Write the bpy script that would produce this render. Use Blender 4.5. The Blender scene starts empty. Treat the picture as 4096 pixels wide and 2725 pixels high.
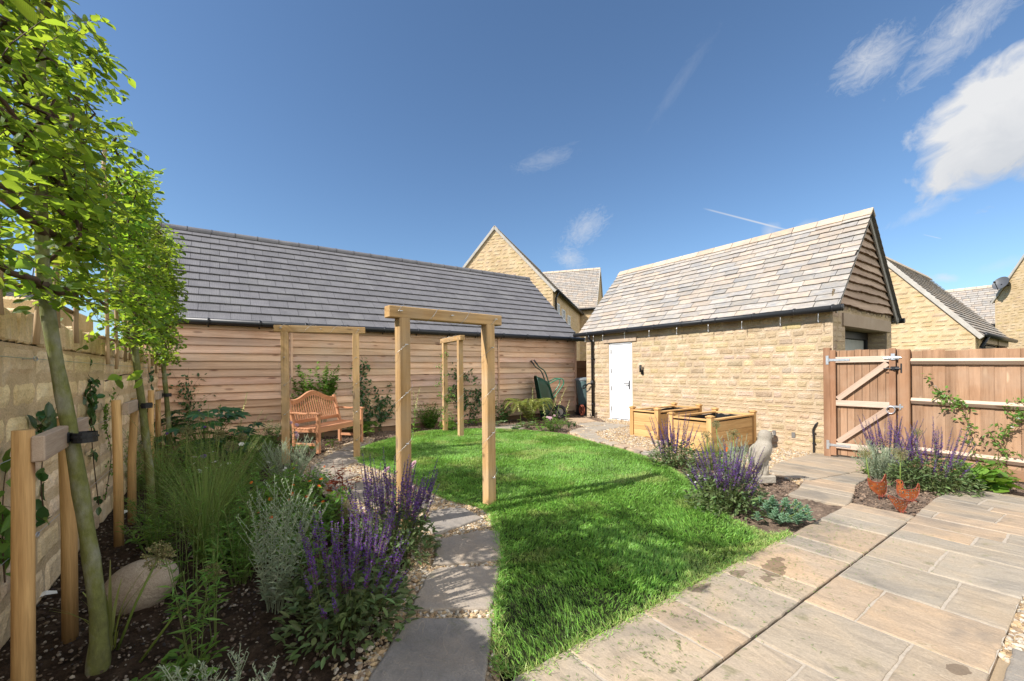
import bpy, math, random
import numpy as np
from mathutils import Vector, Matrix

rng = np.random.default_rng(7)
random.seed(7)
SC = bpy.context.scene
COL = SC.collection
R = math.radians

# ------------------------------------------------------------------ camera frame
F, YAW, HY, ROLL, HC = 1679.0, R(34.735), 1483.0, -0.0093, 1.33
CY, SY = math.cos(YAW), math.sin(YAW)

def smooth(x):
    x = np.clip(x, 0, 1)
    return x * x * (3 - 2 * x)

def gz(x, y):
    """height of the garden: level, falling gently towards the gate"""
    return -0.19 * smooth((np.asarray(x, float) - 4.9) / 3.4) * smooth((6.2 - np.asarray(y, float)) / 3.0)

def ray(u, v):
    x, y = u - 2048, v - HY
    a = -math.atan(ROLL)
    x, y = x * math.cos(a) - y * math.sin(a), x * math.sin(a) + y * math.cos(a)
    return np.array([x / F * CY + SY, -x / F * SY + CY, -y / F])

def at(u, v, z=None):
    """the point of the ground that the photograph shows at u, v"""
    d = ray(u, v)
    zz = 0.0 if z is None else z
    for _ in range(6):
        t = (zz - HC) / d[2]
        p = d * t
        if z is None:
            zz = float(gz(p[0], p[1]))
    return np.array([p[0], p[1], zz])

# ------------------------------------------------------------------ mesh builder
class MB:
    def __init__(s):
        s.v, s.q, s.t, s.c, s.u, s.n, s.ng = [], [], [], [], [], 0, []
    def add(s, v, quads=None, tris=None, col=(1, 1, 1), uv=None, ngons=None):
        v = np.asarray(v, float).reshape(-1, 3)
        k = len(v)
        if quads is not None and len(quads):
            s.q.append(np.asarray(quads, int).reshape(-1, 4) + s.n)
        if tris is not None and len(tris):
            s.t.append(np.asarray(tris, int).reshape(-1, 3) + s.n)
        if ngons:
            for g in ngons:
                s.ng.append([int(i) + s.n for i in g])
        c = np.asarray(col, float)
        if c.ndim == 1:
            c = np.tile(c, (k, 1))
        s.v.append(v); s.c.append(c)
        s.u.append(v.copy() if uv is None else np.asarray(uv, float).reshape(-1, 3))
        s.n += k
    def build(s, name, mat, parent=None, smooth_=False, loc=None):
        me = bpy.data.meshes.new(name)
        if s.n:
            v = np.concatenate(s.v)
            if loc is not None:
                v = v - np.asarray(loc)
            me.vertices.add(len(v))
            me.vertices.foreach_set('co', v.astype(np.float32).ravel())
            parts, starts, k = [], [], 0
            for arrs, w in ((s.q, 4), (s.t, 3)):
                if arrs:
                    a = np.concatenate(arrs)
                    parts.append(a.ravel()); starts.append(k + w * np.arange(len(a))); k += w * len(a)
            for g in s.ng:
                parts.append(np.array(g)); starts.append(np.array([k])); k += len(g)
            if parts:
                li = np.concatenate(parts).astype(np.int32); st = np.concatenate(starts).astype(np.int32)
                me.loops.add(len(li)); me.loops.foreach_set('vertex_index', li)
                me.polygons.add(len(st)); me.polygons.foreach_set('loop_start', st)
                me.polygons.foreach_set('use_smooth', np.full(len(st), bool(smooth_)))
            me.update(calc_edges=True)
            c = np.concatenate(s.c); c = np.concatenate([c, np.ones((len(c), 1))], 1)
            a = me.attributes.new('col', 'FLOAT_COLOR', 'POINT')
            a.data.foreach_set('color', c.astype(np.float32).ravel())
            a = me.attributes.new('uvp', 'FLOAT_VECTOR', 'POINT')
            a.data.foreach_set('vector', np.concatenate(s.u).astype(np.float32).ravel())
        o = bpy.data.objects.new(name, me)
        COL.objects.link(o)
        if mat is not None:
            me.materials.append(mat)
        if parent is not None:
            o.parent = parent
        elif loc is not None:
            o.location = loc
        return o

def tag(o, label=None, cat=None, group=None, kind=None):
    if label: o['label'] = label
    if cat: o['category'] = cat
    if group: o['group'] = group
    if kind: o['kind'] = kind
    return o

def thing(name, label, cat, loc=(0, 0, 0), rz=0.0, group=None):
    o = bpy.data.objects.new(name, None)
    o.empty_display_size = 0.1
    COL.objects.link(o)
    o.location = loc; o.rotation_euler = (0, 0, rz)
    return tag(o, label, cat, group)

def dup(o, parent=None):
    c = o.copy(); COL.objects.link(c)
    if parent is not None: c.parent = parent
    for ch in list(o.children): dup(ch, c)
    return c

def basis(d, up=(0, 0, 1)):
    d = np.asarray(d, float); d = d / np.linalg.norm(d)
    up = np.asarray(up, float)
    if abs(d @ up) > 0.98 * np.linalg.norm(up): up = np.array([1., 0, 0])
    b = np.cross(up, d); b /= np.linalg.norm(b)
    return np.stack([d, b, np.cross(d, b)], 1)       # columns: along, side, up

# chamfered box ---------------------------------------------------------------
_SG = np.array([[(i >> 2 & 1) * 2 - 1, (i >> 1 & 1) * 2 - 1, (i & 1) * 2 - 1] for i in range(8)])
def _boxtopo():
    idx = lambda c, a: c * 3 + a
    ci = {tuple(g): i for i, g in enumerate(_SG)}
    q, t = [], []
    for a in range(3):
        o1, o2 = (a + 1) % 3, (a + 2) % 3
        for s in (1, -1):
            ring = []
            for (p, r) in ((-1, -1), (1, -1), (1, 1), (-1, 1)):
                g = [0, 0, 0]; g[a] = s; g[o1] = p; g[o2] = r
                ring.append(idx(ci[tuple(g)], a))
            q.append(ring if s > 0 else ring[::-1])
    for a in range(3):                       # edges along axis a
        o1, o2 = (a + 1) % 3, (a + 2) % 3
        for s1 in (1, -1):
            for s2 in (1, -1):
                g0 = [0, 0, 0]; g0[a] = -1; g0[o1] = s1; g0[o2] = s2
                g1 = list(g0); g1[a] = 1
                c0, c1 = ci[tuple(g0)], ci[tuple(g1)]
                r = [idx(c0, o1), idx(c0, o2), idx(c1, o2), idx(c1, o1)]
                q.append(r[::-1] if s1 * s2 > 0 else r)
    for i, g in enumerate(_SG):
        r = [idx(i, 0), idx(i, 1), idx(i, 2)]
        t.append(r if g.prod() > 0 else r[::-1])
    return np.array(q), np.array(t)
_BQ, _BT = _boxtopo()

def box(mb, c, size, M=None, b=0.004, col=(1, 1, 1), grain=None, jit=0.0):
    """chamfered box; M columns are the box axes; grain = axis the wood runs along"""
    h = np.asarray(size, float) / 2
    b = min(b, h.min() * 0.6)
    v = np.zeros((24, 3))
    for i, g in enumerate(_SG):
        for a in range(3):
            p = g * (h - b); p[a] = g[a] * h[a]
            v[i * 3 + a] = p
    g = int(np.argmax(h)) if grain is None else grain
    uv = v[:, [g, (g + 1) % 3, (g + 2) % 3]] + rng.uniform(-20, 20, 3)
    if jit: v = v + rng.normal(0, jit, v.shape)
    w = v if M is None else v @ np.asarray(M, float).T
    mb.add(w + np.asarray(c, float), _BQ, _BT, col, uv)

def beam(mb, p0, p1, w, h, up=(0, 0, 1), b=0.004, col=(1, 1, 1)):
    p0, p1 = np.asarray(p0, float), np.asarray(p1, float)
    M = basis(p1 - p0, up)
    box(mb, (p0 + p1) / 2, (np.linalg.norm(p1 - p0), w, h), M, b, col, grain=0)

def tube(mb, pts, rad, n=6, col=(1, 1, 1), cap=True):
    pts = np.asarray(pts, float); m = len(pts)
    rad = np.full(m, rad, float) if np.ndim(rad) == 0 else np.asarray(rad, float)
    T = np.gradient(pts, axis=0); T /= np.linalg.norm(T, axis=1)[:, None] + 1e-12
    ref = np.array([0, 0, 1.]) if abs(T[:, 2]).mean() < 0.8 else np.array([1., 0, 0])
    B = np.cross(ref, T); B /= np.linalg.norm(B, axis=1)[:, None] + 1e-12
    N = np.cross(T, B)
    a = np.linspace(0, 2 * np.pi, n, endpoint=False)
    v = pts[:, None] + rad[:, None, None] * (np.cos(a)[None, :, None] * B[:, None] + np.sin(a)[None, :, None] * N[:, None])
    L = np.concatenate([[0], np.cumsum(np.linalg.norm(np.diff(pts, axis=0), axis=1))])
    off = rng.uniform(-20, 20, 3)
    uv = np.stack([np.repeat(L, n), np.tile(np.cos(a), m) * np.repeat(rad, n), np.tile(np.sin(a), m) * np.repeat(rad, n)], 1) + off
    i = np.arange(m - 1)[:, None] * n; j = np.arange(n)[None]; k = (j + 1) % n
    q = np.stack([i + j, i + k, i + n + k, i + n + j], -1).reshape(-1, 4)
    c = np.asarray(col, float)
    if c.ndim == 2: c = np.repeat(c, n, 0)
    mb.add(v.reshape(-1, 3), q, None, c, uv, ngons=[list(range(n))[::-1], list(range((m - 1) * n, m * n))] if cap else None)

def loft(mb, secs, n=20, col=(1, 1, 1), cap=True, power=2.0):
    """secs: (cx, cy, cz, rx, ry[, rot]) stacked superellipses"""
    a = np.linspace(0, 2 * np.pi, n, endpoint=False)
    ca, sa = np.cos(a), np.sin(a)
    ex = np.sign(ca) * np.abs(ca) ** (2 / power); ey = np.sign(sa) * np.abs(sa) ** (2 / power)
    V = []
    for s in secs:
        r = s[5] if len(s) > 5 else 0.0
        x, y = ex * s[3], ey * s[4]
        V.append(np.stack([s[0] + x * math.cos(r) - y * math.sin(r), s[1] + x * math.sin(r) + y * math.cos(r), np.full(n, s[2])], 1))
    m = len(secs)
    i = np.arange(m - 1)[:, None] * n; j = np.arange(n)[None]; k = (j + 1) % n
    q = np.stack([i + j, i + k, i + n + k, i + n + j], -1).reshape(-1, 4)
    mb.add(np.concatenate(V), q, None, col, None, ngons=[list(range(n))[::-1], list(range((m - 1) * n, m * n))] if cap else None)

# leaves ----------------------------------------------------------------------
def _tmpl(kind):
    if kind == 'simple':       # base, left, tip, right, mid
        v = [(0, 0, 0), (-.5, .45, .06), (0, 1, -.06), (.5, .45, .06), (0, .5, -.02)]
        return np.array(v), np.array([[0, 4, 2, 1], [0, 3, 2, 4]])
    if kind == 'oval':         # rounder leaf with a folded rib
        v = [(0, 0, 0), (-.36, .22, .05), (-.5, .52, .07), (-.3, .82, .02), (0, 1, -.1), (.3, .82, .02), (.5, .52, .07), (.36, .22, .05), (0, .3, -.01), (0, .68, -.03)]
        return np.array(v), np.array([[0, 8, 2, 1], [8, 9, 3, 2], [9, 4, 3, 3], [0, 7, 6, 8], [8, 6, 5, 9], [9, 5, 4, 4]])
    if kind == 'blade':        # long arching strap
        v = [(-.5, 0, 0), (.5, 0, 0), (-.45, .35, .1), (.45, .35, .1), (-.3, .7, .08), (.3, .7, .08), (0, 1, -.1)]
        return np.array(v), np.array([[0, 1, 3, 2], [2, 3, 5, 4], [4, 5, 6, 6]])
    if kind == 'petal':
        v = [(0, 0, 0), (-.5, .7, .1), (0, 1, .15), (.5, .7, .1)]
        return np.array(v), np.array([[0, 3, 2, 1]])
_TM = {k: _tmpl(k) for k in ('simple', 'oval', 'blade', 'petal')}

def unit(a):
    return a / (np.linalg.norm(a, axis=-1, keepdims=True) + 1e-12)

def leaves(mb, pos, dirs, nrm, L, W, col, kind='simple'):
    """many leaves: base position, direction to the tip, upper-side normal, length, width"""
    pos = np.asarray(pos, float); n = len(pos)
    if n == 0: return
    T = unit(np.asarray(dirs, float)); B = unit(np.cross(T, np.asarray(nrm, float))); N = np.cross(B, T)
    L = np.broadcast_to(np.asarray(L, float), (n,)); W = np.broadcast_to(np.asarray(W, float), (n,))
    tv, tq = _TM[kind]; k = len(tv)
    V = pos[:, None] + (tv[None, :, 1] * L[:, None])[..., None] * T[:, None] + (tv[None, :, 0] * W[:, None])[..., None] * B[:, None] + (tv[None, :, 2] * L[:, None])[..., None] * N[:, None]
    col = np.asarray(col, float)
    if col.ndim == 1: col = np.tile(col, (n, 1))
    full = tq[(tq[:, 2] != tq[:, 3])]; tri = tq[(tq[:, 2] == tq[:, 3])][:, :3]
    off = (np.arange(n) * k)[:, None, None]
    mb.add(V.reshape(-1, 3), (full[None] + off).reshape(-1, 4), (tri[None] + off).reshape(-1, 3) if len(tri) else None,
           np.repeat(col, k, 0), np.tile(np.stack([tv[:, 1], tv[:, 0], tv[:, 2]], 1), (n, 1)))

def tint(n, s=0.18, hue=0.06):
    b = rng.normal(1, s, (n, 1)).clip(.45, 1.7)
    return b * (1 + rng.normal(0, hue, (n, 3))).clip(.6, 1.5)

def vnoise(p, seed=0):
    """cheap smooth value noise, p (n,2)"""
    p = np.asarray(p, float); i = np.floor(p).astype(np.int64); f = p - i; f = f * f * (3 - 2 * f)
    def h(a, b):
        k = (a * 374761393 + b * 668265263 + seed * 974634) & 0x7fffffff
        k = ((k ^ (k >> 13)) * 1274126177) & 0x7fffffff
        return ((k ^ (k >> 16)) % 100003) / 100003.0
    a, b = i[:, 0], i[:, 1]
    return (h(a, b) * (1 - f[:, 0]) + h(a + 1, b) * f[:, 0]) * (1 - f[:, 1]) + (h(a, b + 1) * (1 - f[:, 0]) + h(a + 1, b + 1) * f[:, 0]) * f[:, 1]
def fbm(p, seed=0, o=4):
    p = np.asarray(p, float); s = 0; a = .5
    for k in range(o):
        s = s + a * vnoise(p * 2 ** k, seed + k); a *= .5
    return s

# polygons --------------------------------------------------------------------
def inside(poly, pts):
    poly = np.asarray(poly); x, y = pts[:, 0], pts[:, 1]
    r = np.zeros(len(pts), bool); j = len(poly) - 1
    for i in range(len(poly)):
        xi, yi, xj, yj = poly[i, 0], poly[i, 1], poly[j, 0], poly[j, 1]
        with np.errstate(divide='ignore', invalid='ignore'):
            r ^= ((yi > y) != (yj > y)) & (x < (xj - xi) * (y - yi) / (yj - yi + 1e-15) + xi)
        j = i
    return r

def edge_dist(poly, pts):
    poly = np.asarray(poly)[:, :2]; d = np.full(len(pts), 1e9)
    for i in range(len(poly)):
        a, b = poly[i - 1], poly[i]; ab = b - a
        t = np.clip(((pts - a) @ ab) / (ab @ ab + 1e-12), 0, 1)
        d = np.minimum(d, np.linalg.norm(pts - a - t[:, None] * ab, axis=1))
    return d

def spline(pts, per=6, closed=False):
    p = np.asarray(pts, float); n = len(p); out = []
    for i in range(n if closed else n - 1):
        p0, p1, p2, p3 = (p[(i - 1) % n], p[i], p[(i + 1) % n], p[(i + 2) % n]) if closed else (p[max(i - 1, 0)], p[i], p[i + 1], p[min(i + 2, n - 1)])
        for t in np.linspace(0, 1, per, endpoint=False):
            out.append(.5 * (2 * p1 + (p2 - p0) * t + (2 * p0 - 5 * p1 + 4 * p2 - p3) * t * t + (3 * p1 - p0 - 3 * p2 + p3) * t ** 3))
    if not closed: out.append(p[-1])
    return np.array(out)

def clip_cell(poly, x0, x1, y0, y1):
    out = [tuple(p[:2]) for p in poly]
    for ax, val, keep in ((0, x0, 1), (0, x1, -1), (1, y0, 1), (1, y1, -1)):
        res = []
        for i in range(len(out)):
            a, b = out[i - 1], out[i]
            ia, ib = (a[ax] - val) * keep >= 0, (b[ax] - val) * keep >= 0
            if ia != ib:
                t = (val - a[ax]) / (b[ax] - a[ax]); res.append((a[0] + t * (b[0] - a[0]), a[1] + t * (b[1] - a[1])))
            if ib: res.append(b)
        out = res
        if not out: return []
    return out

def sheet(mb, poly, dz, cell=0.12, col=(1, 1, 1)):
    """a thin surface following the ground inside poly (small clipped cells)"""
    poly = np.asarray(poly)[:, :2]
    x0, y0 = poly.min(0); x1, y1 = poly.max(0)
    for i in range(int((x1 - x0) / cell) + 1):
        for j in range(int((y1 - y0) / cell) + 1):
            a, b = x0 + i * cell, y0 + j * cell
            cs = np.array([(a, b), (a + cell, b), (a + cell, b + cell), (a, b + cell)])
            ins = inside(poly, cs)
            if ins.all() and edge_dist(poly, cs).min() > cell * .8: g = cs
            else:
                g = clip_cell(poly, a, a + cell, b, b + cell)
                if len(g) < 3: continue
                g = np.array(g)
                ar = 0.5 * np.sum(g[:, 0] * np.roll(g[:, 1], -1) - g[:, 1] * np.roll(g[:, 0], -1))
                if abs(ar) < 1e-6: continue
                if ar < 0: g = g[::-1]
            z = gz(g[:, 0], g[:, 1]) + dz
            mb.add(np.column_stack([g, z]), None, None, col, ngons=[list(range(len(g)))])

def slab(mb, poly, top=0.0, th=0.045, col=(1, 1, 1), chip=0.004, tilt=0.002):
    """one riven flagstone: chipped outline, eased top edge, its own tilt"""
    g = np.asarray(poly, float)[:, :2]
    ar = 0.5 * np.sum(g[:, 0] * np.roll(g[:, 1], -1) - g[:, 1] * np.roll(g[:, 0], -1))
    if abs(ar) < 0.004: return
    if ar < 0: g = g[::-1]
    pts = []
    for i in range(len(g)):
        a, b = g[i], g[(i + 1) % len(g)]; d = np.linalg.norm(b - a)
        k = max(1, int(d / 0.05))
        for t in np.arange(k) / k: pts.append(a + (b - a) * t)
    p = np.array(pts); n = len(p); cen = p.mean(0)
    p = p + rng.normal(0, chip, p.shape)
    nin = unit(cen - p)
    tl = rng.normal(0, tilt, 2)
    def ring(ins, dz):
        q = p + nin * ins
        return np.column_stack([q, gz(q[:, 0], q[:, 1]) + top + dz + (q - cen) @ tl])
    V = np.concatenate([ring(0.014, 0.0), ring(0.0045, -0.003), ring(0.0, -0.010), ring(-0.002, -th)])
    j = np.arange(n); k = (j + 1) % n; q = []
    for r in range(3):
        q.append(np.stack([(r + 1) * n + j, (r + 1) * n + k, r * n + k, r * n + j], 1))
    off = rng.uniform(-30, 30, 3); off[2] = 0
    mb.add(V, np.concatenate(q), None, col, V + off, ngons=[list(range(n))])

SUN_E, SKY_S, EXPO, SKY_TINT, CLOUD_V = 4.6, 0.15, 0.74, (.56, .625, .655), 3.3
FILL_BANK = 7.0
AIR, DUST, OZ = 1.0, .55, 3.2
#        u     v    ru   rv  ang  sc  thr  soft amt seed stretch wisp
CLOUDS = [(4120, 440, 10.5, 7.4, 25, 19, .27, .26, 1.0, 3.3, 1.3, False),
          (3850, 110, 9, 3.6, 38, 34, .44, .8, .6, 4.1, 1.7, True),
          (3480, 240, 5.2, 3.6, 20, 40, .38, .75, .62, 7.7, 1.4, True),
          (2340, 915, 6.5, 3.6, 35, 60, .46, .8, .45, 2.2, 1.5, True),
          (2280, 1035, 4.2, 2.6, -20, 70, .44, .75, .48, 5.0, 1.4, True),
          (2180, 640, 8, 2.4, 12, 60, .48, .8, .22, 9.0, 2.6, True),
          (3080, 925, 1.6, 1.3, 40, 30, .30, .6, .38, 3.1, 1.4, False),
          (3230, 905, 1.8, 1.1, 10, 30, .30, .6, .38, 6.3, 1.6, False),
          (3720, 830, 6, 1.3, 24, 24, .40, .6, .36, 8.8, 2.4, True),
          (3780, 1112, 1.6, .6, -12, 40, .25, .6, .5, 1.9, 1.8, True),
          (2720, 330, 10, 1.6, 48, 40, .48, .8, .08, 2.9, 3.0, True),
          (4000, 1060, 3, 1.0, 15, 26, .40, .6, .2, 4.4, 2.0, False)]

# ------------------------------------------------------------------ materials
class NT:
    def __init__(s, name):
        s.m = bpy.data.materials.new(name); s.m.use_nodes = True
        s.t = s.m.node_tree; s.t.nodes.clear()
        s.out = s.t.nodes.new('ShaderNodeOutputMaterial')
    def n(s, typ, _in=None, **kw):
        nd = s.t.nodes.new('ShaderNode' + typ)
        for k, v in kw.items(): setattr(nd, k, v)
        for k, v in (_in or {}).items():
            sk = nd.inputs[k]
            if hasattr(v, 'is_output') or isinstance(v, bpy.types.NodeSocket): s.t.links.new(v, sk)
            else: sk.default_value = v
        return nd
    def attr(s, name): return s.n('Attribute', attribute_name=name)
    def scale(s, vec, xyz): return s.n('VectorMath', {0: vec, 1: xyz}, operation='MULTIPLY').outputs[0]
    def noise(s, vec, sc, det=4, rough=.55, dist=0.0): return s.n('TexNoise', {'Vector': vec, 'Scale': sc, 'Detail': det, 'Roughness': rough, 'Distortion': dist}).outputs[0]
    def ramp(s, fac, stops, interp='LINEAR'):
        r = s.n('ValToRGB', {'Fac': fac}); r.color_ramp.interpolation = interp
        e = r.color_ramp.elements
        while len(e) < len(stops): e.new(0.5)
        for el, (p, c) in zip(e, stops):
            el.position = p; el.color = (c, c, c, 1) if np.ndim(c) == 0 else (*c, 1)
        return r.outputs[0]
    def mix(s, fac, a, b, mode='MIX'):
        nd = s.n('Mix', data_type='RGBA', blend_type=mode)
        for i, v in ((0, fac), (6, a), (7, b)):
            if isinstance(v, bpy.types.NodeSocket): s.t.links.new(v, nd.inputs[i])
            else: nd.inputs[i].default_value = v if np.ndim(v) == 0 else (*v, 1)
        return nd.outputs[2]
    def math(s, op, a, b=0.0, c=0.0):
        nd = s.n('Math', operation=op)
        for i, v in enumerate((a, b, c)):
            if isinstance(v, bpy.types.NodeSocket): s.t.links.new(v, nd.inputs[i])
            else: nd.inputs[i].default_value = v
        return nd.outputs[0]
    def bump(s, h, st, dist=.01): return s.n('Bump', {'Height': h, 'Strength': st, 'Distance': dist}).outputs[0]
    def done(s, col, rough=.8, bump=None, spec=.3, metal=0.0, trans=None, tfac=.4, alpha=None):
        p = s.n('BsdfPrincipled', {'Roughness': rough, 'Metallic': metal, 'Specular IOR Level': spec})
        if isinstance(col, bpy.types.NodeSocket): s.t.links.new(col, p.inputs['Base Color'])
        else: p.inputs['Base Color'].default_value = (*col, 1)
        if bump is not None: s.t.links.new(bump, p.inputs['Normal'])
        o = p.outputs[0]
        if trans is not None:
            tr = s.n('BsdfTranslucent', {'Color': trans})
            o = s.n('MixShader', {0: tfac, 1: o, 2: tr.outputs[0]}).outputs[0]
        if alpha is not None:
            tp = s.n('BsdfTransparent')
            o = s.n('MixShader', {0: alpha, 1: tp.outputs[0], 2: o}).outputs[0]
        s.t.links.new(o, s.out.inputs[0])
        return s.m

def m_wood(name, c1, c2, knotc, rough=.75, knots=.5, sc=1.0, weather=None):
    t = NT(name); a = t.attr('uvp').outputs['Vector']
    big = t.noise(t.scale(a, (.9 * sc, 9 * sc, 9 * sc)), 1.0, 3, .5, .6)
    grain = t.noise(t.scale(a, (1.6 * sc, 42 * sc, 42 * sc)), 1.0, 4, .6, .8)
    fine = t.noise(t.scale(a, (12 * sc, 300 * sc, 300 * sc)), 1.0, 2)
    f = t.math('ADD', t.math('MULTIPLY', big, .6), t.math('MULTIPLY', grain, .4))
    col = t.ramp(f, [(.40, c2), (.60, c1)])
    col = t.mix(.35, col, t.ramp(fine, [(.3, .6), (.7, 1.15)]), 'MULTIPLY')
    vo = t.n('TexVoronoi', {'Vector': t.scale(a, (2.6 * sc, 8.5 * sc, 8.5 * sc)), 'Scale': 1.0, 'Randomness': 1.0})
    k = t.ramp(vo.outputs['Distance'], [(.0, 1.0), (.10, .9), (.19, 0.0)])
    pick = t.ramp(vo.outputs['Color'], [(1 - knots - .02, 0.0), (1 - knots + .02, 1.0)])
    k = t.math('MULTIPLY', k, pick)
    col = t.mix(t.math('MULTIPLY', k, .9), col, knotc)
    if weather is not None:
        g = t.n('NewGeometry').outputs['Position']
        wn = t.noise(g, 2.3, 5, .6)
        col = t.mix(t.ramp(wn, [(.42, 0.0), (.72, .6)]), col, weather)
    col = t.mix(1.0, col, t.attr('col').outputs['Color'], 'MULTIPLY')
    h = t.math('ADD', grain, t.math('MULTIPLY', k, -.6))
    return t.done(col, rough, t.bump(h, .35, .004), .2)

def m_stone(name, c1, c2, c3, sc=1.0, bump=.6, fine=70):
    t = NT(name); p = t.n('NewGeometry').outputs['Position']
    n1 = t.noise(p, 5 * sc, 5, .6); n2 = t.noise(p, fine * sc, 4, .65); n3 = t.noise(p, 1.1 * sc, 3)
    col = t.ramp(n1, [(.3, c2), (.55, c1), (.78, c3)])
    col = t.mix(.55, col, t.ramp(n2, [(.28, .55), (.5, 1.0), (.75, 1.25)]), 'MULTIPLY')
    col = t.mix(.3, col, t.ramp(n3, [(.3, .75), (.7, 1.15)]), 'MULTIPLY')
    col = t.mix(1.0, col, t.attr('col').outputs['Color'], 'MULTIPLY')
    vo = t.n('TexVoronoi', {'Vector': p, 'Scale': 38 * sc}).outputs['Distance']
    h = t.math('ADD', n2, t.math('MULTIPLY', vo, .7))
    return t.done(col, .92, t.bump(h, bump, .012), .12)

def m_slate(name, c, rough=.55, wave=True):
    t = NT(name); a = t.attr('uvp').outputs['Vector']
    n1 = t.noise(a, 3.5, 4, .6); n2 = t.noise(t.scale(a, (18, 60, 18)), 1.0, 4, .6, 1.2)
    col = t.ramp(n1, [(.3, [x * .85 for x in c]), (.7, [x * 1.12 for x in c])])
    col = t.mix(.35, col, t.ramp(n2, [(.3, .7), (.7, 1.25)]), 'MULTIPLY')
    gp_ = t.n('NewGeometry').outputs['Position']; li = t.noise(gp_, 1.3, 5, .65)
    col = t.mix(t.ramp(li, [(.5, 0.0), (.75, .35)]), col, (.27, .265, .25))
    col = t.mix(1.0, col, t.attr('col').outputs['Color'], 'MULTIPLY')
    w = t.n('TexWave', {'Vector': t.scale(a, (9, 2.2, 1)), 'Scale': 1.0, 'Distortion': 7.0, 'Detail': 3.0, 'Detail Scale': 1.2}).outputs['Fac']
    return t.done(col, rough, t.bump(t.math('ADD', t.math('MULTIPLY', w, .6), n2), .3, .006), .35)

def m_riven(name):
    """riven stone roof tile: streaked buff and grey"""
    t = NT(name); a = t.attr('uvp').outputs['Vector']
    n1 = t.noise(a, 4.0, 5, .62, .8); n2 = t.noise(a, 45, 4, .6); n3 = t.noise(t.scale(a, (3, 9, 3)), 1.0, 4, .6, 1.5)
    col = t.mix(t.ramp(n1, [(.40, 0.0), (.64, 1.0)]), (.37, .32, .265), (.28, .262, .248))
    col = t.mix(t.ramp(n3, [(.5, 0.0), (.72, .7)]), col, (.45, .415, .365))
    col = t.mix(.35, col, t.ramp(n2, [(.3, .7), (.7, 1.2)]), 'MULTIPLY')
    col = t.mix(1.0, col, t.attr('col').outputs['Color'], 'MULTIPLY')
    return t.done(col, .8, t.bump(t.math('ADD', n1, t.math('MULTIPLY', n2, .4)), .5, .012), .2)

def m_paving(name):
    t = NT(name); a = t.attr('uvp').outputs['Vector']; p = t.n('NewGeometry').outputs['Position']
    n1 = t.noise(a, 2.2, 5, .6, .7); st = t.noise(t.scale(a, (5.5, 2.6, 1)), 1.0, 6, .66, 1.2); n2 = t.noise(a, 90, 4, .65)
    col = t.ramp(n1, [(.3, (.315, .272, .222)), (.5, (.355, .298, .23)), (.7, (.395, .312, .222))])
    col = t.mix(.5, col, t.ramp(st, [(.28, .78), (.5, 1.0), (.72, 1.15)]), 'MULTIPLY')
    col = t.mix(.5, col, t.ramp(n2, [(.3, .72), (.7, 1.2)]), 'MULTIPLY')
    col = t.mix(1.0, col, t.attr('col').outputs['Color'], 'MULTIPLY')
    # thin riven edges: contour lines of a smooth noise
    c = t.noise(t.scale(a, (2.4, 1.1, 1)), 1.6, 3, .5, .9)
    saw = t.math('FRACT', t.math('MULTIPLY', c, 7.0))
    line = t.ramp(saw, [(.0, 1.0), (.05, 0.0), (.97, 0.0)])
    col = t.mix(t.math('MULTIPLY', line, .5), col, (.52, .42, .30))
    # moss smears and grass juice where the mower turned, dried dirt
    ms = t.noise(p, 6.5, 4, .65, .4)
    col = t.mix(t.ramp(ms, [(.61, 0.0), (.72, .5)]), col, (.15, .15, .065))
    dk = t.noise(p, 1.7, 4, .6, .5)
    col = t.mix(t.ramp(dk, [(.53, 0.0), (.68, .6)]), col, (.165, .15, .13))
    # wet splashes with their own outline
    for (x, y, rx, ry, ang) in WET:
        d = t.n('VectorMath', {0: p, 1: (x, y, 0)}, operation='SUBTRACT').outputs[0]
        r = t.n('VectorRotate', {'Vector': d, 'Angle': ang}, rotation_type='Z_AXIS').outputs[0]
        r = t.scale(r, (1 / rx, 1 / ry, 0.0))
        ln = t.n('VectorMath', {0: r}, operation='LENGTH').outputs['Value']
        wob = t.noise(p, 11, 3, .6)
        w = t.ramp(t.math('ADD', ln, t.math('MULTIPLY', wob, 1.6)), [(.0, 1.0), (1 / 3.2, 1.0)]) if False else None
        m = t.math('LESS_THAN', t.math('ADD', ln, t.math('MULTIPLY', wob, 1.5)), 1.45)
        col = t.mix(t.math('MULTIPLY', m, .62), col, (.10, .065, .04))
    h = t.math('ADD', t.math('MULTIPLY', saw, -.35), t.math('ADD', t.math('MULTIPLY', st, .8), t.math('MULTIPLY', n2, .22)))
    return t.done(col, .78, t.bump(h, .8, .014), .25)

def m_soil(name):
    t = NT(name); p = t.n('NewGeometry').outputs['Position']
    n1 = t.noise(p, 14, 6, .7); n2 = t.noise(p, 90, 5, .7); n3 = t.noise(p, .8, 3)
    col = t.ramp(n1, [(.3, (.042, .032, .025)), (.55, (.115, .085, .063)), (.75, (.20, .155, .115))])
    col = t.mix(.6, col, t.ramp(n2, [(.3, .5), (.62, 1.15), (.78, 1.9)]), 'MULTIPLY')
    col = t.mix(.4, col, t.ramp(n3, [(.35, .75), (.65, 1.15)]), 'MULTIPLY')
    col = t.mix(1.0, col, t.attr('col').outputs['Color'], 'MULTIPLY')
    return t.done(col, .97, t.bump(t.math('ADD', n1, t.math('MULTIPLY', n2, .5)), .9, .03), .08)

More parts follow.
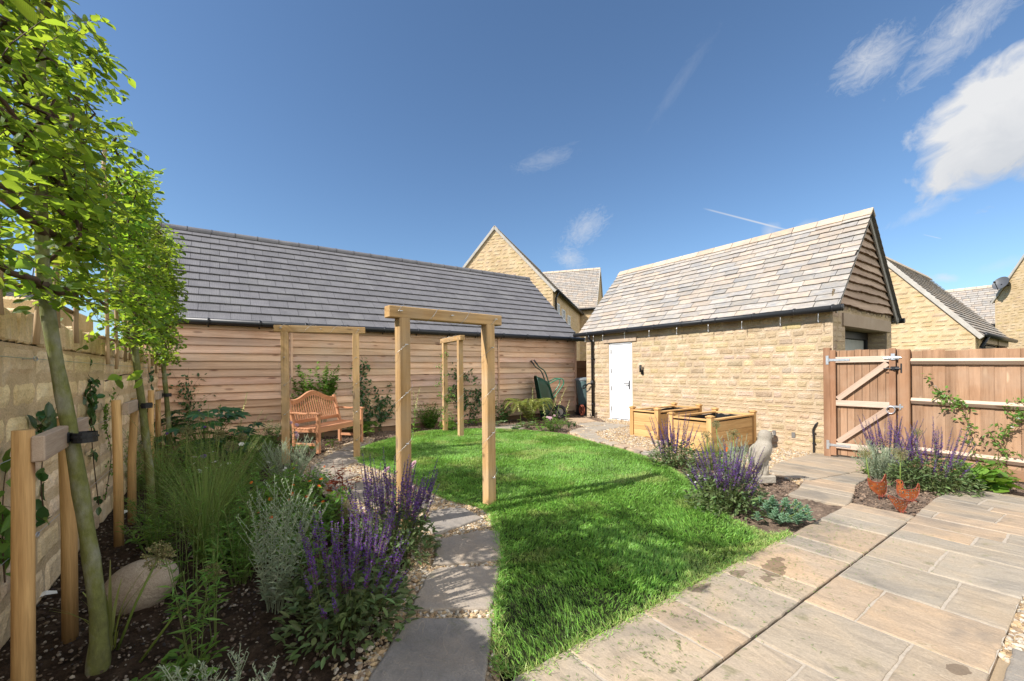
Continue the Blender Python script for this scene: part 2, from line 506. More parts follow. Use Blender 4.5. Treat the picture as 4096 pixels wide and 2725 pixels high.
def m_leaf(name, c, tc, rough=.5, tf=.4, spec=.3, vein=False):
    t = NT(name); a = t.attr('col').outputs['Color']
    u = t.attr('uvp').outputs['Vector']
    col = t.mix(1.0, c, a, 'MULTIPLY'); tr = t.mix(1.0, tc, a, 'MULTIPLY')
    b = None
    if vein:
        x = t.n('SeparateXYZ', {0: u})
        v = t.math('SINE', t.math('MULTIPLY', t.math('SUBTRACT', x.outputs[0], t.math('MULTIPLY', t.math('ABSOLUTE', x.outputs[1]), .9)), 60.0))
        b = t.bump(v, .35, .004)
        d = t.ramp(v, [(.0, .82), (.7, 1.06)])
        col = t.mix(.6, col, d, 'MULTIPLY'); tr = t.mix(.6, tr, d, 'MULTIPLY')
    return t.done(col, rough, b, spec, trans=tr, tfac=tf)

def m_plain(name, c, rough=.5, metal=0.0, spec=.4, nz=0.0, sc=20):
    t = NT(name); p = t.n('TexCoord').outputs['Object']
    n = t.noise(p, sc, 4, .6)
    col = t.mix(nz, c, t.ramp(n, [(.3, .6), (.7, 1.25)]), 'MULTIPLY') if nz else t.mix(0.0, c, c)
    col = t.mix(1.0, col, t.attr('col').outputs['Color'], 'MULTIPLY')
    return t.done(col, rough, t.bump(n, .15, .004) if nz else None, spec, metal)

def m_rust(name):
    t = NT(name); p = t.attr('uvp').outputs['Vector']
    n = t.noise(p, 18, 5, .65); n2 = t.noise(p, 6, 3)
    col = t.ramp(n, [(.3, (.15, .04, .015)), (.55, (.32, .085, .022)), (.75, (.43, .14, .035))])
    col = t.mix(.5, col, t.ramp(n2, [(.3, .65), (.7, 1.2)]), 'MULTIPLY')
    col = t.mix(1.0, col, t.attr('col').outputs['Color'], 'MULTIPLY')
    v = t.n('TexVoronoi', {'Vector': p, 'Scale': 40.0, 'Randomness': .7}).outputs['Distance']
    hole = t.math('GREATER_THAN', v, .33)
    return t.done(col, .85, t.bump(n, .3, .004), .2, .1, alpha=hole)

def m_bark(name):
    t = NT(name); p = t.n('NewGeometry').outputs['Position']
    n1 = t.noise(t.scale(p, (9, 9, 5)), 1.0, 5, .6); n2 = t.noise(t.scale(p, (50, 50, 26)), 1.0, 5, .65)
    col = t.ramp(n1, [(.3, (.09, .09, .045)), (.5, (.15, .16, .05)), (.68, (.23, .23, .17))])
    col = t.mix(.5, col, t.ramp(n2, [(.3, .55), (.7, 1.35)]), 'MULTIPLY')
    col = t.mix(1.0, col, t.attr('col').outputs['Color'], 'MULTIPLY')
    return t.done(col, .85, t.bump(t.math('ADD', n1, n2), .5, .008), .2)

def m_glass(name):
    t = NT(name)
    return t.done((.03, .045, .06), .06, None, .6)

WET = [(2.985, 1.30, .30, .075, -.25), (2.72, 1.40, .10, .06, .2), (2.36, 1.44, .12, .05, .1), (2.62, .40, .07, .05, .5)]
M = dict(
    post=m_wood('arch_timber', (.60, .385, .18), (.37, .22, .092), (.14, .07, .035), knots=.6, weather=(.42, .335, .235)),
    planter=m_wood('planter_timber', (.66, .42, .185), (.46, .27, .105), (.18, .09, .04), knots=.4, sc=.8),
    larch=m_wood('larch_cladding', (.76, .515, .35), (.52, .325, .21), (.20, .085, .045), knots=.9, sc=.8, weather=(.56, .43, .335)),
    waney=m_wood('waney_board', (.50, .365, .265), (.34, .235, .165), (.13, .08, .05), knots=.35, sc=.7),
    fence=m_wood('fence_timber', (.365, .215, .125), (.25, .14, .078), (.50, .35, .22), knots=.5, sc=.8, weather=(.36, .25, .17)),
    rail=m_wood('fence_rail_timber', (.54, .42, .32), (.42, .31, .23), (.24, .14, .085), knots=.35, sc=.8),
    stake=m_wood('stake_timber', (.64, .405, .175), (.36, .205, .08), (.16, .08, .04), knots=.4),
    bench=m_wood('bench_hardwood', (.62, .31, .17), (.49, .225, .115), (.35, .14, .07), knots=.0, rough=.55),
    cane=m_wood('bamboo_cane', (.48, .34, .20), (.34, .22, .13), (.2, .12, .07), knots=.1),
    stone=m_stone('honey_stone', (.80, .615, .385), (.66, .49, .285), (.86, .71, .50), 1.4, .5),
    stone_far=m_stone('honey_stone_far', (.50, .375, .225), (.43, .31, .17), (.56, .45, .30), .7, .4),
    wallstone=m_stone('walling_stone', (.455, .35, .23), (.385, .285, .17), (.515, .425, .305), 1.0, .6, 60),
    lintel=m_stone('lintel_stone', (.44, .34, .25), (.40, .30, .215), (.48, .38, .29), .6, .12, 160),
    coping=m_stone('coping_stone', (.44, .41, .36), (.38, .35, .31), (.50, .47, .42), 1, .2),
    statue=m_stone('statue_stone', (.36, .32, .26), (.29, .25, .20), (.42, .38, .32), 1.0, .35, 110),
    egg=m_stone('egg_sandstone', (.44, .365, .285), (.36, .285, .215), (.51, .435, .345), 1.6, .6, 90),
    slate=m_slate('grey_roof_tile', (.172, .166, .172)),
    riven=m_riven('stone_roof_tile'),
    paving=m_paving('riven_paving'),
    soil=m_soil('garden_soil'),
    pebble=m_plain('pebble', (1, 1, 1), .7, 0, .3, .35, 90),
    mortar=m_plain('joint_mortar', (.43, .37, .295), .95, 0, .1, .4, 60),
    turf=m_plain('turf_soil', (.022, .028, .011), .95, 0, .1, .5, 30),  # dark base colour stands in for shade among the grass roots
    grass=m_leaf('grass_blade', (.185, .36, .065), (.33, .58, .09), .45, .30, .35),
    hornbeam=m_leaf('hornbeam_leaf', (.08, .165, .022), (.46, .62, .045), .42, .5, .4, True),
    leaf=m_leaf('mid_green_leaf', (.115, .225, .04), (.27, .46, .06), .45, .35, .35),
    dark=m_leaf('dark_glossy_leaf', (.04, .10, .028), (.10, .22, .035), .3, .25, .5),
    sage=m_leaf('sage_leaf', (.12, .17, .065), (.22, .30, .10), .6, .3, .25),
    silver=m_leaf('silver_leaf', (.36, .42, .28), (.38, .44, .29), .7, .3, .2),
    fresh=m_leaf('fresh_green_leaf', (.12, .24, .035), (.30, .48, .05), .4, .4, .4),
    olive=m_leaf('olive_leaf', (.25, .28, .07), (.4, .44, .1), .5, .35, .3),
    sedum=m_leaf('sedum_leaf', (.20, .33, .20), (.22, .36, .2), .4, .2, .4),
    strap=m_leaf('grass_strap', (.19, .27, .07), (.32, .43, .11), .5, .35, .3),
    straw=m_leaf('straw_grass', (.34, .31, .17), (.42, .38, .2), .6, .4, .2),
    purple=m_leaf('purple_flower', (.165, .075, .285), (.27, .13, .45), .6, .35, .2),
    plum=m_leaf('plum_calyx', (.13, .055, .10), (.18, .07, .13), .6, .2, .2),
    pink=m_leaf('pink_petal', (.62, .42, .47), (.7, .5, .55), .6, .35, .2),
    white=m_leaf('white_petal', (.72, .71, .66), (.7, .7, .62), .6, .35, .2),
    cream=m_leaf('cream_flower', (.68, .66, .30), (.7, .7, .3), .6, .35, .2),
    orange=m_leaf('orange_petal', (.75, .17, .03), (.8, .25, .03), .5, .35, .2),
    red=m_leaf('red_young_leaf', (.22, .055, .025), (.45, .12, .04), .4, .4, .35),
    seed=m_leaf('seed_head', (.26, .24, .11), (.3, .28, .12), .7, .3, .2),
    bark=m_bark('hornbeam_bark'),
    twig=m_plain('brown_twig', (.085, .055, .035), .8, 0, .2, .4, 40),
    stem=m_leaf('green_stem', (.15, .20, .06), (.2, .28, .08), .5, .2, .3),
    black=m_plain('black_plastic', (.014, .015, .017), .45, 0, .4, .2, 12),
    white_paint=m_plain('white_paint', (.70, .71, .72), .35, 0, .45, .06, 4),
    zinc=m_plain('galvanised_steel', (.62, .64, .66), .38, .85, .5, .25, 30),
    grey_paint=m_plain('grey_paint', (.27, .255, .235), .55, 0, .35, .1, 8),
    taupe=m_plain('bargeboard_paint', (.30, .275, .24), .6, 0, .3, .15, 10),
    dooropen=m_plain('garage_door_paint', (.42, .42, .38), .5, 0, .35, .12, 10),
    green=m_plain('green_enamel', (.010, .045, .026), .35, 0, .5, .25, 10),
    green_lt=m_plain('bright_green_tube', (.03, .19, .11), .3, 0, .5, .2, 10),
    rubber=m_plain('tyre_rubber', (.05, .05, .052), .8, 0, .2, .3, 20),
    butt=m_plain('green_grey_plastic', (.085, .135, .135), .5, 0, .35, .15, 10),
    butt_lid=m_plain('grey_lid_plastic', (.20, .225, .235), .5, 0, .35, .15, 10),
    hose=m_plain('orange_hose', (.34, .09, .05), .6, 0, .3, .3, 20),
    rust=m_rust('rusted_steel'),
    glass=m_glass('window_glass'),
    tagw=m_plain('white_tag', (.75, .75, .73), .5, 0, .3),
    wire=m_plain('steel_wire', (.55, .55, .54), .35, .7, .5),
    dish=m_plain('dish_paint', (.085, .088, .095), .5, 0, .35, .1, 8),
    far=m_plain('far_ground', (.11, .12, .06), .95, 0, .1, .5, .3),
)

# ------------------------------------------------------------------ camera, light, sky
cam = bpy.data.cameras.new('camera'); co = bpy.data.objects.new('camera', cam); COL.objects.link(co)
cam.sensor_width = 36; cam.lens = F / 4096 * 36; cam.shift_y = (HY - 1362.5) / 4096
cam.clip_start = .05; cam.clip_end = 3000
_r = Vector((CY, -SY, 0)); _f = Vector((SY, CY, 0)); _z = Vector((0, 0, 1))
_cr = (_r - 0.0093 * _z).normalized(); _cu = (_z + 0.0093 * _r).normalized()
co.matrix_world = Matrix(((_cr.x, _cu.x, -_f.x, 0), (_cr.y, _cu.y, -_f.y, 0), (_cr.z, _cu.z, -_f.z, HC), (0, 0, 0, 1)))
SC.camera = co

TOSUN = Vector((-2.25, 0.30, 1.90)).normalized()
sl = bpy.data.lights.new('sun', 'SUN'); so = bpy.data.objects.new('sun', sl); COL.objects.link(so)
sl.energy = SUN_E; sl.angle = R(.5); sl.color = (1.0, .95, .885)
so.rotation_euler = TOSUN.to_track_quat('Z', 'Y').to_euler(); so.location = (0, 0, 30)

W = bpy.data.worlds.new('World'); SC.world = W; W.use_nodes = True
wt = W.node_tree; wt.nodes.clear()
def wn(typ, _in=None, **kw):
    nd = wt.nodes.new('ShaderNode' + typ)
    for k, v in kw.items(): setattr(nd, k, v)
    for k, v in (_in or {}).items():
        if isinstance(v, bpy.types.NodeSocket): wt.links.new(v, nd.inputs[k])
        else: nd.inputs[k].default_value = v
    return nd
def wm(op, a, b=0.0):
    return wn('Math', {0: a, 1: b}, operation=op).outputs[0]
def wramp(f, stops):
    r = wn('ValToRGB', {0: f}); e = r.color_ramp.elements
    while len(e) < len(stops): e.new(.5)
    for el, (p, c) in zip(e, stops): el.position = p; el.color = (c, c, c, 1)
    return r.outputs[0]
sky = wn('TexSky', sky_type='NISHITA'); sky.sun_disc = False
sky.sun_elevation = math.asin(TOSUN.z); sky.sun_rotation = math.atan2(TOSUN.x, TOSUN.y)
sky.altitude = 400; sky.air_density = AIR; sky.dust_density = DUST; sky.ozone_density = OZ
dirv = wn('TexCoord').outputs['Generated']
def cloud(u, v, ru, rv, ang, sc, thr, soft, amt, seed, stretch=2.5, wisp=False):
    """an angular patch of cloud round one direction of the sky, in degrees"""
    c = Vector(ray(u, v)).normalized(); e = Vector((c.y, -c.x, 0)).normalized(); up = e.cross(c).normalized()
    a = R(ang); e, up = e * math.cos(a) + up * math.sin(a), up * math.cos(a) - e * math.sin(a)
    du = wn('VectorMath', {0: dirv, 1: e}, operation='DOT_PRODUCT').outputs['Value']
    dv = wn('VectorMath', {0: dirv, 1: up}, operation='DOT_PRODUCT').outputs['Value']
    dc = wn('VectorMath', {0: dirv, 1: c}, operation='DOT_PRODUCT').outputs['Value']
    P = wn('CombineXYZ', {0: wm('MULTIPLY', du, 1 / math.sin(R(ru))), 1: wm('MULTIPLY', dv, 1 / math.sin(R(rv))), 2: float(seed)}).outputs[0]
    ln = wn('VectorMath', {0: wn('VectorMath', {0: P, 1: (1, 1, 0)}, operation='MULTIPLY').outputs[0]}, operation='LENGTH').outputs['Value']
    nv = wn('CombineXYZ', {0: wm('MULTIPLY', du, sc / stretch), 1: wm('MULTIPLY', dv, sc), 2: float(seed)}).outputs[0]
    n = wn('TexNoise', {'Vector': nv, 'Scale': 1.0, 'Detail': 9.0, 'Roughness': .58 if not wisp else .72, 'Distortion': .5 if not wisp else 2.2}).outputs[0]
    f = wm('SUBTRACT', wm('ADD', n, .45), wm('MULTIPLY', ln, .9))
    m = wramp(f, [(thr, 0.0), (min(thr + soft, 1.0), 1.0)])
    m = wm('MULTIPLY', m, wm('GREATER_THAN', dc, 0.0))
    return wm('MULTIPLY', m, amt), P, n
col = sky.outputs[0]
tin = wn('Mix', data_type='RGBA', blend_type='MULTIPLY'); tin.inputs[0].default_value = 1.0
wt.links.new(col, tin.inputs[6]); tin.inputs[7].default_value = (*SKY_TINT, 1); col = tin.outputs[2]
CW = CLOUD_V
def lay(col, mask, c):
    mx = wn('Mix', data_type='RGBA'); wt.links.new(mask, mx.inputs[0]); wt.links.new(col, mx.inputs[6])
    if isinstance(c, bpy.types.NodeSocket): wt.links.new(c, mx.inputs[7])
    else: mx.inputs[7].default_value = (*c, 1)
    return mx.outputs[2]
wh = (CW, CW * 1.01, CW * 1.03)
for (u, v, ru, rv, ang, sc, thr, soft, amt, seed, st, wi) in CLOUDS:
    m, P, n = cloud(u, v, ru, rv, ang, sc, thr, soft, amt, seed, st, wi)
    if amt > .9:      # the big cloud: greyer underside
        y = wn('SeparateXYZ', {0: P}).outputs[1]
        sh = wramp(wm('ADD', wm('MULTIPLY', y, .35), wm('ADD', wm('MULTIPLY', n, .5), .25)), [(.30, .52), (.62, 1.0)])
        g = wn('Mix', data_type='RGBA', blend_type='MIX'); wt.links.new(sh, g.inputs[0])
        g.inputs[6].default_value = (CW * .42, CW * .5, CW * .62, 1); g.inputs[7].default_value = (*wh, 1)
        col = lay(col, m, g.outputs[2])
    else:
        col = lay(col, m, wh)
# a vapour trail: a great-circle arc between two directions
for (q0, q1, wdt, amt) in (((2810, 833), (3150, 921), .0022, .75), ((3690, 938), (3765, 955), .0010, .4)):
    a, b = Vector(ray(*q0)).normalized(), Vector(ray(*q1)).normalized()
    nrm = a.cross(b).normalized(); mid = (a + b).normalized(); half = a.angle(b) / 2; tang = nrm.cross(mid)
    d = wm('ABSOLUTE', wn('VectorMath', {0: dirv, 1: nrm}, operation='DOT_PRODUCT').outputs['Value'])
    s = wn('VectorMath', {0: dirv, 1: tang}, operation='DOT_PRODUCT').outputs['Value']
    s = wm('DIVIDE', s, math.sin(half))
    taper = wramp(wm('MULTIPLY', wm('ADD', s, 1.0), .5), [(0.0, 0.0), (.12, .55), (.75, 1.0), (.99, .5), (1.0, 0.0)])
    k = wm('MULTIPLY', wramp(wm('DIVIDE', d, wdt), [(0.15, 1.0), (1.0, 0.0)]), taper)
    k = wm('MULTIPLY', k, wm('GREATER_THAN', wn('VectorMath', {0: dirv, 1: mid}, operation='DOT_PRODUCT').outputs['Value'], .5))
    col = lay(col, wm('MULTIPLY', k, amt), wh)
# bright cloud bank added out of view behind the camera to fill the barn's shade
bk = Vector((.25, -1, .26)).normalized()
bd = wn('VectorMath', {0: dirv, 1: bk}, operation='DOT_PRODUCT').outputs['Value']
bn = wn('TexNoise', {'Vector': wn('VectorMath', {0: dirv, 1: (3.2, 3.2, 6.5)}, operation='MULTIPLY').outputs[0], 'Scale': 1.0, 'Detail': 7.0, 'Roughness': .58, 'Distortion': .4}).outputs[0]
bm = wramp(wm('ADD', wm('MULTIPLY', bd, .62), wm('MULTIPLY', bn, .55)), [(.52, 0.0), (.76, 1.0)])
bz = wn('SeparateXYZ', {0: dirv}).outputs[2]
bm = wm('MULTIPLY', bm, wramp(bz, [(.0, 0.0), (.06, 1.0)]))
col = lay(col, bm, (FILL_BANK, FILL_BANK * .985, FILL_BANK * .96))
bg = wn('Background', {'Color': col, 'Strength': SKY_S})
wo = wn('OutputWorld', {0: bg.outputs[0]})
SC.view_settings.view_transform = 'Standard'; SC.view_settings.look = 'None'
SC.cycles.max_bounces = 7; SC.cycles.diffuse_bounces = 4; SC.cycles.glossy_bounces = 3; SC.cycles.transmission_bounces = 4; SC.cycles.transparent_max_bounces = 6; SC.cycles.caustics_reflective = False; SC.cycles.caustics_refractive = False
SC.view_settings.exposure = EXPO; SC.view_settings.gamma = 1.0

# ------------------------------------------------------------------ wall and roof makers
def stone_rows(mb, O, U, Nn, L, z0, z1, res=.035, hs=(.075, .11, .145), ws=(.16, .40), depth=.016, joint=.0085, prof=None, holes=(), lo=None, seedcol=(1, 1, 1), sv=.17, z_u=None):
    O = np.asarray(O, float); U = np.asarray(U, float); Nn = np.asarray(Nn, float)
    z = z0
    while z < z1 - .02:
        h = float(rng.choice(hs)) * rng.uniform(.94, 1.06)
        if z + h > z1 - .045: h = z1 - z
        spans = [(0.0, L)]
        for (a, b, c, d) in holes:
            if c < z + h * .5 < d:
                spans = [s for p in spans for s in ((p[0], min(p[1], a)), (max(p[0], b), p[1])) if s[1] - s[0] > .02]
        for (a, b) in spans:
            u = a
            while u < b - .01:
                w = rng.uniform(*ws) * (1.15 if h < .09 else 1.0)
                if b - (u + w) < ws[0] * .6: w = b - u
                if prof is None or prof(u + w / 2) > z + h * .25:
                    nu = max(2, int(w / res)); nz_ = max(2, int(h / res))
                    jj = joint * rng.uniform(.35, .65, 4)
                    uu, zz = np.meshgrid(np.linspace(u + jj[0], u + w - jj[1], nu + 1), np.linspace(z + jj[2], z + h - jj[3], nz_ + 1), indexing='ij')
                    e = np.minimum(np.minimum(uu - uu.min(), uu.max() - uu), np.minimum(zz - zz.min(), zz.max() - zz)) / .016
                    e = smooth(e)
                    bulge = depth * (.45 + .35 * fbm(np.column_stack([uu.ravel() * 14 + seed_k[0], zz.ravel() * 17]), 3, 3).reshape(uu.shape) * 2) + rng.normal(0, depth * .16, uu.shape)
                    d = -.008 + e * (bulge + .008)
                    du = rng.normal(0, .0025, uu.shape); dz = rng.normal(0, .0025, uu.shape)
                    uu2 = uu + du; zz2 = zz + dz
                    if prof is not None:
                        zz2 = np.minimum(zz2, np.vectorize(prof)(uu2))
                    v = np.column_stack([O[0] + U[0] * uu2.ravel() + Nn[0] * d.ravel(), O[1] + U[1] * uu2.ravel() + Nn[1] * d.ravel(), zz2.ravel()])
                    i, j = np.meshgrid(np.arange(nu), np.arange(nz_), indexing='ij'); k = i * (nz_ + 1) + j
                    q = np.stack([k, k + nz_ + 1, k + nz_ + 2, k + 1], -1).reshape(-1, 4)
                    c = np.array(seedcol) * rng.normal(1, sv * .55) * np.array([1, rng.normal(1, .018), rng.normal(1, .06)])
                    mb.add(v, q, None, c.clip(.3, 1.6), v + rng.uniform(-3, 3, 3))
                u += w
        seed_k[0] += 3.7
        z += h
seed_k = [0.0]

def panel(mb, O, U, z0, z1, u0, u1, d, Nn, col):
    """flat vertical rectangle, d in front of the wall line"""
    p = [(u0, z0), (u1, z0), (u1, z1), (u0, z1)]
    mb.add([(O[0] + U[0] * a + Nn[0] * d, O[1] + U[1] * a + Nn[1] * d, z) for a, z in p], [[0, 1, 2, 3]], None, col)

def roof_tiles(mb, O, U, S, N, L, H, expo, ws, th, cols, brk=.0, jit=.0, segs=1, half=False, over=1.12, gap=.0022):
    """courses of lapped tiles; O = eave corner, U along the eave, S up the slope, N outward"""
    O, U, S, N = (np.asarray(a, float) for a in (O, U, S, N))
    n = int(math.ceil(H / expo)); e = H / n
    for r in range(n):
        s0 = r * e; s1 = min(s0 + e * over, H)
        u = -(rng.uniform(0, ws[1]) if not half else (r % 2) * ws[0] * .5) - .001
        while u < L - .01:
            w = rng.uniform(*ws); a, b = max(u, 0) + gap, min(u + w, L) - gap
            u += w
            if b - a < .02: continue
            k = segs; us = np.linspace(a, b, k + 1)
            lo = s0 + (rng.normal(0, brk, k + 1) if brk else np.zeros(k + 1))
            dn = rng.normal(0, jit) if jit else 0.0; t0 = th * (2.5 if not jit else rng.uniform(1.8, 2.6))
            top0 = O + us[:, None] * U + lo[:, None] * S + (t0 + dn) * N
            bot0 = O + us[:, None] * U + lo[:, None] * S + (t0 + dn - th) * N
            top1 = O + us[:, None] * U + s1 * S + th * .75 * N
            v = np.concatenate([top1, top0, bot0]); m = k + 1; i = np.arange(k)
            q = np.concatenate([np.stack([m + i, m + i + 1, i + 1, i], 1), np.stack([2 * m + i, 2 * m + i + 1, m + i + 1, m + i], 1),
                                [[m, 0, 2 * m, 2 * m]], ]) if False else np.concatenate([np.stack([m + i, m + i + 1, i + 1, i], 1), np.stack([2 * m + i, 2 * m + i + 1, m + i + 1, m + i], 1)])
            tr = [[0, 2 * m, m], [k, m + k, 2 * m + k]]
            uv = np.concatenate([np.column_stack([us, np.full(m, s1), np.zeros(m)]), np.column_stack([us, lo, np.zeros(m)]), np.column_stack([us, lo, np.full(m, -th)])])
            uv = uv + rng.uniform(-40, 40, 3)
            mb.add(v, q, tr, cols(r), uv)

def quad(mb, a, b, c, d, col=(1, 1, 1)):
    mb.add([a, b, c, d], [[0, 1, 2, 3]], None, col)

def gable_roof_frame(E, ud, half, eave, pitch, L):
    pass

# ------------------------------------------------------------------ 1. timber barn with the grey tiled roof
BX0, BX1, BY, BZ = -1.35, 8.92, 9.5, 2.22
barn = thing('timber_barn', 'long barn clad in pale horizontal larch boards under a dark grey tiled roof', 'barn', (4.0, BY, 0))
def pb(mb, name, mat, root, smooth_=False):
    o = mb.build(name, mat, root, smooth_, loc=np.array(root.matrix_basis.translation) if False else np.array(root.location))
    return o
m = MB()
bat = [1.17, 3.55, 6.12]
edges = [BX0] + bat + [BX1]
rows = np.arange(.10, BZ - .02, .146)
for a, b in zip(edges[:-1], edges[1:]):
    for z in rows:
        tl = rng.normal(0, .0022); c = np.array([1, 1, 1]) * rng.normal(1, .13) * np.array([1, rng.normal(1, .025), rng.normal(1, .04)])
        tp = min(z + .165, BZ)
        n = 14; xs = np.linspace(a + .004, b - .004, n)
        lo = z + rng.normal(0, .0016, n) + np.linspace(-tl, tl, n); off = rng.uniform(-20, 20, 3)
        yb, yt = BY - .046, BY - .010
        V = np.concatenate([np.column_stack([xs, np.full(n, yt), np.full(n, tp)]), np.column_stack([xs, np.full(n, yb) + rng.normal(0, .001, n), lo]), np.column_stack([xs, np.full(n, BY - .004), lo + .004])])
        i = np.arange(n - 1)
        q = np.concatenate([np.stack([n + i, n + i + 1, i + 1, i], 1), np.stack([2 * n + i, 2 * n + i + 1, n + i + 1, n + i], 1)])
        m.add(V, q, None, c, np.column_stack([V[:, 0], V[:, 2], V[:, 1]]) + off)
quad(m, (BX0, BY, -.1), (BX1, BY, -.1), (BX1, BY, BZ), (BX0, BY, BZ), (.5, .5, .5))
RYB, RZB = 11.92, 4.585          # ridge line
BYB = 2 * RYB - BY
for x, s in ((BX0, 1), (BX1, 1)):
    m.add([(x, BY, -.1), (x, BYB, -.1), (x, BYB, BZ), (x, RYB, RZB - .12), (x, BY, BZ)], None, None, (.8, .8, .8), ngons=[[0, 1, 2, 3, 4]])
quad(m, (BX0, BYB, -.1), (BX1, BYB, -.1), (BX1, BYB, BZ), (BX0, BYB, BZ), (.8, .8, .8))
pb(m, 'cladding', M['larch'], barn)
m = MB()
m.add([(BX0 - .02, BY - .012, -.1), (BX1 + .02, BY - .012, -.1), (BX1 + .02, BY - .012, .09), (BX0 - .02, BY - .012, .09), (BX1 + .02, BY + .3, .09), (BX1 + .02, BY + .3, -.1), (BX0 - .02, BY + .02, .09), (BX1 + .02, BY + .02, .09)], [[0, 1, 2, 3], [1, 5, 4, 2], [3, 2, 7, 6]], None, (.5, .42, .36))
pb(m, 'plinth', M['lintel'], barn)
for x in bat:
    m = MB(); box(m, (x, BY - .046, 1.14), (.045, .03, 2.14), None, .003, (1.05, 1.03, 1.0)); pb(m, 'batten', M['larch'], barn)
m = MB(); box(m, (BX1 + .0, BY - .04, 1.14), (.06, .07, 2.18), None, .004, (1.08, 1.0, .95)); pb(m, 'corner_post', M['larch'], barn)
EY, EZ = 9.38, 2.31
pit = math.atan2(RZB - EZ, RYB - EY); SL = math.hypot(RZB - EZ, RYB - EY)
m = MB()
colf = lambda r: np.array([1, 1, 1]) * rng.normal(1, .04)
roof_tiles(m, (-1.5, EY, EZ - .02), (1, 0, 0), (0, math.cos(pit), math.sin(pit)), (0, -math.sin(pit), math.cos(pit)), 9.03 + 1.5, SL, SL / 13, (.332, .332), .018, colf, half=True, brk=.0022, segs=2, gap=.003)
roof_tiles(m, (-1.5, 2 * RYB - EY, EZ - .02), (1, 0, 0), (0, -math.cos(pit), math.sin(pit)), (0, math.sin(pit), math.cos(pit)), 9.03 + 1.5, SL, SL / 13, (.332, .332), .018, colf, half=True, brk=.0022, segs=2, gap=.003)
# underside so that no light leaks
quad(m, (-1.5, EY, EZ - .04), (9.03, EY, EZ - .04), (9.03, RYB, RZB - .05), (-1.5, RYB, RZB - .05), (.6, .6, .6))
quad(m, (-1.5, BYB + .12, EZ - .04), (9.03, BYB + .12, EZ - .04), (9.03, RYB, RZB - .05), (-1.5, RYB, RZB - .05), (.6, .6, .6))
roofo = pb(m, 'roof', M['slate'], barn)
m = MB(); x = -1.5
while x < 9.0:
    l = min(.45, 9.03 - x); a = np.linspace(-.35, math.pi + .35, 9)
    for k, (xa, xb, rr) in enumerate(((x + .01, x + l - .006, .105), )):
        V = np.concatenate([np.column_stack([np.full(9, xx), RYB - rr * np.cos(a), RZB - .03 + rr * .85 * np.sin(a)]) for xx in (xa, xb)])
        i = np.arange(8); m.add(V, np.stack([i, i + 1, i + 10, i + 9], 1), None, (.92, .92, .94))
    x += .45
x = -1.5 + .45
while x < 9.0:
    tube(m, [(x, RYB - .106 * math.cos(t), RZB - .03 + .092 * math.sin(t)) for t in np.linspace(-.3, math.pi + .3, 8)], .009, 5, (.4, .4, .4))
    x += .45
ro = pb(m, 'ridge', M['slate'], barn, True)
m = MB()
tube(m, [(-1.5, EY - .03, 2.275), (9.2, EY - .03, 2.262)], .058, 10)
for x in np.arange(-1.0, 9.2, .8): tube(m, [(x, EY - .03, 2.27), (x + .035, EY - .03, 2.27)], .068, 10); tube(m, [(x + .017, EY + .06, 2.23), (x + .017, EY + .1, 2.18)], .012, 5)
pb(m, 'gutter', M['black'], barn, True)
m = MB(); beam(m, (9.0, EY + .02, EZ - .06), (9.0, RYB, RZB - .09), .035, .14, (0, 0, 1)); pb(m, 'bargeboard', M['black'], barn)
m = MB(); beam(m, (9.0, BYB + .1, EZ - .06), (9.0, RYB + .02, RZB - .09), .035, .14); pb(m, 'bargeboard', M['black'], barn)

# ------------------------------------------------------------------ 2. stone garage
GX, GY0, GY1 = 8.7, 2.8, 8.76
GXB, RXG, RZG, EXG, EZG = 12.0, 10.35, 4.35, 8.56, 2.37
gar = thing('stone_garage', 'honey stone garage with stone tile roof, white side door and waney boarded gable', 'garage', (10.3, 5.8, 0))
m = MB()
door = (7.12, 7.90)
hole = (GY1 - door[1] - .0, GY1 - door[0], -.05, 2.055)
HS = (.072, .105, .142, .142)
O = (GX, GY1); U = (0, -1); NN = (-1, 0); LG = GY1 - GY0
stone_rows(m, O, U, NN, LG, -.26, 2.33, .03, HS, (.16, .36), .012, joint=.0062, holes=[hole, (hole[0] - .17, hole[1] + .14, 2.05, 2.235)])
mor = (1.02, 1.02, 1.03)
for (u0, u1, z0, z1) in ((0, hole[0], -.3, 2.36), (hole[1], LG, -.3, 2.36), (hole[0], hole[1], 2.055, 2.36)):
    panel(m, O, U, z0, z1, u0, u1, 0, NN, mor)
# reveals of the door
for yy in door: quad(m, (GX, yy, -.05), (GX + .12, yy, -.05), (GX + .12, yy, 2.06), (GX, yy, 2.06), (.9, .9, .9))
# gable face towards the gate, with the vehicle opening
OPEN = (9.27, 11.68, -.3, 2.08)
O2 = (GX, GY0); U2 = (1, 0); N2 = (0, -1)
gh = (OPEN[0] - GX, OPEN[1] - GX, -.3, 2.08)
stone_rows(m, O2, U2, N2, GXB - GX, -.26, 2.66, .04, HS, (.16, .34), .012, joint=.0062, holes=[gh, (gh[0] - .14, gh[1] + .2, 2.07, 2.315)])
for (u0, u1, z0, z1) in ((0, gh[0], -.3, 2.7), (gh[1], GXB - GX, -.3, 2.7), (gh[0], gh[1], 2.08, 2.7)):
    panel(m, O2, U2, z0, z1, u0, u1, 0, N2, mor)
for xx in OPEN[:2]:
    quad(m, (xx, GY0, -.3), (xx, GY0 + .42, -.3), (xx, GY0 + .42, 2.08), (xx, GY0, 2.08), (.85, .85, .85))
stone_rows(m, (OPEN[1], GY0), (0, 1), (-1, 0), .42, -.26, 2.07, .05, HS, (.2, .3), .012)
quad(m, (OPEN[0], GY0, 2.08), (OPEN[1], GY0, 2.08), (OPEN[1], GY0 + .42, 2.08), (OPEN[0], GY0 + .42, 2.08), (.7, .7, .7))
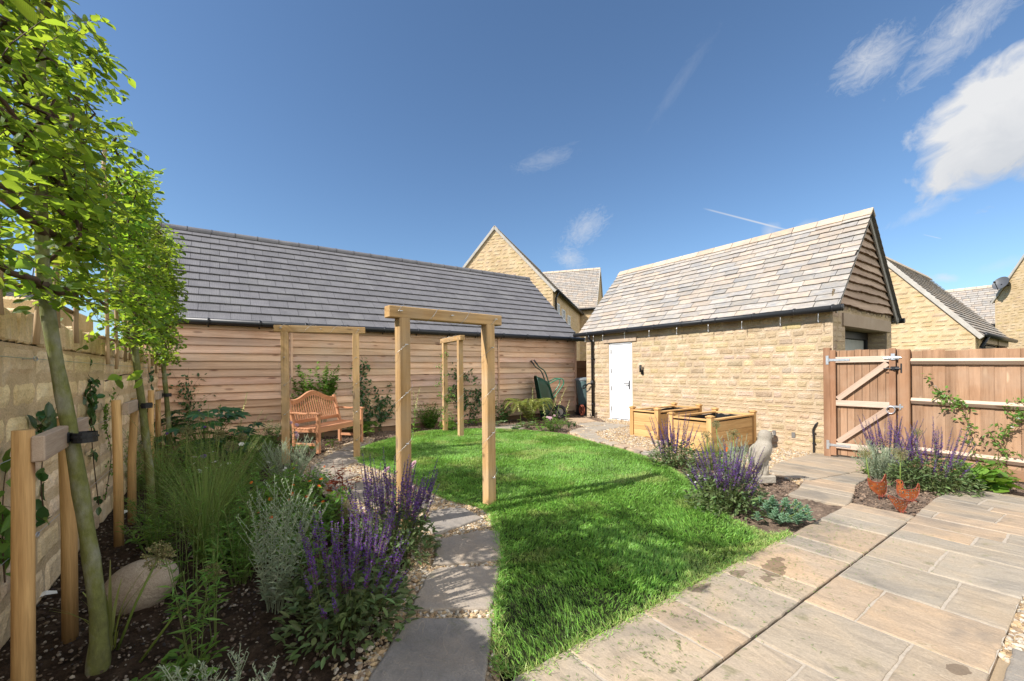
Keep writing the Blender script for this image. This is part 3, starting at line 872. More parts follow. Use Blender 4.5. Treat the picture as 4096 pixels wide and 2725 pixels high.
# far sides
quad(m, (GX, GY1, -.3), (GXB, GY1, -.3), (GXB, GY1, 2.36), (GX, GY1, 2.36))
m.add([(GX, GY1, 2.36), (GXB, GY1, 2.36), (RXG, GY1, RZG - .12)], None, [[0, 1, 2]])
quad(m, (GXB, GY0, -.3), (GXB, GY1, -.3), (GXB, GY1, 2.36), (GXB, GY0, 2.36))
pb(m, 'wall', M['wallstone'], gar)
m = MB(); box(m, (GX + .03, (door[0] + door[1]) / 2 + .015, 2.143), (.13, 1.12, .175), None, .006); pb(m, 'lintel', M['lintel'], gar)
m = MB(); box(m, ((OPEN[0] + OPEN[1]) / 2 + .02, GY0 + .03, 2.192), (OPEN[1] - OPEN[0] + .33, .12, .235), None, .006, (.95, .95, .95)); pb(m, 'lintel', M['lintel'], gar)
# side door
m = MB()
for yy in (door[0] + .022, door[1] - .022): box(m, (GX + .045, yy, 1.0), (.07, .044, 2.06), None, .003)
box(m, (GX + .045, (door[0] + door[1]) / 2, 2.03), (.07, door[1] - door[0], .044), None, .003)
box(m, (GX + .02, (door[0] + door[1]) / 2, -.012), (.14, door[1] - door[0] + .05, .035), None, .006)
pb(m, 'door_frame', M['white_paint'], gar)
m = MB(); box(m, (GX + .052, (door[0] + door[1]) / 2, 1.012), (.045, door[1] - door[0] - .10, 1.975), None, .004)
dr = pb(m, 'door', M['white_paint'], gar)
m = MB(); hy_ = door[0] + .115
box(m, (GX + .026, hy_, .93), (.012, .032, .23), None, .003); tube(m, [(GX + .03, hy_, .975), (GX - .028, hy_, .975), (GX - .032, hy_ + .03, .975), (GX - .03, hy_ + .135, .972)], .0105, 8)
tube(m, [(GX + .02, hy_, .905), (GX - .006, hy_, .905)], .014, 8)
m.build('handle', M['black'], dr, True, loc=np.array(gar.location))
for z in (.28, .83, 1.30, 1.82):
    m = MB(); box(m, (GX + .022, door[1] - .056, z), (.02, .026, .10), None, .004); m.build('hinge', M['grey_paint'], dr, loc=np.array(gar.location))
# roof
pg = math.atan2(RZG - EZG, RXG - EXG); SG = math.hypot(RZG - EZG, RXG - EXG); RY0, RY1 = 2.66, 8.92
m = MB()
def stcol(r):
    k = rng.random(); c = np.array([1.0, 1.0, 1.0]) if k < .45 else (np.array([1.06, 1.0, .94]) if k < .75 else np.array([.90, .93, .96]))
    return c * rng.normal(1, .065)
roof_tiles(m, (EXG, RY0, EZG), (0, 1, 0), (math.cos(pg), 0, math.sin(pg)), (-math.sin(pg), 0, math.cos(pg)), RY1 - RY0, SG - .10, .166, (.30, .55), .017, stcol, brk=.004, jit=.0025, segs=5, gap=.0042)
roof_tiles(m, (2 * RXG - EXG, RY0, EZG), (0, 1, 0), (-math.cos(pg), 0, math.sin(pg)), (math.sin(pg), 0, math.cos(pg)), RY1 - RY0, SG - .10, .166, (.30, .55), .017, stcol, brk=.004, jit=.0025, segs=5, gap=.0042)
for s in (1, -1):
    e = RXG - s * (RXG - EXG)
    quad(m, (e, RY0 + .01, EZG - .012), (e, RY1 - .01, EZG - .012), (RXG, RY1 - .01, RZG - .04), (RXG, RY0 + .01, RZG - .04), (.5, .5, .5))
pb(m, 'roof', M['riven'], gar)
m = MB(); y = RY0 - .005
while y < RY1 - .02:
    l = min(rng.uniform(.43, .47), RY1 - y)
    c = np.array([1.32, 1.16, .98]) * rng.normal(1, .08)
    for s in (1, -1):
        Mx = basis((0, 1, 0), (-s * math.sin(pg), 0, math.cos(pg)))
        box(m, (RXG - s * .085 * math.cos(pg), y + l / 2, RZG + .045 - .085 * math.sin(pg)), (l - .006, .20, .032), Mx, .006, c, 0, .0012)
    y += l
pb(m, 'ridge', M['riven'], gar)
m = MB(); gx = EXG - .045
tube(m, [(gx, RY0 - .06, 2.335), (gx, 9.06, 2.345)], .056, 12)
for y in (2.72, 3.3, 4.0, 4.75, 5.55, 6.3, 7.1, 7.9, 8.5, 5.05): tube(m, [(gx, y, 2.34), (gx, y + .03, 2.34)], .064, 12)
tube(m, [(gx, RY0 - .065, 2.335), (gx, RY0 - .05, 2.335)], .06, 12)
pb(m, 'gutter', M['black'], gar, True)
m = MB(); tube(m, [(gx, 8.47, 2.31), (gx, 8.47, 2.22), (GX - .06, 8.47, 2.12), (GX - .06, 8.47, .02)], .034, 10)
for z in (.35, 1.0, 1.62): tube(m, [(GX - .06, 8.47, z), (GX - .06, 8.47, z + .035)], .042, 10); box(m, (GX - .02, 8.47, z + .017), (.06, .1, .03), None, .003)
pb(m, 'downpipe', M['black'], gar, True)
for y in (2.95, 3.55, 4.25, 4.95, 5.7, 6.45, 7.2, 7.95, 8.3, 8.62):
    m = MB(); tube(m, [(gx + .01, y, 2.29), (gx, y, 2.25), (gx + .004, y + .006, 2.16), (gx, y, 2.12)], .0045, 5); tube(m, [(gx - .012, y - .012, 2.235), (gx + .012, y + .012, 2.235)], .005, 5); pb(m, 'light_hook', M['wire'], gar)
# bargeboards and waney boards of the gable
m = MB()
for s in (1, -1):
    e = RXG - s * (RXG - EXG)
    beam(m, (e + s * .02, GY0 - .075, EZG - .07), (RXG - s * .004, GY0 - .075 - .003 * (s > 0), RZG - .09), .03, .13, (0, 0, 1), .004)
pb(m, 'bargeboard', M['taupe'], gar)
m = MB(); box(m, (2 * RXG - EXG + .0, GY0 - .05, EZG - .02), (.17, .1, .11), None, .006); pb(m, 'eave_block', M['taupe'], gar)
m = MB(); tube(m, [(2 * RXG - EXG + .045, RY0 - .04, 2.335), (2 * RXG - EXG + .045, 9.0, 2.345)], .056, 10); pb(m, 'gutter', M['black'], gar)
m = MB(); z = 2.43; bi = 0
while z < RZG - .12:
    bh = .15 if bi else .17
    def xr(zz): return max((RZG - .02 - zz) / math.tan(pg), .015)
    n = 36; lo_w = xr(z) - .02; hi_w = xr(z + bh + .04) - .02
    t = np.linspace(-1, 1, n); xs_lo = RXG + t * lo_w; xs_hi = RXG + t * hi_w
    ph = rng.uniform(0, 6, 3)
    wav = .014 * np.sin(xs_lo * 2.3 + ph[0]) + .006 * np.sin(xs_lo * 5.9 + ph[1]) + .003 * np.sin(xs_lo * 19 + ph[2]) + rng.normal(0, .0022, n)
    zl = z + wav; yo = GY0 - .045; yi = GY0 - .012; th = .05
    V = np.concatenate([np.column_stack([xs_hi, np.full(n, yi), np.full(n, z + bh + .035)]), np.column_stack([xs_lo, np.full(n, yo - .012), zl + .022]),
                        np.column_stack([xs_lo, np.full(n, yo - .022) + rng.normal(0, .003, n), zl + .006]), np.column_stack([xs_lo, np.full(n, yo + .03), zl - .008 + rng.normal(0, .003, n)])])
    i = np.arange(n - 1); off = rng.uniform(-20, 20, 3)
    q = np.concatenate([np.stack([(r + 1) * n + i, (r + 1) * n + i + 1, r * n + i + 1, r * n + i], 1) for r in range(3)])
    c = np.array([1, 1, 1]) * rng.normal(1, .1); bark = np.array([.42, .33, .27])
    cc = np.concatenate([np.tile(c, (n, 1)), np.tile(c, (n, 1)), np.tile(bark, (n, 1)), np.tile(bark * .8, (n, 1))])
    m.add(V, q, None, cc, np.column_stack([V[:, 0], V[:, 2], V[:, 1]]) + off)
    z += bh; bi += 1
m.add([(EXG + .06, GY0 - .008, EZG + .02), (2 * RXG - EXG - .06, GY0 - .008, EZG + .02), (RXG, GY0 - .008, RZG - .05)], None, [[0, 1, 2]], (.5, .5, .5))
pb(m, 'gable_boarding', M['waney'], gar)
# vehicle door, set back in its opening
m = MB(); box(m, ((OPEN[0] + OPEN[1]) / 2, GY0 + .36, 2.0), (2.4, .08, .15), None, .005)
for x in (OPEN[0] + .03, OPEN[1] - .03): box(m, (x, GY0 + .36, .85), (.06, .08, 2.3), None, .005)
pb(m, 'vehicle_door_frame', M['black'], gar)
m = MB(); x = OPEN[0] + .07
while x < OPEN[1] - .08:
    box(m, (x + .037, GY0 + .39, .82), (.066, .022, 2.2), None, .009); x += .074
pb(m, 'vehicle_door', M['dooropen'], gar)
for y in (3.75, 3.42):
    m = MB(); box(m, (GX - .012, y, .09), (.012, .06, .1), None, .003, (.6, .6, .6)); pb(m, 'weep_vent', M['grey_paint'], gar)
m = MB(); tube(m, [(GX - .035, 3.09, -.2), (GX - .035, 3.09, .1), (GX - .03, 3.1, .22), (GX - .033, 3.06, .32), (GX - .005, 3.03, .36)], .014, 7)
for z in (-.02, .17): box(m, (GX - .03, 3.085, z), (.03, .05, .02), None, .003)
pb(m, 'supply_cable', M['black'], gar)

# wall lamp beside the door
lm = thing('wall_lamp', 'small black up and down wall lamp beside the white garage door', 'lamp', (GX, 6.79, 1.28))
m = MB(); tube(m, [(-.085, 0, -.02), (-.085, 0, .155)], .03, 14); tube(m, [(-.085, 0, .155), (-.085, 0, .16)], .026, 14); m.build('lamp_tube', M['black'], lm, True)
m = MB(); box(m, (-.02, 0, -.02), (.03, .07, .11), None, .006); tube(m, [(-.02, 0, 0), (-.08, 0, 0)], .016, 8); m.build('bracket', M['black'], lm)

# ------------------------------------------------------------------ 3. garden wall on the left, with upright coping
gw = thing('garden_wall', 'long sandy stone boundary wall topped with upright coping stones, behind the pleached trees', 'garden wall', (-.9, 4.2, 0))
m = MB()
stone_rows(m, (-.9, -1.2), (0, 1), (1, 0), 10.75, -.05, 1.50, .045, (.17, .205, .225), (.30, .52), .014, .018, sv=.17)
panel(m, (-.9, -1.2), (0, 1), -.1, 1.52, 0, 10.75, 0, (1, 0), (.82, .80, .78))
quad(m, (-1.13, -1.2, -.1), (-1.13, 9.55, -.1), (-1.13, 9.55, 1.52), (-1.13, -1.2, 1.52)); quad(m, (-.9, -1.2, 1.52), (-1.13, -1.2, 1.52), (-1.13, 9.55, 1.52), (-.9, 9.55, 1.52))
pb(m, 'wall', M['stone'], gw)
m = MB(); y = -1.2
while y < 9.45:
    w = rng.uniform(.055, .10); h = .165 + rng.uniform(-.018, .018)
    box(m, (-1.01, y + w / 2, 1.505 + h / 2), (.26, w - .008, h), None, .012, np.array([.93, .92, .92]) * rng.normal(1, .09), 2, .003); y += w
quad(m, (-.9, -1.2, 1.50), (-.9, 9.45, 1.50), (-.9, 9.45, 1.63), (-.9, -1.2, 1.63), (.8, .8, .8))
pb(m, 'coping', M['stone'], gw)
for z in (1.42, .92, .45):
    m = MB(); ys = np.linspace(-.5, 9.2, 9); tube(m, np.column_stack([np.full(9, -.845), ys, np.full(9, z)]), .0022, 4)
    for yy in (1.2, 3.4, 5.6, 7.8): tube(m, [(-.9, yy, z), (-.84, yy, z)], .005, 5); tube(m, [(-.84 , yy + .03 * math.cos(t), z + .012 * math.sin(t)) for t in np.linspace(0, 6.28, 9)], .003, 4)
    pb(m, 'training_wire', M['wire'], gw)
# a stub of taller wall beyond it
sp = thing('stone_pier', 'square sandy stone pier rising just behind the boundary wall', 'pier', (-1.5, 6.2, 0))
m = MB(); box(m, (-1.5, 6.2, .9), (.4, 1.5, 1.8), None, .02); box(m, (-1.5, 6.2, 1.9), (.5, 1.6, .22), None, .03, (1.02, .95, .86)); pb(m, 'pier_body', M['stone'], sp)

# ------------------------------------------------------------------ 4. houses beyond
def house(name, label, E, phi, halfw, eave, pitch, L, mode='front', tile=(.22, .45), expo=.17, base=-.3, win=(), cop=True, gutter=True, wallres=.09, sv=.1, left=False, group='stone houses beyond the garden'):
    """E = right-hand eave corner of the gable (plan); gable runs from E along -g, length L along d"""
    g = np.array([math.cos(phi), math.sin(phi)]); d = np.array([-g[1], g[0]])      # d points away behind the gable
    E = np.asarray(E, float); Lc = E - g * 2 * halfw; rise = halfw * math.tan(pitch); zr = eave + rise
    h = thing(name, label, 'house', (E[0], E[1], 0), 0, group)
    m = MB(); prof = lambda u: eave + rise - abs(u - halfw) * math.tan(pitch) - .03
    hs = (.11, .15, .19)
    stone_rows(m, Lc, g, -d, 2 * halfw, max(base, 0 if eave > 3 else base), zr, wallres, hs, (.25, .55), .02, .014, prof=prof, sv=sv)
    P3 = lambda p, z: (p[0], p[1], z)
    m.add([P3(Lc, base), P3(E, base), P3(E, eave), P3((Lc + E) / 2, zr), P3(Lc, eave)], None, None, (1.1, 1.1, 1.1), ngons=[[0, 1, 2, 3, 4]])
    B1, B2 = E + d * L, Lc + d * L
    hl = [(a, b, c, e) for (a, b, c, e) in win]
    stone_rows(m, E, d, g, L, max(base, 0 if eave > 3 else base), eave, wallres * 1.3, hs, (.25, .55), .02, .014, holes=hl, sv=sv)
    if left: stone_rows(m, Lc, d, -g, L, 1.0, eave, wallres * 1.3, hs, (.25, .55), .02, .014, sv=sv)
    quad(m, P3(E, base), P3(B1, base), P3(B1, eave), P3(E, eave), (1.08, 1.08, 1.08))
    quad(m, P3(Lc, base), P3(B2, base), P3(B2, eave), P3(Lc, eave))
    m.add([P3(B2, base), P3(B1, base), P3(B1, eave), P3((B1 + B2) / 2, zr), P3(B2, eave)], None, None, (1, 1, 1), ngons=[[0, 1, 2, 3, 4]])
    pb(m, 'wall', M['stone_far'], h)
    SLh = halfw / math.cos(pitch); ov = .16
    m = MB()
    for s, C in ((1, E), (-1, Lc)):
        o3 = np.array([*(C + g * s * ov - d * .06), eave - ov * math.tan(pitch) + .03])
        S = np.array([*(-g * s * math.cos(pitch)), math.sin(pitch)]); N = np.array([*(g * s * math.sin(pitch)), math.cos(pitch)])
        roof_tiles(m, o3, (*d, 0), S, N, L + .12, SLh + ov / math.cos(pitch), expo, tile, .018, stcol, brk=.004, segs=2, gap=.006)
        e0, e1 = o3, o3 + np.array([*(d * (L + .12)), 0]); r0, r1 = e0 + S * (SLh + ov / math.cos(pitch)), e1 + S * (SLh + ov / math.cos(pitch))
        quad(m, e0 - N * .01, e1 - N * .01, r1 - N * .01, r0 - N * .01, (.5, .5, .5))
    rp0, rp1 = (Lc + E) / 2 - d * .06, (Lc + E) / 2 + d * (L + .06)
    y = 0
    while y < L + .1:
        w = min(.5, L + .12 - y)
        for s in (1, -1):
            c3 = np.array([*(rp0 + d * (y + w / 2) + g * s * .09), zr + .10 - .09 * math.tan(pitch)])
            box(m, c3, (w - .01, .24, .035), basis((*d, 0), (*(g * s * math.sin(pitch)), math.cos(pitch))), .006, np.array([1.3, 1.2, 1.05]) * rng.normal(1, .05))
        y += .5
    pb(m, 'roof', M['riven'], h)
    if cop:
        m = MB()
        for s, C in ((1, E), (-1, Lc)):
            a = np.array([*(C + g * s * (ov - .02) - d * .05), eave - ov * math.tan(pitch) - .02]); b = np.array([*((Lc + E) / 2 - d * .05), zr + .0])
            beam(m, a, b, .07, .12, (0, 0, 1), .01)
        pb(m, 'verge', M['coping'], h)
    if gutter:
        for s, C in ((1, E), (-1, Lc)):
            m = MB(); a = C + g * s * (ov + .05); tube(m, [(*a, eave - .12), (*(a + d * L), eave - .12)], .07, 8)
            pb(m, 'gutter', M['black'], h, True)
        m = MB(); a = E + g * .08 + d * .35; tube(m, [(*(E + g * (ov + .05) + d * .35), eave - .15), (*a, eave - .45), (*a, base)], .05, 8)
        pb(m, 'downpipe', M['black'], h, True)
    for (a, b, c, e) in win:
        p0, p1 = E + d * a, E + d * b; mid = (p0 + p1) / 2
        Mx = np.array([[d[0], g[0], 0], [d[1], g[1], 0], [0, 0, 1]])
        m = MB(); w_, h_ = b - a, e - c
        for t in (-1, 1): box(m, (*(mid + d * t * (w_ / 2 - .03) + g * .03), (c + e) / 2), (.06, .08, h_), Mx, .004)
        for zz in (c + .03, (c + e) / 2, e - .03): box(m, (*(mid + g * .033), zz), (w_ - .13, .07, .05), Mx, .004)
        box(m, (*(mid + g * .037), (c + e) / 2), (.035, .06, h_ - .13), Mx, .004)
        wf = pb(m, 'window', M['white_paint'], h)
        m = MB(); box(m, (*(mid + g * .012), (c + e) / 2), (w_ - .1, .012, h_ - .1), Mx, .002); m.build('pane', M['glass'], wf, loc=np.array(h.location))
    return h, E, g, d, zr
PH = R(-52)
h1 = house('gable_house', 'tall stone house with pointed gable showing above the dark barn roof', (12.8, 15.05), PH, 2.85, 5.2, R(47.5), 9.0,
           win=[(.85, 1.4, 3.6, 4.6), (2.15, 2.95, 3.5, 4.5), (3.9, 4.6, 3.4, 4.4)])
# its wing, set square behind: ridge parallel to the gable
gW = np.array([math.cos(PH), math.sin(PH)]); dW = np.array([-gW[1], gW[0]])
Sw = np.array([12.8, 15.05]) + dW * 9.0
h2 = house('slate_house', 'stone house with a mottled stone slate roof between barn and garage', tuple(Sw + gW * 1.05 + dW * 5.8), PH + R(90), 2.9, 5.5, R(48), 4.2, cop=True, tile=(.25, .45), expo=.2, left=True)
# second garage, across the lane
g2 = house('lane_garage', 'low stone garage with stepped roof edge beyond the close boarded fence', (18.0, 2.345), R(-90), 2.15, 2.36, R(51), 6.1, base=-.4, tile=(.3, .5), expo=.16, wallres=.07)
g2[0]['category'] = 'garage'
m = MB()
gr = g2[0]
for k, x in enumerate((19.2, 21.7)):
    m = MB(); box(m, (x + .9, 2.30, 1.05), (1.9, .03, 1.9), None, .005); box(m, (x + .9, 2.315, 1.98), (1.9, .06, .06), None, .005, (.5, .5, .5)); pb(m, 'vehicle_door', M['black'], gr)
    m = MB(); box(m, (x + .9, 2.305, 2.13), (2.2, .08, .21), None, .006); pb(m, 'lintel', M['lintel'], gr)

_L3 = np.array([34.87, 3.8]); _g3 = np.array([-.7071, -.7071])
h3 = house('dish_house', 'tall stone house at the edge with a satellite dish high on its gable', tuple(_L3 + _g3 * 7.4), R(225), 3.7, 5.0, R(50), 9.0, tile=(.3, .5), expo=.2, wallres=.12)
h4 = house('distant_house', 'distant house with wide stone slate roof and small white window under its eaves', (42.0, 2.2), 0.0, 2.0, 3.9, R(51), 7.5, tile=(.3, .5), expo=.2, wallres=.2, left=True, cop=False)
m = MB()
for yy in (3.75, 4.35, 4.95): box(m, (37.95, yy, 3.28), (.08, .06, .85), None, .004)
for zz in (2.88, 3.28, 3.68): box(m, (37.95, 4.35, zz), (.08, 1.26, .06), None, .004)
wf = pb(m, 'window', M['white_paint'], h4[0])
m = MB(); box(m, (37.97, 4.35, 3.28), (.02, 1.2, .8), None, .002, (1.5, 2.0, 3.0)); m.build('pane', M['glass'], wf, loc=np.array(h4[0].location))
h5 = house('neighbour_house', 'neighbouring house whose pale slate roof shows through the leaves over the boundary wall', (-6.0, 12.0), 0.0, 3.2, 3.0, R(46), 26.0, tile=(.3, .5), expo=.22, wallres=.3, cop=False)
# satellite dish
c = _L3 + _g3 * .78; nv = np.array([-.7071, .7071, 0])
dish = thing('satellite_dish', 'dark grey satellite dish on the gable of the stone house at the frame edge', 'satellite dish', (c[0] + nv[0] * .35, c[1] + nv[1] * .35, 5.72))
m = MB(); ax = unit(np.array([-.75, .35, .42])); Bm = basis(ax)
rr = np.linspace(0, 1, 7); V = []; n = 20
for r in rr:
    for t in np.linspace(0, 2 * np.pi, n, endpoint=False): V.append(Bm @ np.array([.10 * r * r - .05, .34 * r * math.cos(t), .38 * r * math.sin(t)]))
q = [[a * n + k, a * n + (k + 1) % n, (a + 1) * n + (k + 1) % n, (a + 1) * n + k] for a in range(6) for k in range(n)]
m.add(V, q, None, (1, 1, 1)); m.build('reflector', M['dish'], dish, True)
m = MB(); tube(m, [(0, 0, -.05), tuple(-nv * .18 + np.array([0, 0, -.12])), tuple(-nv * .36 + np.array([0, 0, -.12]))], .03, 8); m.build('wall_bracket', M['black'], dish)
m = MB(); tip = Bm @ np.array([.55, .1, -.25]); tube(m, [Bm @ np.array([.0, .0, -.42]), tip], .018, 6); box(m, tip, (.1, .07, .07), Bm, .01); m.build('feed_arm', M['black'], dish)

# ------------------------------------------------------------------ ground, lawn, gravel, paving
def pl(*pts): return np.array([at(u, v)[:2] for u, v in pts])

LAWN = np.array(list(spline(pl((2000, 2690), (1985, 2560), (1990, 2440), (2010, 2270), (2000, 2160), (1975, 2085), (1955, 2045), (1890, 2020), (1780, 1990), (1600, 1900), (1450, 1850), (1440, 1800), (1560, 1758), (1700, 1728), (1900, 1717), (2100, 1724), (2260, 1742), (2380, 1775), (2500, 1806), (2640, 1855), (2720, 1905), (2790, 1960), (2850, 2030), (2930, 2085), (3020, 2125), (3080, 2150)), 5)))
LAWN = np.concatenate([LAWN, [[3.72, 1.50], [1.05, 1.475], [1.02, 1.56]]])

# garden ground: one displaced sheet of soil
xs = np.arange(-.92, 9.6, .032); ys = np.arange(-.6, 9.95, .032)
XX, YY = np.meshgrid(xs, ys, indexing='ij'); pp = np.column_stack([XX.ravel(), YY.ravel()])
n1 = fbm(pp * 2.2, 1, 3); n2 = fbm(pp * 17, 5, 4); n3 = fbm(pp * 55, 9, 2)
zz = gz(pp[:, 0], pp[:, 1]) - .028 + (n1 - .45) * .03 + np.maximum(n2 - .42, 0) * .085 + (n3 - .4) * .018
bedl = smooth((1.05 - pp[:, 0]) / .5) * smooth((8 - pp[:, 1]) / 1)
zz = zz + .012 * bedl
under = inside(LAWN, pp)
zz = np.where(under, np.minimum(zz, gz(pp[:, 0], pp[:, 1]) - .02), zz)
rest = (pp[:, 1] < 1.46) | ((pp[:, 0] > 5.2) & (pp[:, 1] > 2.2)) | ((pp[:, 0] > 5.0) & (pp[:, 1] < .9))
zz = np.where(rest, np.minimum(zz, gz(pp[:, 0], pp[:, 1]) - .012), zz)
ni, nj = len(xs), len(ys); i, j = np.meshgrid(np.arange(ni - 1), np.arange(nj - 1), indexing='ij'); k = (i * nj + j).ravel()
light = smooth((pp[:, 0] - 1.2) / 2.0)           # soil moist and darker by the wall, mostly shade put into its colour
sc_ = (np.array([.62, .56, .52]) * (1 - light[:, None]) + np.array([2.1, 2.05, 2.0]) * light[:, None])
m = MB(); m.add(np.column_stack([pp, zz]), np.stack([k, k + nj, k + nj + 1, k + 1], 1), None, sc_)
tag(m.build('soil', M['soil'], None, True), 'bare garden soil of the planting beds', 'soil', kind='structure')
# the land around, out to the horizon
m = MB(); g = [-1500, -200, -40, 0, 10, 20, 60, 200, 1500]
for a in range(len(g) - 1):
    for b in range(len(g) - 1):
        quad(m, (g[a], g[b], -.33), (g[a + 1], g[b], -.33), (g[a + 1], g[b + 1], -.33), (g[a], g[b + 1], -.33))
tag(m.build('ground', M['far']), 'open ground around the garden', 'ground', kind='structure')

# lawn: soil-green base and the blades
m = MB(); sheet(m, LAWN, .004, .16); tag(m.build('lawn', M['turf']), 'curved green lawn', 'lawn', kind='structure')
def blades(n, poly, hgt, wid, seed, keep=None):
    poly = np.asarray(poly); lo, hi = poly.min(0), poly.max(0)
    p = rng.uniform(lo, hi, (n, 2)); p = p[inside(poly, p)]
    if keep is not None: p = p[keep(p)]
    n = len(p)
    tuft = fbm(p * 7, 21, 3); dry = fbm(p * 2.1, 33, 4); dry2 = fbm(p * 9, 35, 2)
    ed = edge_dist(poly, p)
    L = hgt * rng.uniform(.5, 1.35, n) * (.40 + 1.25 * tuft) * (.75 + .35 * smooth(ed / .15))
    ang = rng.uniform(0, 2 * np.pi, n) * .45 + 6.28 * fbm(p * 1.6, 44, 2) * 1.6
    lean = rng.uniform(.12, .95, n)
    d = np.column_stack([np.cos(ang) * lean, np.sin(ang) * lean, np.ones(n)]); d = unit(d)
    side = unit(np.cross(d, np.array([0, 0, 1.]) + rng.normal(0, .5, (n, 3))))
    w = wid * rng.uniform(.7, 1.3, n)
    b0 = np.column_stack([p, gz(p[:, 0], p[:, 1]) + .003])
    drop = np.column_stack([np.cos(ang), np.sin(ang), -np.full(n, .7)]) * (L * .28 * lean)[:, None]
    m1 = b0 + d * (L * .55)[:, None]; t = b0 + d * L[:, None] + drop
    V = np.stack([b0 - side * w[:, None] / 2, b0 + side * w[:, None] / 2, m1 + side * w[:, None] * .42, m1 - side * w[:, None] * .42, t], 1)
    k = np.arange(n)[:, None] * 5
    dd = smooth((dry - .51) / .10) * .7 + smooth((dry2 - .57) / .12) * .5 + smooth((.10 - ed) / .10) * .5 * (p[:, 1] < 1.9) + .10 * (rng.random(n) < .12)
    dd = np.clip(dd * rng.uniform(.2, 1.4, n), 0, .9)[:, None]
    grn = tint(n, .24, .06) * (.62 + .8 * fbm(p * 3.1, 51, 3))[:, None]
    c = grn * (1 - dd) + np.array([2.2, 1.35, 2.4]) * rng.uniform(.6, 1.1, (n, 1)) * dd
    return V.reshape(-1, 3), k + np.array([[0, 1, 2, 3]]), k + np.array([[3, 2, 4]]), np.repeat(c, 5, 0)
m = MB()
near = lambda p: rng.random(len(p)) < np.clip(1.25 - np.hypot(p[:, 0], p[:, 1]) / 4.6, .0, 1)
v, q, t, c = blades(380000, LAWN, .033, .0038, 1, near); m.add(v, q, t, c)
v, q, t, c = blades(245000, LAWN, .036, .0068, 2, lambda p: np.hypot(p[:, 0], p[:, 1]) > 2.6); m.add(v, q, t, c)
# ragged fringe hanging over the paving and the gravel
ep = []
for a in range(len(LAWN)):
    p0, p1 = LAWN[a - 1], LAWN[a]; L_ = np.linalg.norm(p1 - p0)
    k = int(L_ * 900); ep.append(p0 + rng.random((k, 1)) * (p1 - p0) + rng.normal(0, .02, (k, 2)))
ep = np.concatenate(ep); n = len(ep)
an = rng.uniform(0, 6.28, n); d = np.column_stack([np.cos(an), np.sin(an), rng.uniform(.3, 1.3, n)])
dr_ = rng.random(n) < np.where(ep[:, 1] < 1.8, .55, .2)
cc = np.where(dr_[:, None], np.array([2.3, 1.35, 2.6]) * rng.uniform(.5, 1.1, (n, 1)), tint(n, .2, .06) * 1.25)
leaves(m, np.column_stack([ep, gz(ep[:, 0], ep[:, 1])]), d, rng.normal(0, 1, (n, 3)), rng.uniform(.025, .06, n), .0042, cc, 'blade')
tag(m.build('grass', M['grass']), 'short green grass with straw coloured patches', 'grass', kind='stuff')

# paving -----------------------------------------------------------------------
J = .0045
def pavcol():
    k = rng.random()
    c = np.array([1.0, 1.0, 1.0]) if k < .35 else (np.array([1.12, .98, .86]) if k < .62 else np.array([.92, .95, .98]))
    return c * rng.normal(1.12, .06)
PATIO = np.array([(-.6, 1.022), (1.0, 1.022), (1.02, 1.49), (5.035, 1.49), (5.035, 1.03), *pl((3740, 1998), (3797, 1972), (3868, 1960), (3939, 1966), (4096, 1991)), (9.0, -.1), (9.0, -1.5), (3.78, -1.5), (3.78, .315), (-.6, .315)])
m = MB(); tan = [(1.10, .98, .86), (1.0, .98, .94), (.93, .945, .94), (.97, .95, .91), (1.05, 1.0, .93)]
cells = []
xs_ = [.98, 1.33, 1.872, 2.13, 2.666, 2.924, 3.47, 3.722, 4.272, 4.53, 5.035]
for a, b in zip(xs_[:-1], xs_[1:]): cells.append((a, b, 1.027, 1.55))
crs = [-.6, .0, .55, 1.09, 1.60, 2.13, 2.70, 3.215, 3.72, 4.27, 4.53, 4.80]
cut = {2.13: [.565], 2.70: [.788], 3.215: [.553], 3.72: [.70, .12, -.55], 4.27: [.30, -.3], 4.53: [.62, -.1], 1.60: [.8], 1.09: [.55], .55: [.72], .0: [.5], -.6: [.7], 2.666: []}
for a, b in zip(crs[:-1], crs[1:]):
    yy = [1.022] + cut.get(a, [.6]) + ([.315] if b <= 3.73 else [-1.5])
    yy = [y for y in yy]
    for p, q_ in zip(yy[:-1], yy[1:]): cells.append((a, b, q_, p))
x = 4.80; wz = [.30, .27, .55, .28, .55, .55, .28, .55, .5, .4]
for w in wz:
    y = 1.8 - rng.uniform(0, .3)
    while y > -1.5:
        l = float(rng.choice([.55, .84, .55, .28])); cells.append((x, x + w, y - l, y)); y -= l
    x += w
kk = 0
for (a, b, c_, d_) in cells:
    g = clip_cell(PATIO, a + J, b - J, c_ + J, d_ - J)
    if len(g) >= 3:
        slab(m, g, .012 + rng.normal(0, .0015), .05, np.array(tan[int(rng.integers(0, 5))]) * rng.normal(1.04, .05), .0022, .001); kk += 1
po = m.build('patio', M['paving']); tag(po, 'patio of riven sandstone flags in buff and grey', 'patio', kind='structure')
m = MB(); PJ = PATIO + 0; sheet(m, np.array([(-.6, .32), (3.775, .32), (3.775, -1.5), (9, -1.5), (9, -.1), *PATIO[5:10][::-1].tolist(), (5.03, 1.018), (-.6, 1.018)]), .0068, .3)
jo = m.build('patio_joint', M['mortar']); jo['kind'] = 'structure'; jo['label'] = 'pale pointing between the patio flags'; jo['category'] = 'pointing'
m = MB(); sheet(m, np.array([(.98, 1.034), (5.03, 1.034), (5.03, 1.48), (1.0, 1.48)]), .0068, .3)
jo = m.build('patio_joint', M['mortar']); jo['kind'] = 'structure'; jo['label'] = 'pale pointing between the patio flags'; jo['category'] = 'pointing'
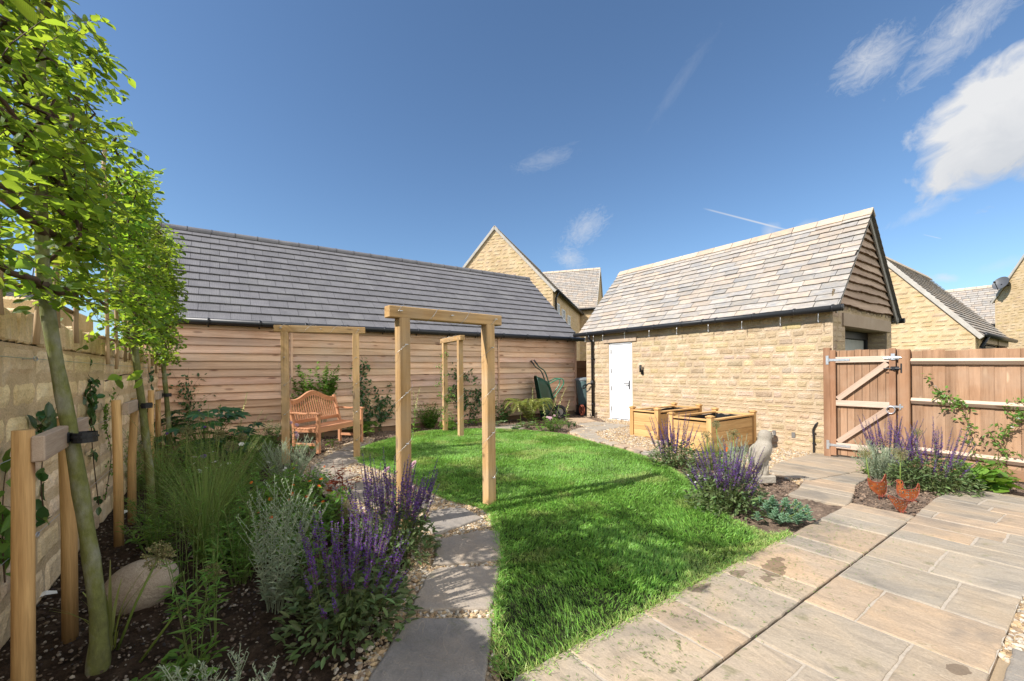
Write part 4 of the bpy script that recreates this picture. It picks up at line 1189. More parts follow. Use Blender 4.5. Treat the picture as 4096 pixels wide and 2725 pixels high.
# dark flag at the corner by the gravel
m = MB(); slab(m, [(2.35, -.6), (3.05, -.6), (3.05, .285), (2.35, .285)], .008, .05, (.80, .84, .90), .003)
slab(m, [(1.6, -.6), (2.33, -.6), (2.33, .285), (1.6, .285)], .008, .05, (.8, .82, .85), .003)
tag(m.build('paving_edge', M['paving']), 'blue grey flags laid along the patio edge', 'paving', kind='structure')

# path to the gate
GP = np.concatenate([spline(pl((3078, 1880), (3110, 1855), (3155, 1838), (3220, 1824), (3255, 1813), (3300, 1815)), 4), pl((3452, 1833)), spline(pl((3466, 1853), (3474, 1880), (3470, 1915), (3428, 1938), (3416, 1978), (3396, 2017), (3350, 2042), (3306, 2064)), 4), spline(pl((3270, 2062), (3161, 2031), (3140, 1988), (3190, 1958), (3204, 1938), (3225, 1912), (3180, 1918)), 4), pl((3085, 1905))])
m = MB()
gx_ = [4.9, 5.28, 5.53, 5.83, 6.12, 6.38, 6.92, 7.2, 7.75, 8.3, 8.9]
for a, b in zip(gx_[:-1], gx_[1:]):
    yc = [0.6, 4.5] if b < 6.0 else [0.6, 2.12, 4.5]
    for p, q_ in zip(yc[:-1], yc[1:]):
        g = clip_cell(GP, a + .005, b - .005, p + .006, q_ - .006)
        if len(g) >= 3: slab(m, g, .010, .05, np.array(tan[int(rng.integers(0, 5))]) * rng.normal(1.04, .05), .002, .001)
tag(m.build('gate_path', M['paving']), 'curved flagstone path leading to the wooden gate', 'path', kind='structure')

# path round the right side of the lawn to the garage door
def cs(*q): return pl(*[(2200 + x * .4454, 1600 + y * .4454) for x, y in q])
m = MB()
for g in (cs((150, 165), (330, 163), (425, 194), (240, 213), (170, 195)), cs((240, 217), (428, 198), (560, 212), (350, 240)), cs((355, 244), (565, 214), (742, 234), (540, 262), (430, 280), (300, 250)),
          cs((205, 268), (290, 250), (432, 284), (410, 298), (235, 300), (175, 292)), cs((240, 304), (412, 302), (430, 318), (275, 327)), cs((282, 330), (432, 322), (470, 346), (330, 354)),
          cs((370, 356), (490, 349), (540, 373), (440, 384)), cs((478, 384), (588, 374), (638, 394), (556, 406)), cs((570, 410), (668, 398), (758, 414), (660, 434)),
          cs((680, 440), (790, 424), (892, 450), (800, 470)), cs((815, 476), (930, 454), (1005, 470), (960, 500)), cs((930, 512), (1030, 474), (1120, 500), (1060, 540))):
    c_ = g.mean(0); slab(m, c_ + (g - c_) * .985, .012, .05, pavcol(), .003)
tag(m.build('garage_path', M['paving']), 'curved path of narrow flags from the garage door round the lawn', 'path', kind='structure')

# stepping stones through the gravel on the left, then on behind the lawn
STEP = [((1620, 2480), (1972, 2480), (1958, 2600), (1935, 2790), (1440, 2790)), ((1711, 2300), (1760, 2274), (2000, 2268), (1966, 2440), (1640, 2444)), ((1752, 2162), (1920, 2127), (1999, 2128), (2006, 2245), (1729, 2264)),
        ((1726, 2050), (1800, 2034), (1860, 2036), (1930, 2076), (1745, 2142), (1690, 2110)), ((1560, 2040), (1716, 1985), (1745, 2012), (1700, 2036), (1620, 2090)),
        ((1310, 1958), (1400, 1925), (1560, 1950), (1500, 2030)), ((1230, 1912), (1345, 1874), (1440, 1900), (1300, 1952)), ((1245, 1868), (1330, 1830), (1430, 1842), (1360, 1880), (1240, 1905)), ((1290, 1838), (1350, 1805), (1440, 1812), (1440, 1836), (1330, 1832)),
        ((1360, 1802), (1400, 1780), (1480, 1776), (1440, 1808)), ((1976, 1708), (2050, 1700), (2118, 1708), (2080, 1722), (1985, 1722))]
LAB = ['large blue grey stepping stone nearest the camera, damp at one corner', 'second stepping stone up the gravel path, striped with leaf shadow', 'squarish stepping stone in the gravel beside the lawn, third along the path', 'rounded stepping stone at the foot of the nearest arch',
       'stepping stone half hidden behind the purple salvia', 'stepping stone in deep shade past the salvia', 'stepping stone in the curve below the bench path', 'sunlit stepping stone in front of the bench', 'narrow stepping stone at the bench foot', 'last visible stepping stone beside the arch by the bench', 'pale flag edging the far bed beside the hostas']
for q_, lb in zip(STEP, LAB):
    g = pl(*q_); c_ = g.mean(0); m = MB()
    dark = (.80, .84, .92) if 'nearest' in lb else (np.array([.88, .88, .90]) * rng.normal(1.05, .04))
    sub = []
    slab(m, g, .014, .05, dark, .004)
    o = m.build('stepping_stone', M['paving'], None, False, loc=np.array([c_[0], c_[1], 0])); tag(o, lb, 'stepping stone', 'stepping stones round the lawn')

# gravel -----------------------------------------------------------------------
ico = None
def _ico():
    p = (1 + 5 ** .5) / 2
    v = np.array([(-1, p, 0), (1, p, 0), (-1, -p, 0), (1, -p, 0), (0, -1, p), (0, 1, p), (0, -1, -p), (0, 1, -p), (p, 0, -1), (p, 0, 1), (-p, 0, -1), (-p, 0, 1)]) / math.sqrt(1 + p * p)
    f = np.array([(0, 11, 5), (0, 5, 1), (0, 1, 7), (0, 7, 10), (0, 10, 11), (1, 5, 9), (5, 11, 4), (11, 10, 2), (10, 7, 6), (7, 1, 8), (3, 9, 4), (3, 4, 2), (3, 2, 6), (3, 6, 8), (3, 8, 9), (4, 9, 5), (2, 4, 11), (6, 2, 10), (8, 6, 7), (9, 8, 1)])
    return v, f
IV, IF = _ico()
GRC = np.array([(.42, .30, .17), (.48, .37, .23), (.33, .22, .12), (.53, .46, .36), (.36, .32, .26), (.27, .19, .12), (.46, .33, .18)])
def stones(mb, p, size, z, pal=GRC, flat=.62):
    n = len(p)
    if not n: return
    s = size * np.exp(rng.normal(0, .28, n)); a = rng.uniform(0, 6.28, n)
    v = IV[None] * (1 + rng.normal(0, .16, (n, 12, 1)))
    v = v * np.stack([s * rng.uniform(.8, 1.25, n), s * rng.uniform(.6, 1.0, n), s * flat * rng.uniform(.7, 1.2, n)], 1)[:, None]
    tl = rng.normal(0, .35, n); y = v[..., 1] * np.cos(tl)[:, None] - v[..., 2] * np.sin(tl)[:, None]; zz_ = v[..., 1] * np.sin(tl)[:, None] + v[..., 2] * np.cos(tl)[:, None]
    x = v[..., 0]; xx = x * np.cos(a)[:, None] - y * np.sin(a)[:, None]; yy_ = x * np.sin(a)[:, None] + y * np.cos(a)[:, None]
    V = np.stack([xx + p[:, :1], yy_ + p[:, 1:2], zz_ + (np.broadcast_to(z, (n,)) + s * flat * .35 * rng.uniform(0, 1.2, n))[:, None]], -1)
    c = pal[rng.integers(0, len(pal), n)] * rng.normal(1, .14, (n, 1))
    mb.add(V.reshape(-1, 3), None, (IF[None] + (np.arange(n) * 12)[:, None, None]).reshape(-1, 3), np.repeat(c.clip(.04, .85), 12, 0))
GL = pl((1330, 2800), (1420, 2690), (1500, 2590), (1555, 2450), (1640, 2270), (1620, 2170), (1560, 2080), (1420, 2050), (1270, 1960), (1170, 1890), (1220, 1850), (1330, 1792), (1420, 1762), (1500, 1752), (1470, 1800), (1440, 1850), (1600, 1905), (1780, 1993), (1890, 2022), (1960, 2050), (1985, 2100), (2012, 2160), (2020, 2270), (2000, 2440), (1992, 2560), (2000, 2700), (2010, 2800))
GR = np.concatenate([cs((130, 160), (430, 192), (520, 205)), np.array([(8.69, 8.3), (8.69, 2.86)]), pl((3300, 1817), (3255, 1815), (3155, 1840), (3080, 1880), (3180, 1918), (3225, 1914), (3195, 1938), (3150, 1915), (3060, 1895), (2950, 1860), (2870, 1835), (2800, 1830), (2700, 1850), (2640, 1852)), cs((960, 505), (760, 440), (600, 408), (470, 386), (330, 356), (240, 330), (160, 300), (190, 270), (320, 245), (230, 215), (150, 180))])
GC = np.array([(2.2, .33), (3.8, .33), (5.0, -1.2), (2.2, -1.2)])
gb = MB(); gs = MB()
for poly, dens, size in ((GL, 5200, .0115), (GR, 2600, .0155), (GC, 4200, .012)):
    sheet(gb, poly, -.010, .3)
    lo, hi = poly.min(0), poly.max(0); ar = np.prod(hi - lo); p = rng.uniform(lo, hi, (int(ar * dens), 2)); p = p[inside(poly, p)]
    if poly is not GL and poly is not GR: p = p[p[:, 0] > 2.9]
    st = np.zeros(len(p), bool)
    if poly is GL:
        for q_ in STEP:
            g = pl(*q_); st |= inside(g, p)
        p = p[~st]
        out = rng.normal(0, .05, (700, 2)) + GL[rng.integers(0, 12, 700)]; p = np.concatenate([p, out])
    stones(gs, p, size, gz(p[:, 0], p[:, 1]) - .008)
gb.build('gravel_base', M['pebble'], None); bpy.data.objects['gravel_base']['kind'] = 'structure'; tag(bpy.data.objects['gravel_base'], 'gravel bedding under the pebbles', 'gravel bed')
a = bpy.data.objects['gravel_base'].data.attributes['col'].data
a.foreach_set('color', np.tile([.36, .27, .17, 1], len(a)).astype(np.float32))
tag(gs.build('gravel', M['pebble'], None, False), 'honey coloured pea gravel', 'gravel', kind='stuff')
# stones and crumbs lying on the soil
m = MB()
p = np.column_stack([rng.uniform(-.88, 1.3, 9000), rng.uniform(.7, 5.5, 9000)]); p = p[~inside(GL, p) & ~inside(LAWN, p) & (p[:, 0] < .95 + .25 * (p[:, 1] > 2.5))]
stones(m, p, .0072, gz(p[:, 0], p[:, 1]) - .002, np.array([(.10, .07, .05), (.05, .035, .025), (.20, .16, .125), (.10, .075, .055), (.09, .065, .045), (.15, .11, .075), (.30, .26, .21)]), .7)
p = np.concatenate([np.column_stack([rng.uniform(4.6, 8.6, 5000), rng.uniform(.7, 3.6, 5000)]), np.column_stack([rng.uniform(-.5, 8.3, 6000), rng.uniform(6.8, 9.45, 6000)])])
p = p[~inside(LAWN, p) & ~inside(GP, p) & ~inside(GR, p) & ~inside(PATIO, p)]
stones(m, p, .011, gz(p[:, 0], p[:, 1]) - .004, np.array([(.22, .15, .10), (.17, .115, .08), (.12, .08, .055), (.24, .17, .12), (.14, .10, .07), (.19, .135, .095)]), .75)
tag(m.build('soil_crumbs', M['pebble'], None, False), 'crumbs and small stones on the bare soil', 'soil crumbs', kind='stuff')
# clippings left on the flags by the mower
m = MB(); n = 900
p = np.column_stack([rng.uniform(1.1, 4.4, n), 1.45 - np.abs(rng.normal(0, .28, n))]); an = rng.uniform(0, 6.28, n)
leaves(m, np.column_stack([p, np.full(n, .0165)]), np.column_stack([np.cos(an), np.sin(an), np.full(n, .02)]), np.tile([0, 0, 1.], (n, 1)), rng.uniform(.012, .03, n), .0028, tint(n, .2) * .7, 'blade')
for arc in (((2535, 2550), (2580, 2625), (2650, 2680), (2700, 2690), (2722, 2620), (2705, 2560)), ((2560, 2460), (2620, 2540), (2650, 2570)), ((2760, 2420), (2840, 2440), (2940, 2415), (3008, 2370), (3015, 2335)), ((2950, 2310), (3020, 2345), (3060, 2360)), ((3125, 2280), (3118, 2340), (3150, 2385)), ((2600, 2440), (2720, 2480), (2790, 2500))):
    c_ = spline(pl(*arc), 30); k = len(c_); p = c_ + rng.normal(0, .011, (k, 2)) * rng.uniform(.3, 1.8, (k, 1)); p = p[rng.random(k) < .25 + .75 * (fbm(p * 14, 3, 2) > .42)]; k = len(p); an = rng.uniform(0, 6.28, k)
    leaves(m, np.column_stack([p, np.full(k, .0160)]), np.column_stack([np.cos(an), np.sin(an), np.full(k, .02)]), np.tile([0, 0, 1.], (k, 1)), rng.uniform(.008, .02, k), .003, np.array([.75, .55, .8]) * tint(k, .3), 'blade')
tag(m.build('grass_clippings', M['grass']), 'loose grass clippings scattered on the patio flags', 'clippings', kind='stuff')

# ------------------------------------------------------------------ gate and fence
def local(p0, p1):
    """frame along a horizontal line: matrix columns along, side, up"""
    d = np.array([p1[0] - p0[0], p1[1] - p0[1], 0.0]); L = np.linalg.norm(d); return basis(d), L
GH = np.array([8.56, 2.80]); GE = np.array([8.60, 1.93]); FB = -.19
Gm, GL_ = local(GH, GE)
def gp(s, side, z): return np.array([*GH, 0]) + Gm @ np.array([s, side, 0]) + np.array([0, 0, z])
post = thing('gate_post', 'brown timber gate hanging post fixed against the garage corner', 'post', (*GH, FB))
m = MB(); box(m, gp(-.035, 0, .74), (.10, .10, 1.86), Gm, .006, (.92, .85, .82), 2); pb(m, 'post_shaft', M['fence'], post)
gate = thing('garden_gate', 'braced brown boarded garden gate with galvanised hinges and ring latch', 'gate', (*gp(.02, 0, FB),))
m = MB(); s = .035; k = 0
while s < GL_ + .012:
    w = .098; w = min(w, GL_ + .022 - s); box(m, gp(s + w / 2, .018, .735 + rng.normal(0, .003)), (w - .004, .02, 1.76), Gm, .003, np.array([1, 1, 1]) * rng.normal(1, .08), 2); s += w
pb(m, 'boards', M['fence'], gate)
FS = -.022                         # framing stands on the garden side
SD = 1 if (Gm @ np.array([0, 1, 0]))[0] < 0 else -1
def fr(s0, z0, s1, z1, w, c=(1, 1, 1), t=.032, off=.0):
    m = MB(); a, b = gp(s0, SD * (.012 + t / 2 + off), z0), gp(s1, SD * (.012 + t / 2 + off), z1)
    beam(m, a, b, t, w, (0, 0, 1), .004, c); return m
for z in (1.46, .735, .02): pb(fr(.085, z, GL_ - .09, z, .095, (1.08, 1.08, 1.1)), 'rail', M['rail'], gate)
for (s_) in (.05, GL_ - .06): m = MB(); box(m, gp(s_, SD * .03, .735), (.078, .035, 1.78), Gm, .004, (.95, .85, .8), 2); pb(m, 'stile', M['fence'], gate)
pb(fr(.11, .80, GL_ - .12, 1.39, .085, (.93, .88, .86), .03, .0015), 'brace', M['rail'], gate)
pb(fr(.11, .08, GL_ - .12, .67, .085, (.93, .88, .86), .03, .0015), 'brace', M['rail'], gate)
for z in (1.46, .02):
    m = MB(); box(m, gp(.13, SD * .052, z), (.30, .004, .04), Gm, .001, (1, 1, 1), 0); box(m, gp(-.025, SD * .055, z), (.04, .006, .15), Gm, .001); tube(m, [gp(.0, SD * .055, z - .03), gp(.0, SD * .055, z + .03)], .011, 8)
    for q_ in (.06, .14, .22): tube(m, [gp(q_, SD * .054, z), gp(q_, SD * .06, z)], .007, 6)
    pb(m, 'hinge', M['zinc'], gate)
m = MB(); box(m, gp(GL_ - .05, SD * .055, 1.475), (.15, .008, .05), Gm, .002); tube(m, [gp(GL_ - .16, SD * .07, 1.475), gp(GL_ + .05, SD * .07, 1.475)], .008, 8); box(m, gp(GL_ - .05, SD * .06, 1.49), (.05, .012, .10), Gm, .004); pb(m, 'bolt', M['zinc'], gate)
m = MB(); box(m, gp(GL_ - .03, SD * .055, 1.31), (.10, .012, .06), Gm, .004); box(m, gp(GL_ + .045, SD * .055, 1.31), (.02, .016, .15), Gm, .003); tube(m, [gp(GL_ - .16, SD * .075, 1.31), gp(GL_ + .04, SD * .075, 1.31)], .008, 8); tube(m, [gp(GL_ - .04, SD * .06, 1.31), gp(GL_ - .04, SD * .09, 1.31)], .02, 10); pb(m, 'lock', M['black'], gate)
m = MB(); tube(m, [gp(GL_ - .08 + .05 * math.cos(t), SD * .066, .665 + .055 * math.sin(t)) for t in np.linspace(0, 6.283, 20)], .006, 6); box(m, gp(GL_ - .02, SD * .06, .72), (.17, .012, .03), Gm, .003); box(m, gp(GL_ + .03, SD * .065, .72), (.02, .02, .085), Gm, .003); pb(m, 'ring_latch', M['zinc'], gate)
p2 = GE + (GE - GH) / GL_ * .075
lp = thing('latch_post', 'stout square brown fence post between gate and fence', 'post', (*p2, FB))
m = MB(); box(m, (*p2, .70), (.13, .12, 1.80), Gm, .012, (.95, .88, .82), 2); pb(m, 'post_shaft', M['fence'], lp)
f0 = p2 + np.array([.006, -.07]); f1 = np.array([8.70, -1.6])
Fm, FL_ = local(f0, f1)
def fp(s, side, z): return np.array([*f0, 0]) + Fm @ np.array([s, side, 0]) + np.array([0, 0, z])
fen = thing('board_fence', 'brown close boarded fence with three pale arris rails facing the garden', 'fence', (*f0, FB))
m = MB(); s = 0
while s < FL_:
    w = .118; c = np.array([1, 1, 1]) * rng.normal(1.0, .14)
    box(m, fp(s + w / 2, .03 + (.006 if int(s / w) % 2 else 0), .735 + rng.normal(0, .006) - .012 * s), (w + .012, .016, 1.68), Fm @ np.array([[1, rng.normal(0, .05), 0], [0, 1, 0], [0, 0, 1]]), .003, c, 2); s += w
pb(m, 'boards', M['fence'], fen)
S2 = 1 if (Fm @ np.array([0, 1, 0]))[0] < 0 else -1
for z in (1.415, .82, .085):
    m = MB(); k = 0
    pr = np.array([(0.012, .045), (.05, .004), (.012, -.045)])   # arris: triangular, sharp edge to the garden
    for (sa, sb) in ((0.0, 2.3), (2.31, FL_)):
        V = np.concatenate([[fp(ss, S2 * o_, z - .022 * ss + zz_) for o_, zz_ in pr] for ss in (sa, sb)])
        off = rng.uniform(-20, 20, 3); uv = np.array([[ss, o_, zz_] for ss in (sa, sb) for o_, zz_ in pr]) + off
        for a_, b_ in ((0, 1), (1, 2)):
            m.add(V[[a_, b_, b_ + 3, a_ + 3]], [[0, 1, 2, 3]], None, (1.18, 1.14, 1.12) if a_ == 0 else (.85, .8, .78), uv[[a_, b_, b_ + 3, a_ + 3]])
        m.add(V, None, [[0, 1, 2], [3, 5, 4]], (1, 1, 1), uv)
    pb(m, 'arris_rail', M['rail'], fen)
m = MB()
box(m, fp(FL_ / 2, .0, -.12), (FL_, .03, .15), Fm, .004, (.9, .85, .8)); pb(m, 'gravel_board', M['fence'], fen)
# short fence closing the passage behind the garage
pf = thing('passage_fence', 'weathered brown fence panel closing the gap between barn and garage', 'fence', (9.4, 9.95, 0))
m = MB()
for x in np.arange(8.97, 10.4, .12): box(m, (x + .06, 9.95, .8), (.125, .02, 1.66), None, .003, np.array([.8, .75, .72]) * rng.normal(1, .1), 2)
pb(m, 'boards', M['fence'], pf)
for z in (.25, .85, 1.42): m = MB(); box(m, (9.7, 9.915, z), (1.4, .045, .085), None, .004, (.8, .75, .7)); pb(m, 'rail', M['fence'], pf)
m = MB(); box(m, (9.22, 9.905, .8), (.10, .09, 1.7), None, .005, (.85, .78, .72), 2); pb(m, 'post_shaft', M['fence'], pf)

# ------------------------------------------------------------------ rose arches
def arch(L, Rr, H, label, seed):
    L, Rr = np.array(L), np.array(Rr); c = (L + Rr) / 2
    a = thing('timber_arch', label, 'arch', (*c, 0), 0, 'timber arches round the lawn')
    Mx, W_ = local(L, Rr); u = Mx[:, 0]
    S = .10
    for q_ in (L, Rr):
        m = MB(); box(m, (*q_, H / 2 - .075), (S, S, H - .09 + .06), Mx, .006, np.array([1, 1, 1]) * rng.normal(1, .05), 2); pb(m, 'post', M['post'], a)
    # half-lapped beam
    m = MB(); p0 = np.array([*L, 0]) - u * .14; p1 = np.array([*Rr, 0]) + u * .14; zz_ = H - .05
    beam(m, p0 + (0, 0, zz_), p1 + (0, 0, zz_), S * 1.02, .10, (0, 0, 1), .006, (.92, .9, .85)); pb(m, 'beam', M['post'], a)
    # eye bolts and the wire threaded through them
    side = Mx[:, 1] if (Mx[:, 1] @ np.array([-c[0], -c[1], 0])) > 0 else -Mx[:, 1]
    eyes = []
    for q_ in (L, Rr):
        for z in (.28, .72, 1.15, 1.56): eyes.append(np.array([*q_, z]) + side * .05)
    for t in (.08, .5, .92): eyes.append(p0 + (p1 - p0) * t + np.array([0, 0, zz_ + .005]) + side * .05)
    for e in eyes:
        m = MB(); tube(m, [e, e + side * .018], .004, 5); tube(m, [e + side * (.03 + .011 * math.cos(t)) + u * (.011 * math.sin(t)) for t in np.linspace(0, 6.283, 10)], .0035, 5); pb(m, 'eye_bolt', M['zinc'], a)
    for q_, k in ((L, 0), (Rr, 4)):
        pts = []
        for e in eyes[k:k + 4]: pts.append(e + side * .03)
        w = []
        for i_ in range(3):
            A_, B_ = pts[i_], pts[i_ + 1]
            for t in np.linspace(0, 1, 9)[:-1]:
                th = t * 2 * np.pi; cc_ = np.array([*q_, 0]); z = A_[2] + (B_[2] - A_[2]) * t
                rad = .078 + .006 * math.sin(3 * th); w.append(np.array([cc_[0], cc_[1], z]) + side * rad * math.cos(th) + u * rad * math.sin(th))
        w.append(pts[3]); m = MB(); tube(m, spline(w, 3), .0014, 4); pb(m, 'wire', M['wire'], a, True)
    w = []
    for t in np.linspace(0, 1, 25):
        th = t * 2 * np.pi * 3; w.append(p0 + (p1 - p0) * (.06 + .86 * t) + np.array([0, 0, zz_]) + side * .07 * math.cos(th) + np.array([0, 0, 1]) * .072 * math.sin(th))
    m = MB(); tube(m, spline(w, 3), .0014, 4); pb(m, 'wire', M['wire'], a, True)
    return a
arch((1.285, 3.50), (2.19, 3.575), 1.885, 'nearest and tallest looking timber arch, standing over the stepping stones by purple salvia', 1)
arch((.78, 7.02), (1.735, 6.78), 2.03, 'timber arch framing the wooden bench, its posts dappled with leaf shadow', 2)
arch((4.08, 8.50), (3.99, 7.60), 2.05, 'farthest and narrowest looking timber arch in the back bed, with a climber on one post', 3)

# ------------------------------------------------------------------ bench
bench = thing('garden_bench', 'new reddish hardwood bench with an arched slatted back', 'bench', (1.30, 7.42, 0), R(40.5))
BW, BD = 1.22, .56
def bb(name, fn, mat='bench', parent=None):
    m = MB(); fn(m); o = m.build(name, M[mat], parent or bench); return o
for x in (.03, BW - .03):
    bb('leg', lambda m: box(m, (x, .03, .315), (.055, .06, .63), None, .006))
    def back_leg(m):
        beam(m, (x, BD - .06, 0), (x, BD - .06, .42), .055, .055, (0, 1, 0), .006); beam(m, (x, BD - .065, .39), (x, BD + .07, .90), .055, .05, (0, 1, 0), .006)
    bb('leg', back_leg)
    def armr(m):
        pts = spline([(x, -.03, .645), (x, .12, .66), (x, .30, .648), (x, .46, .66), (x, BD + .02, .655)], 5)
        for a_, b_ in zip(pts[:-1], pts[1:]): beam(m, a_, b_ + (b_ - a_) * .08, .075, .026, (0, 0, 1), .004)
    bb('armrest', armr)
    bb('side_rail', lambda m: box(m, (x, BD / 2, .375), (.035, BD - .12, .07), None, .004)); bb('stretcher', lambda m: box(m, (x, BD / 2 - .02, .14), (.035, BD - .12, .045), None, .004))
def seat(m):
    for y in np.linspace(.035, BD - .10, 8): box(m, (BW / 2, y, .425 - .03 * math.sin(math.pi * (y / BD))), (BW - .01, .045, .022), None, .004, np.array([1, 1, 1]) * rng.normal(1, .06))
bb('seat', seat)
bb('front_rail', lambda m: box(m, (BW / 2, .012, .375), (BW - .10, .03, .075), None, .004))
def bz(t): return .83 + .135 * smooth(np.array(1 - abs(t) * 1.15)) ** 1.0    # arched crest
def bk(m):
    n = 24; t = np.linspace(-1, 1, n)
    yy = lambda z: BD - .065 + (z - .39) * .265
    for a_, b_ in zip(t[:-1], t[1:]):
        za, zb = float(bz(a_)), float(bz(b_)); xa, xb = BW / 2 + a_ * (BW / 2 - .06), BW / 2 + b_ * (BW / 2 - .06)
        beam(m, (xa, yy(za), za), (xb + .006, yy(zb), zb), .035, .085, (0, -.26, 1), .003)
    beam(m, (.06, yy(.50), .50), (BW - .06, yy(.50), .50), .03, .06, (0, -.26, 1), .004)
crest = bb('backrest', bk)
def sl_(m):
    for x in np.linspace(.115, BW - .115, 19):
        t = (x - BW / 2) / (BW / 2 - .06); z1 = float(bz(t)) - .03; y0_, y1_ = BD - .065 + (.51 - .39) * .265, BD - .065 + (z1 - .39) * .265
        beam(m, (x, y0_, .51), (x, y1_, z1), .026, .012, (0, 1, 0), .002)
bb('back_slats', sl_)

# ------------------------------------------------------------------ planters
def planter(x0, y0, lx, ly, z, h, label):
    """x0, y0 = the near left corner; lx runs towards the wall"""
    p = thing('wooden_planter', label, 'planter', (x0 + lx / 2, y0 + ly / 2, z), 0, 'square wooden planters by the garage')
    T = .085
    for x in (x0, x0 + lx):
        for y in (y0, y0 + ly):
            m = MB(); box(m, (x, y, z + h / 2), (T, T, h), None, .004, np.array([1, .97, .95]) * rng.normal(1, .05), 2); po_ = pb(m, 'corner_post', M['planter'], p)
            m = MB(); c3 = np.array([x, y, z + h]); box(m, c3 + (0, 0, .012), (T + .03, T + .03, .024), None, .005, (.92, .88, .85), 0)
            q_ = (T + .03) / 2 - .008; V = [c3 + (a_ * q_, b_ * q_, .022) for a_, b_ in ((-1, -1), (1, -1), (1, 1), (-1, 1))] + [c3 + (a_ * .02, b_ * .02, .04) for a_, b_ in ((-1, -1), (1, -1), (1, 1), (-1, 1))]
            m.add(V, [[0, 1, 5, 4], [1, 2, 6, 5], [2, 3, 7, 6], [3, 0, 4, 7], [4, 5, 6, 7]], None, (.92, .88, .85)); m.build('post_cap', M['planter'], po_, loc=np.array(p.location))
    bh = (h - .11) / 3
    for (ax, off) in (('x', y0), ('x', y0 + ly), ('y', x0), ('y', x0 + lx)):
        m = MB()
        for k in range(3):
            zc = z + .02 + bh * (k + .5); c = np.array([1, 1, 1]) * rng.normal(1, .06)
            if ax == 'x': box(m, (x0 + lx / 2, off, zc), (lx - T, .03, bh - .003), None, .003, c)
            else: box(m, (off, y0 + ly / 2, zc), (.03, ly - T, bh - .003), None, .003, c)
        pb(m, 'side_boards', M['planter'], p)
        m = MB()
        if ax == 'x': box(m, (x0 + lx / 2, off, z + h - .045), (lx - T, .075, .03), None, .005, (1.04, 1, .98))
        else: box(m, (off, y0 + ly / 2, z + h - .045), (.075, ly - T, .03), None, .005, (1.04, 1, .98))
        pb(m, 'top_rail', M['planter'], p)
    m = MB(); i_ = .03; za, zb = z + .1, z + h - .07
    X0, X1, Y0, Y1 = x0 + i_, x0 + lx - i_, y0 + i_, y0 + ly - i_
    for a_, b_ in (((X0, Y0), (X1, Y0)), ((X1, Y0), (X1, Y1)), ((X1, Y1), (X0, Y1)), ((X0, Y1), (X0, Y0))):
        n = 12; t = np.linspace(0, 1, n); w = rng.normal(0, .006, n)
        P_ = np.array(a_)[None] + t[:, None] * (np.array(b_) - np.array(a_))[None]; nn = unit(np.array([(X0 + X1) / 2, (Y0 + Y1) / 2]) - (np.array(a_) + np.array(b_)) / 2)
        V = np.concatenate([np.column_stack([P_ + nn * np.abs(w)[:, None], np.full(n, zb) + rng.normal(0, .008, n)]), np.column_stack([P_, np.full(n, za)])]); i2 = np.arange(n - 1)
        m.add(V, np.stack([n + i2, n + i2 + 1, i2 + 1, i2], 1))
    pb(m, 'liner', M['black'], p)
    m = MB(); quad(m, (X0, Y0, z + .28), (X1, Y0, z + .28), (X1, Y1, z + .28), (X0, Y1, z + .28), (.6, .5, .45)); pb(m, 'compost', M['soil'], p)
    return p
planter(6.94, 5.08, 1.42, .60, -.055, .60, 'wooden planter standing nearer the white garage door')
planter(6.62, 3.83, 1.42, .72, -.075, .60, 'wooden planter nearer the owl statue, casting its shadow on the stone wall')

# ------------------------------------------------------------------ owl statue
ox, oy = 5.235, 2.39; oz = float(gz(ox, oy))
owl = thing('owl_statue', 'weathered pale stone owl statue perched on a stump beside the gravel', 'statue', (ox, oy, oz), R(-32))
owl.scale = (.86, .86, 1.0)
m = MB(); box(m, (0, 0, .045), (.235, .235, .09), None, .012); m.build('plinth', M['statue'], owl)
m = MB(); loft(m, [(0, 0, .08, .088, .085), (.0, 0, .12, .078, .074), (.005, 0, .18, .072, .068), (-.004, 0, .24, .08, .074), (0, 0, .27, .085, .08)], 18); 
for k in range(6): tube(m, [(.07 * math.cos(k), .07 * math.sin(k), .09), (.066 * math.cos(k + .3), .066 * math.sin(k + .3), .26)], .016, 5)
m.build('stump', M['statue'], owl, True)
m = MB()
loft(m, [(-.075, 0, .17, .030, .034), (-.07, 0, .21, .055, .06), (-.045, 0, .26, .095, .095), (-.02, 0, .32, .118, .118), (.0, 0, .38, .118, .125), (.012, 0, .43, .105, .118), (.022, 0, .465, .09, .10), (.03, 0, .485, .082, .088), (.036, 0, .51, .085, .088), (.04, 0, .54, .088, .088), (.04, 0, .57, .08, .08), (.038, 0, .595, .06, .06), (.036, 0, .608, .03, .03), (.036, 0, .612, .006, .006)], 26)
for s in (-1, 1):      # folded wings, feet
    loft(m, [(-.125, s * .035, .15, .012, .012), (-.115, s * .05, .19, .028, .022), (-.085, s * .078, .26, .062, .030), (-.055, s * .098, .33, .085, .034), (-.03, s * .10, .39, .082, .034), (-.012, s * .085, .43, .06, .03), (.0, s * .06, .455, .025, .015)], 14)
    loft(m, [(.065, s * .04, .255, .035, .022), (.07, s * .04, .28, .03, .02), (.06, s * .04, .31, .015, .015)], 8)
body = m.build('body', M['statue'], owl, True)
m = MB()
for s in (-1, 1):
    pts = [(.118 + .012 * math.cos(t), s * .036 + .034 * math.cos(t), .548 + .036 * math.sin(t)) for t in np.linspace(0, 6.283, 14)]; tube(m, pts, .007, 5)
    loft(m, [(.112, s * .034, .535, .012, .013), (.118, s * .034, .548, .015, .016), (.112, s * .034, .561, .012, .013)], 10)
tube(m, [(.122, 0, .55), (.142, 0, .53), (.135, 0, .508)], [.012, .012, .003], 7)
m.build('face', M['statue'], body, True)

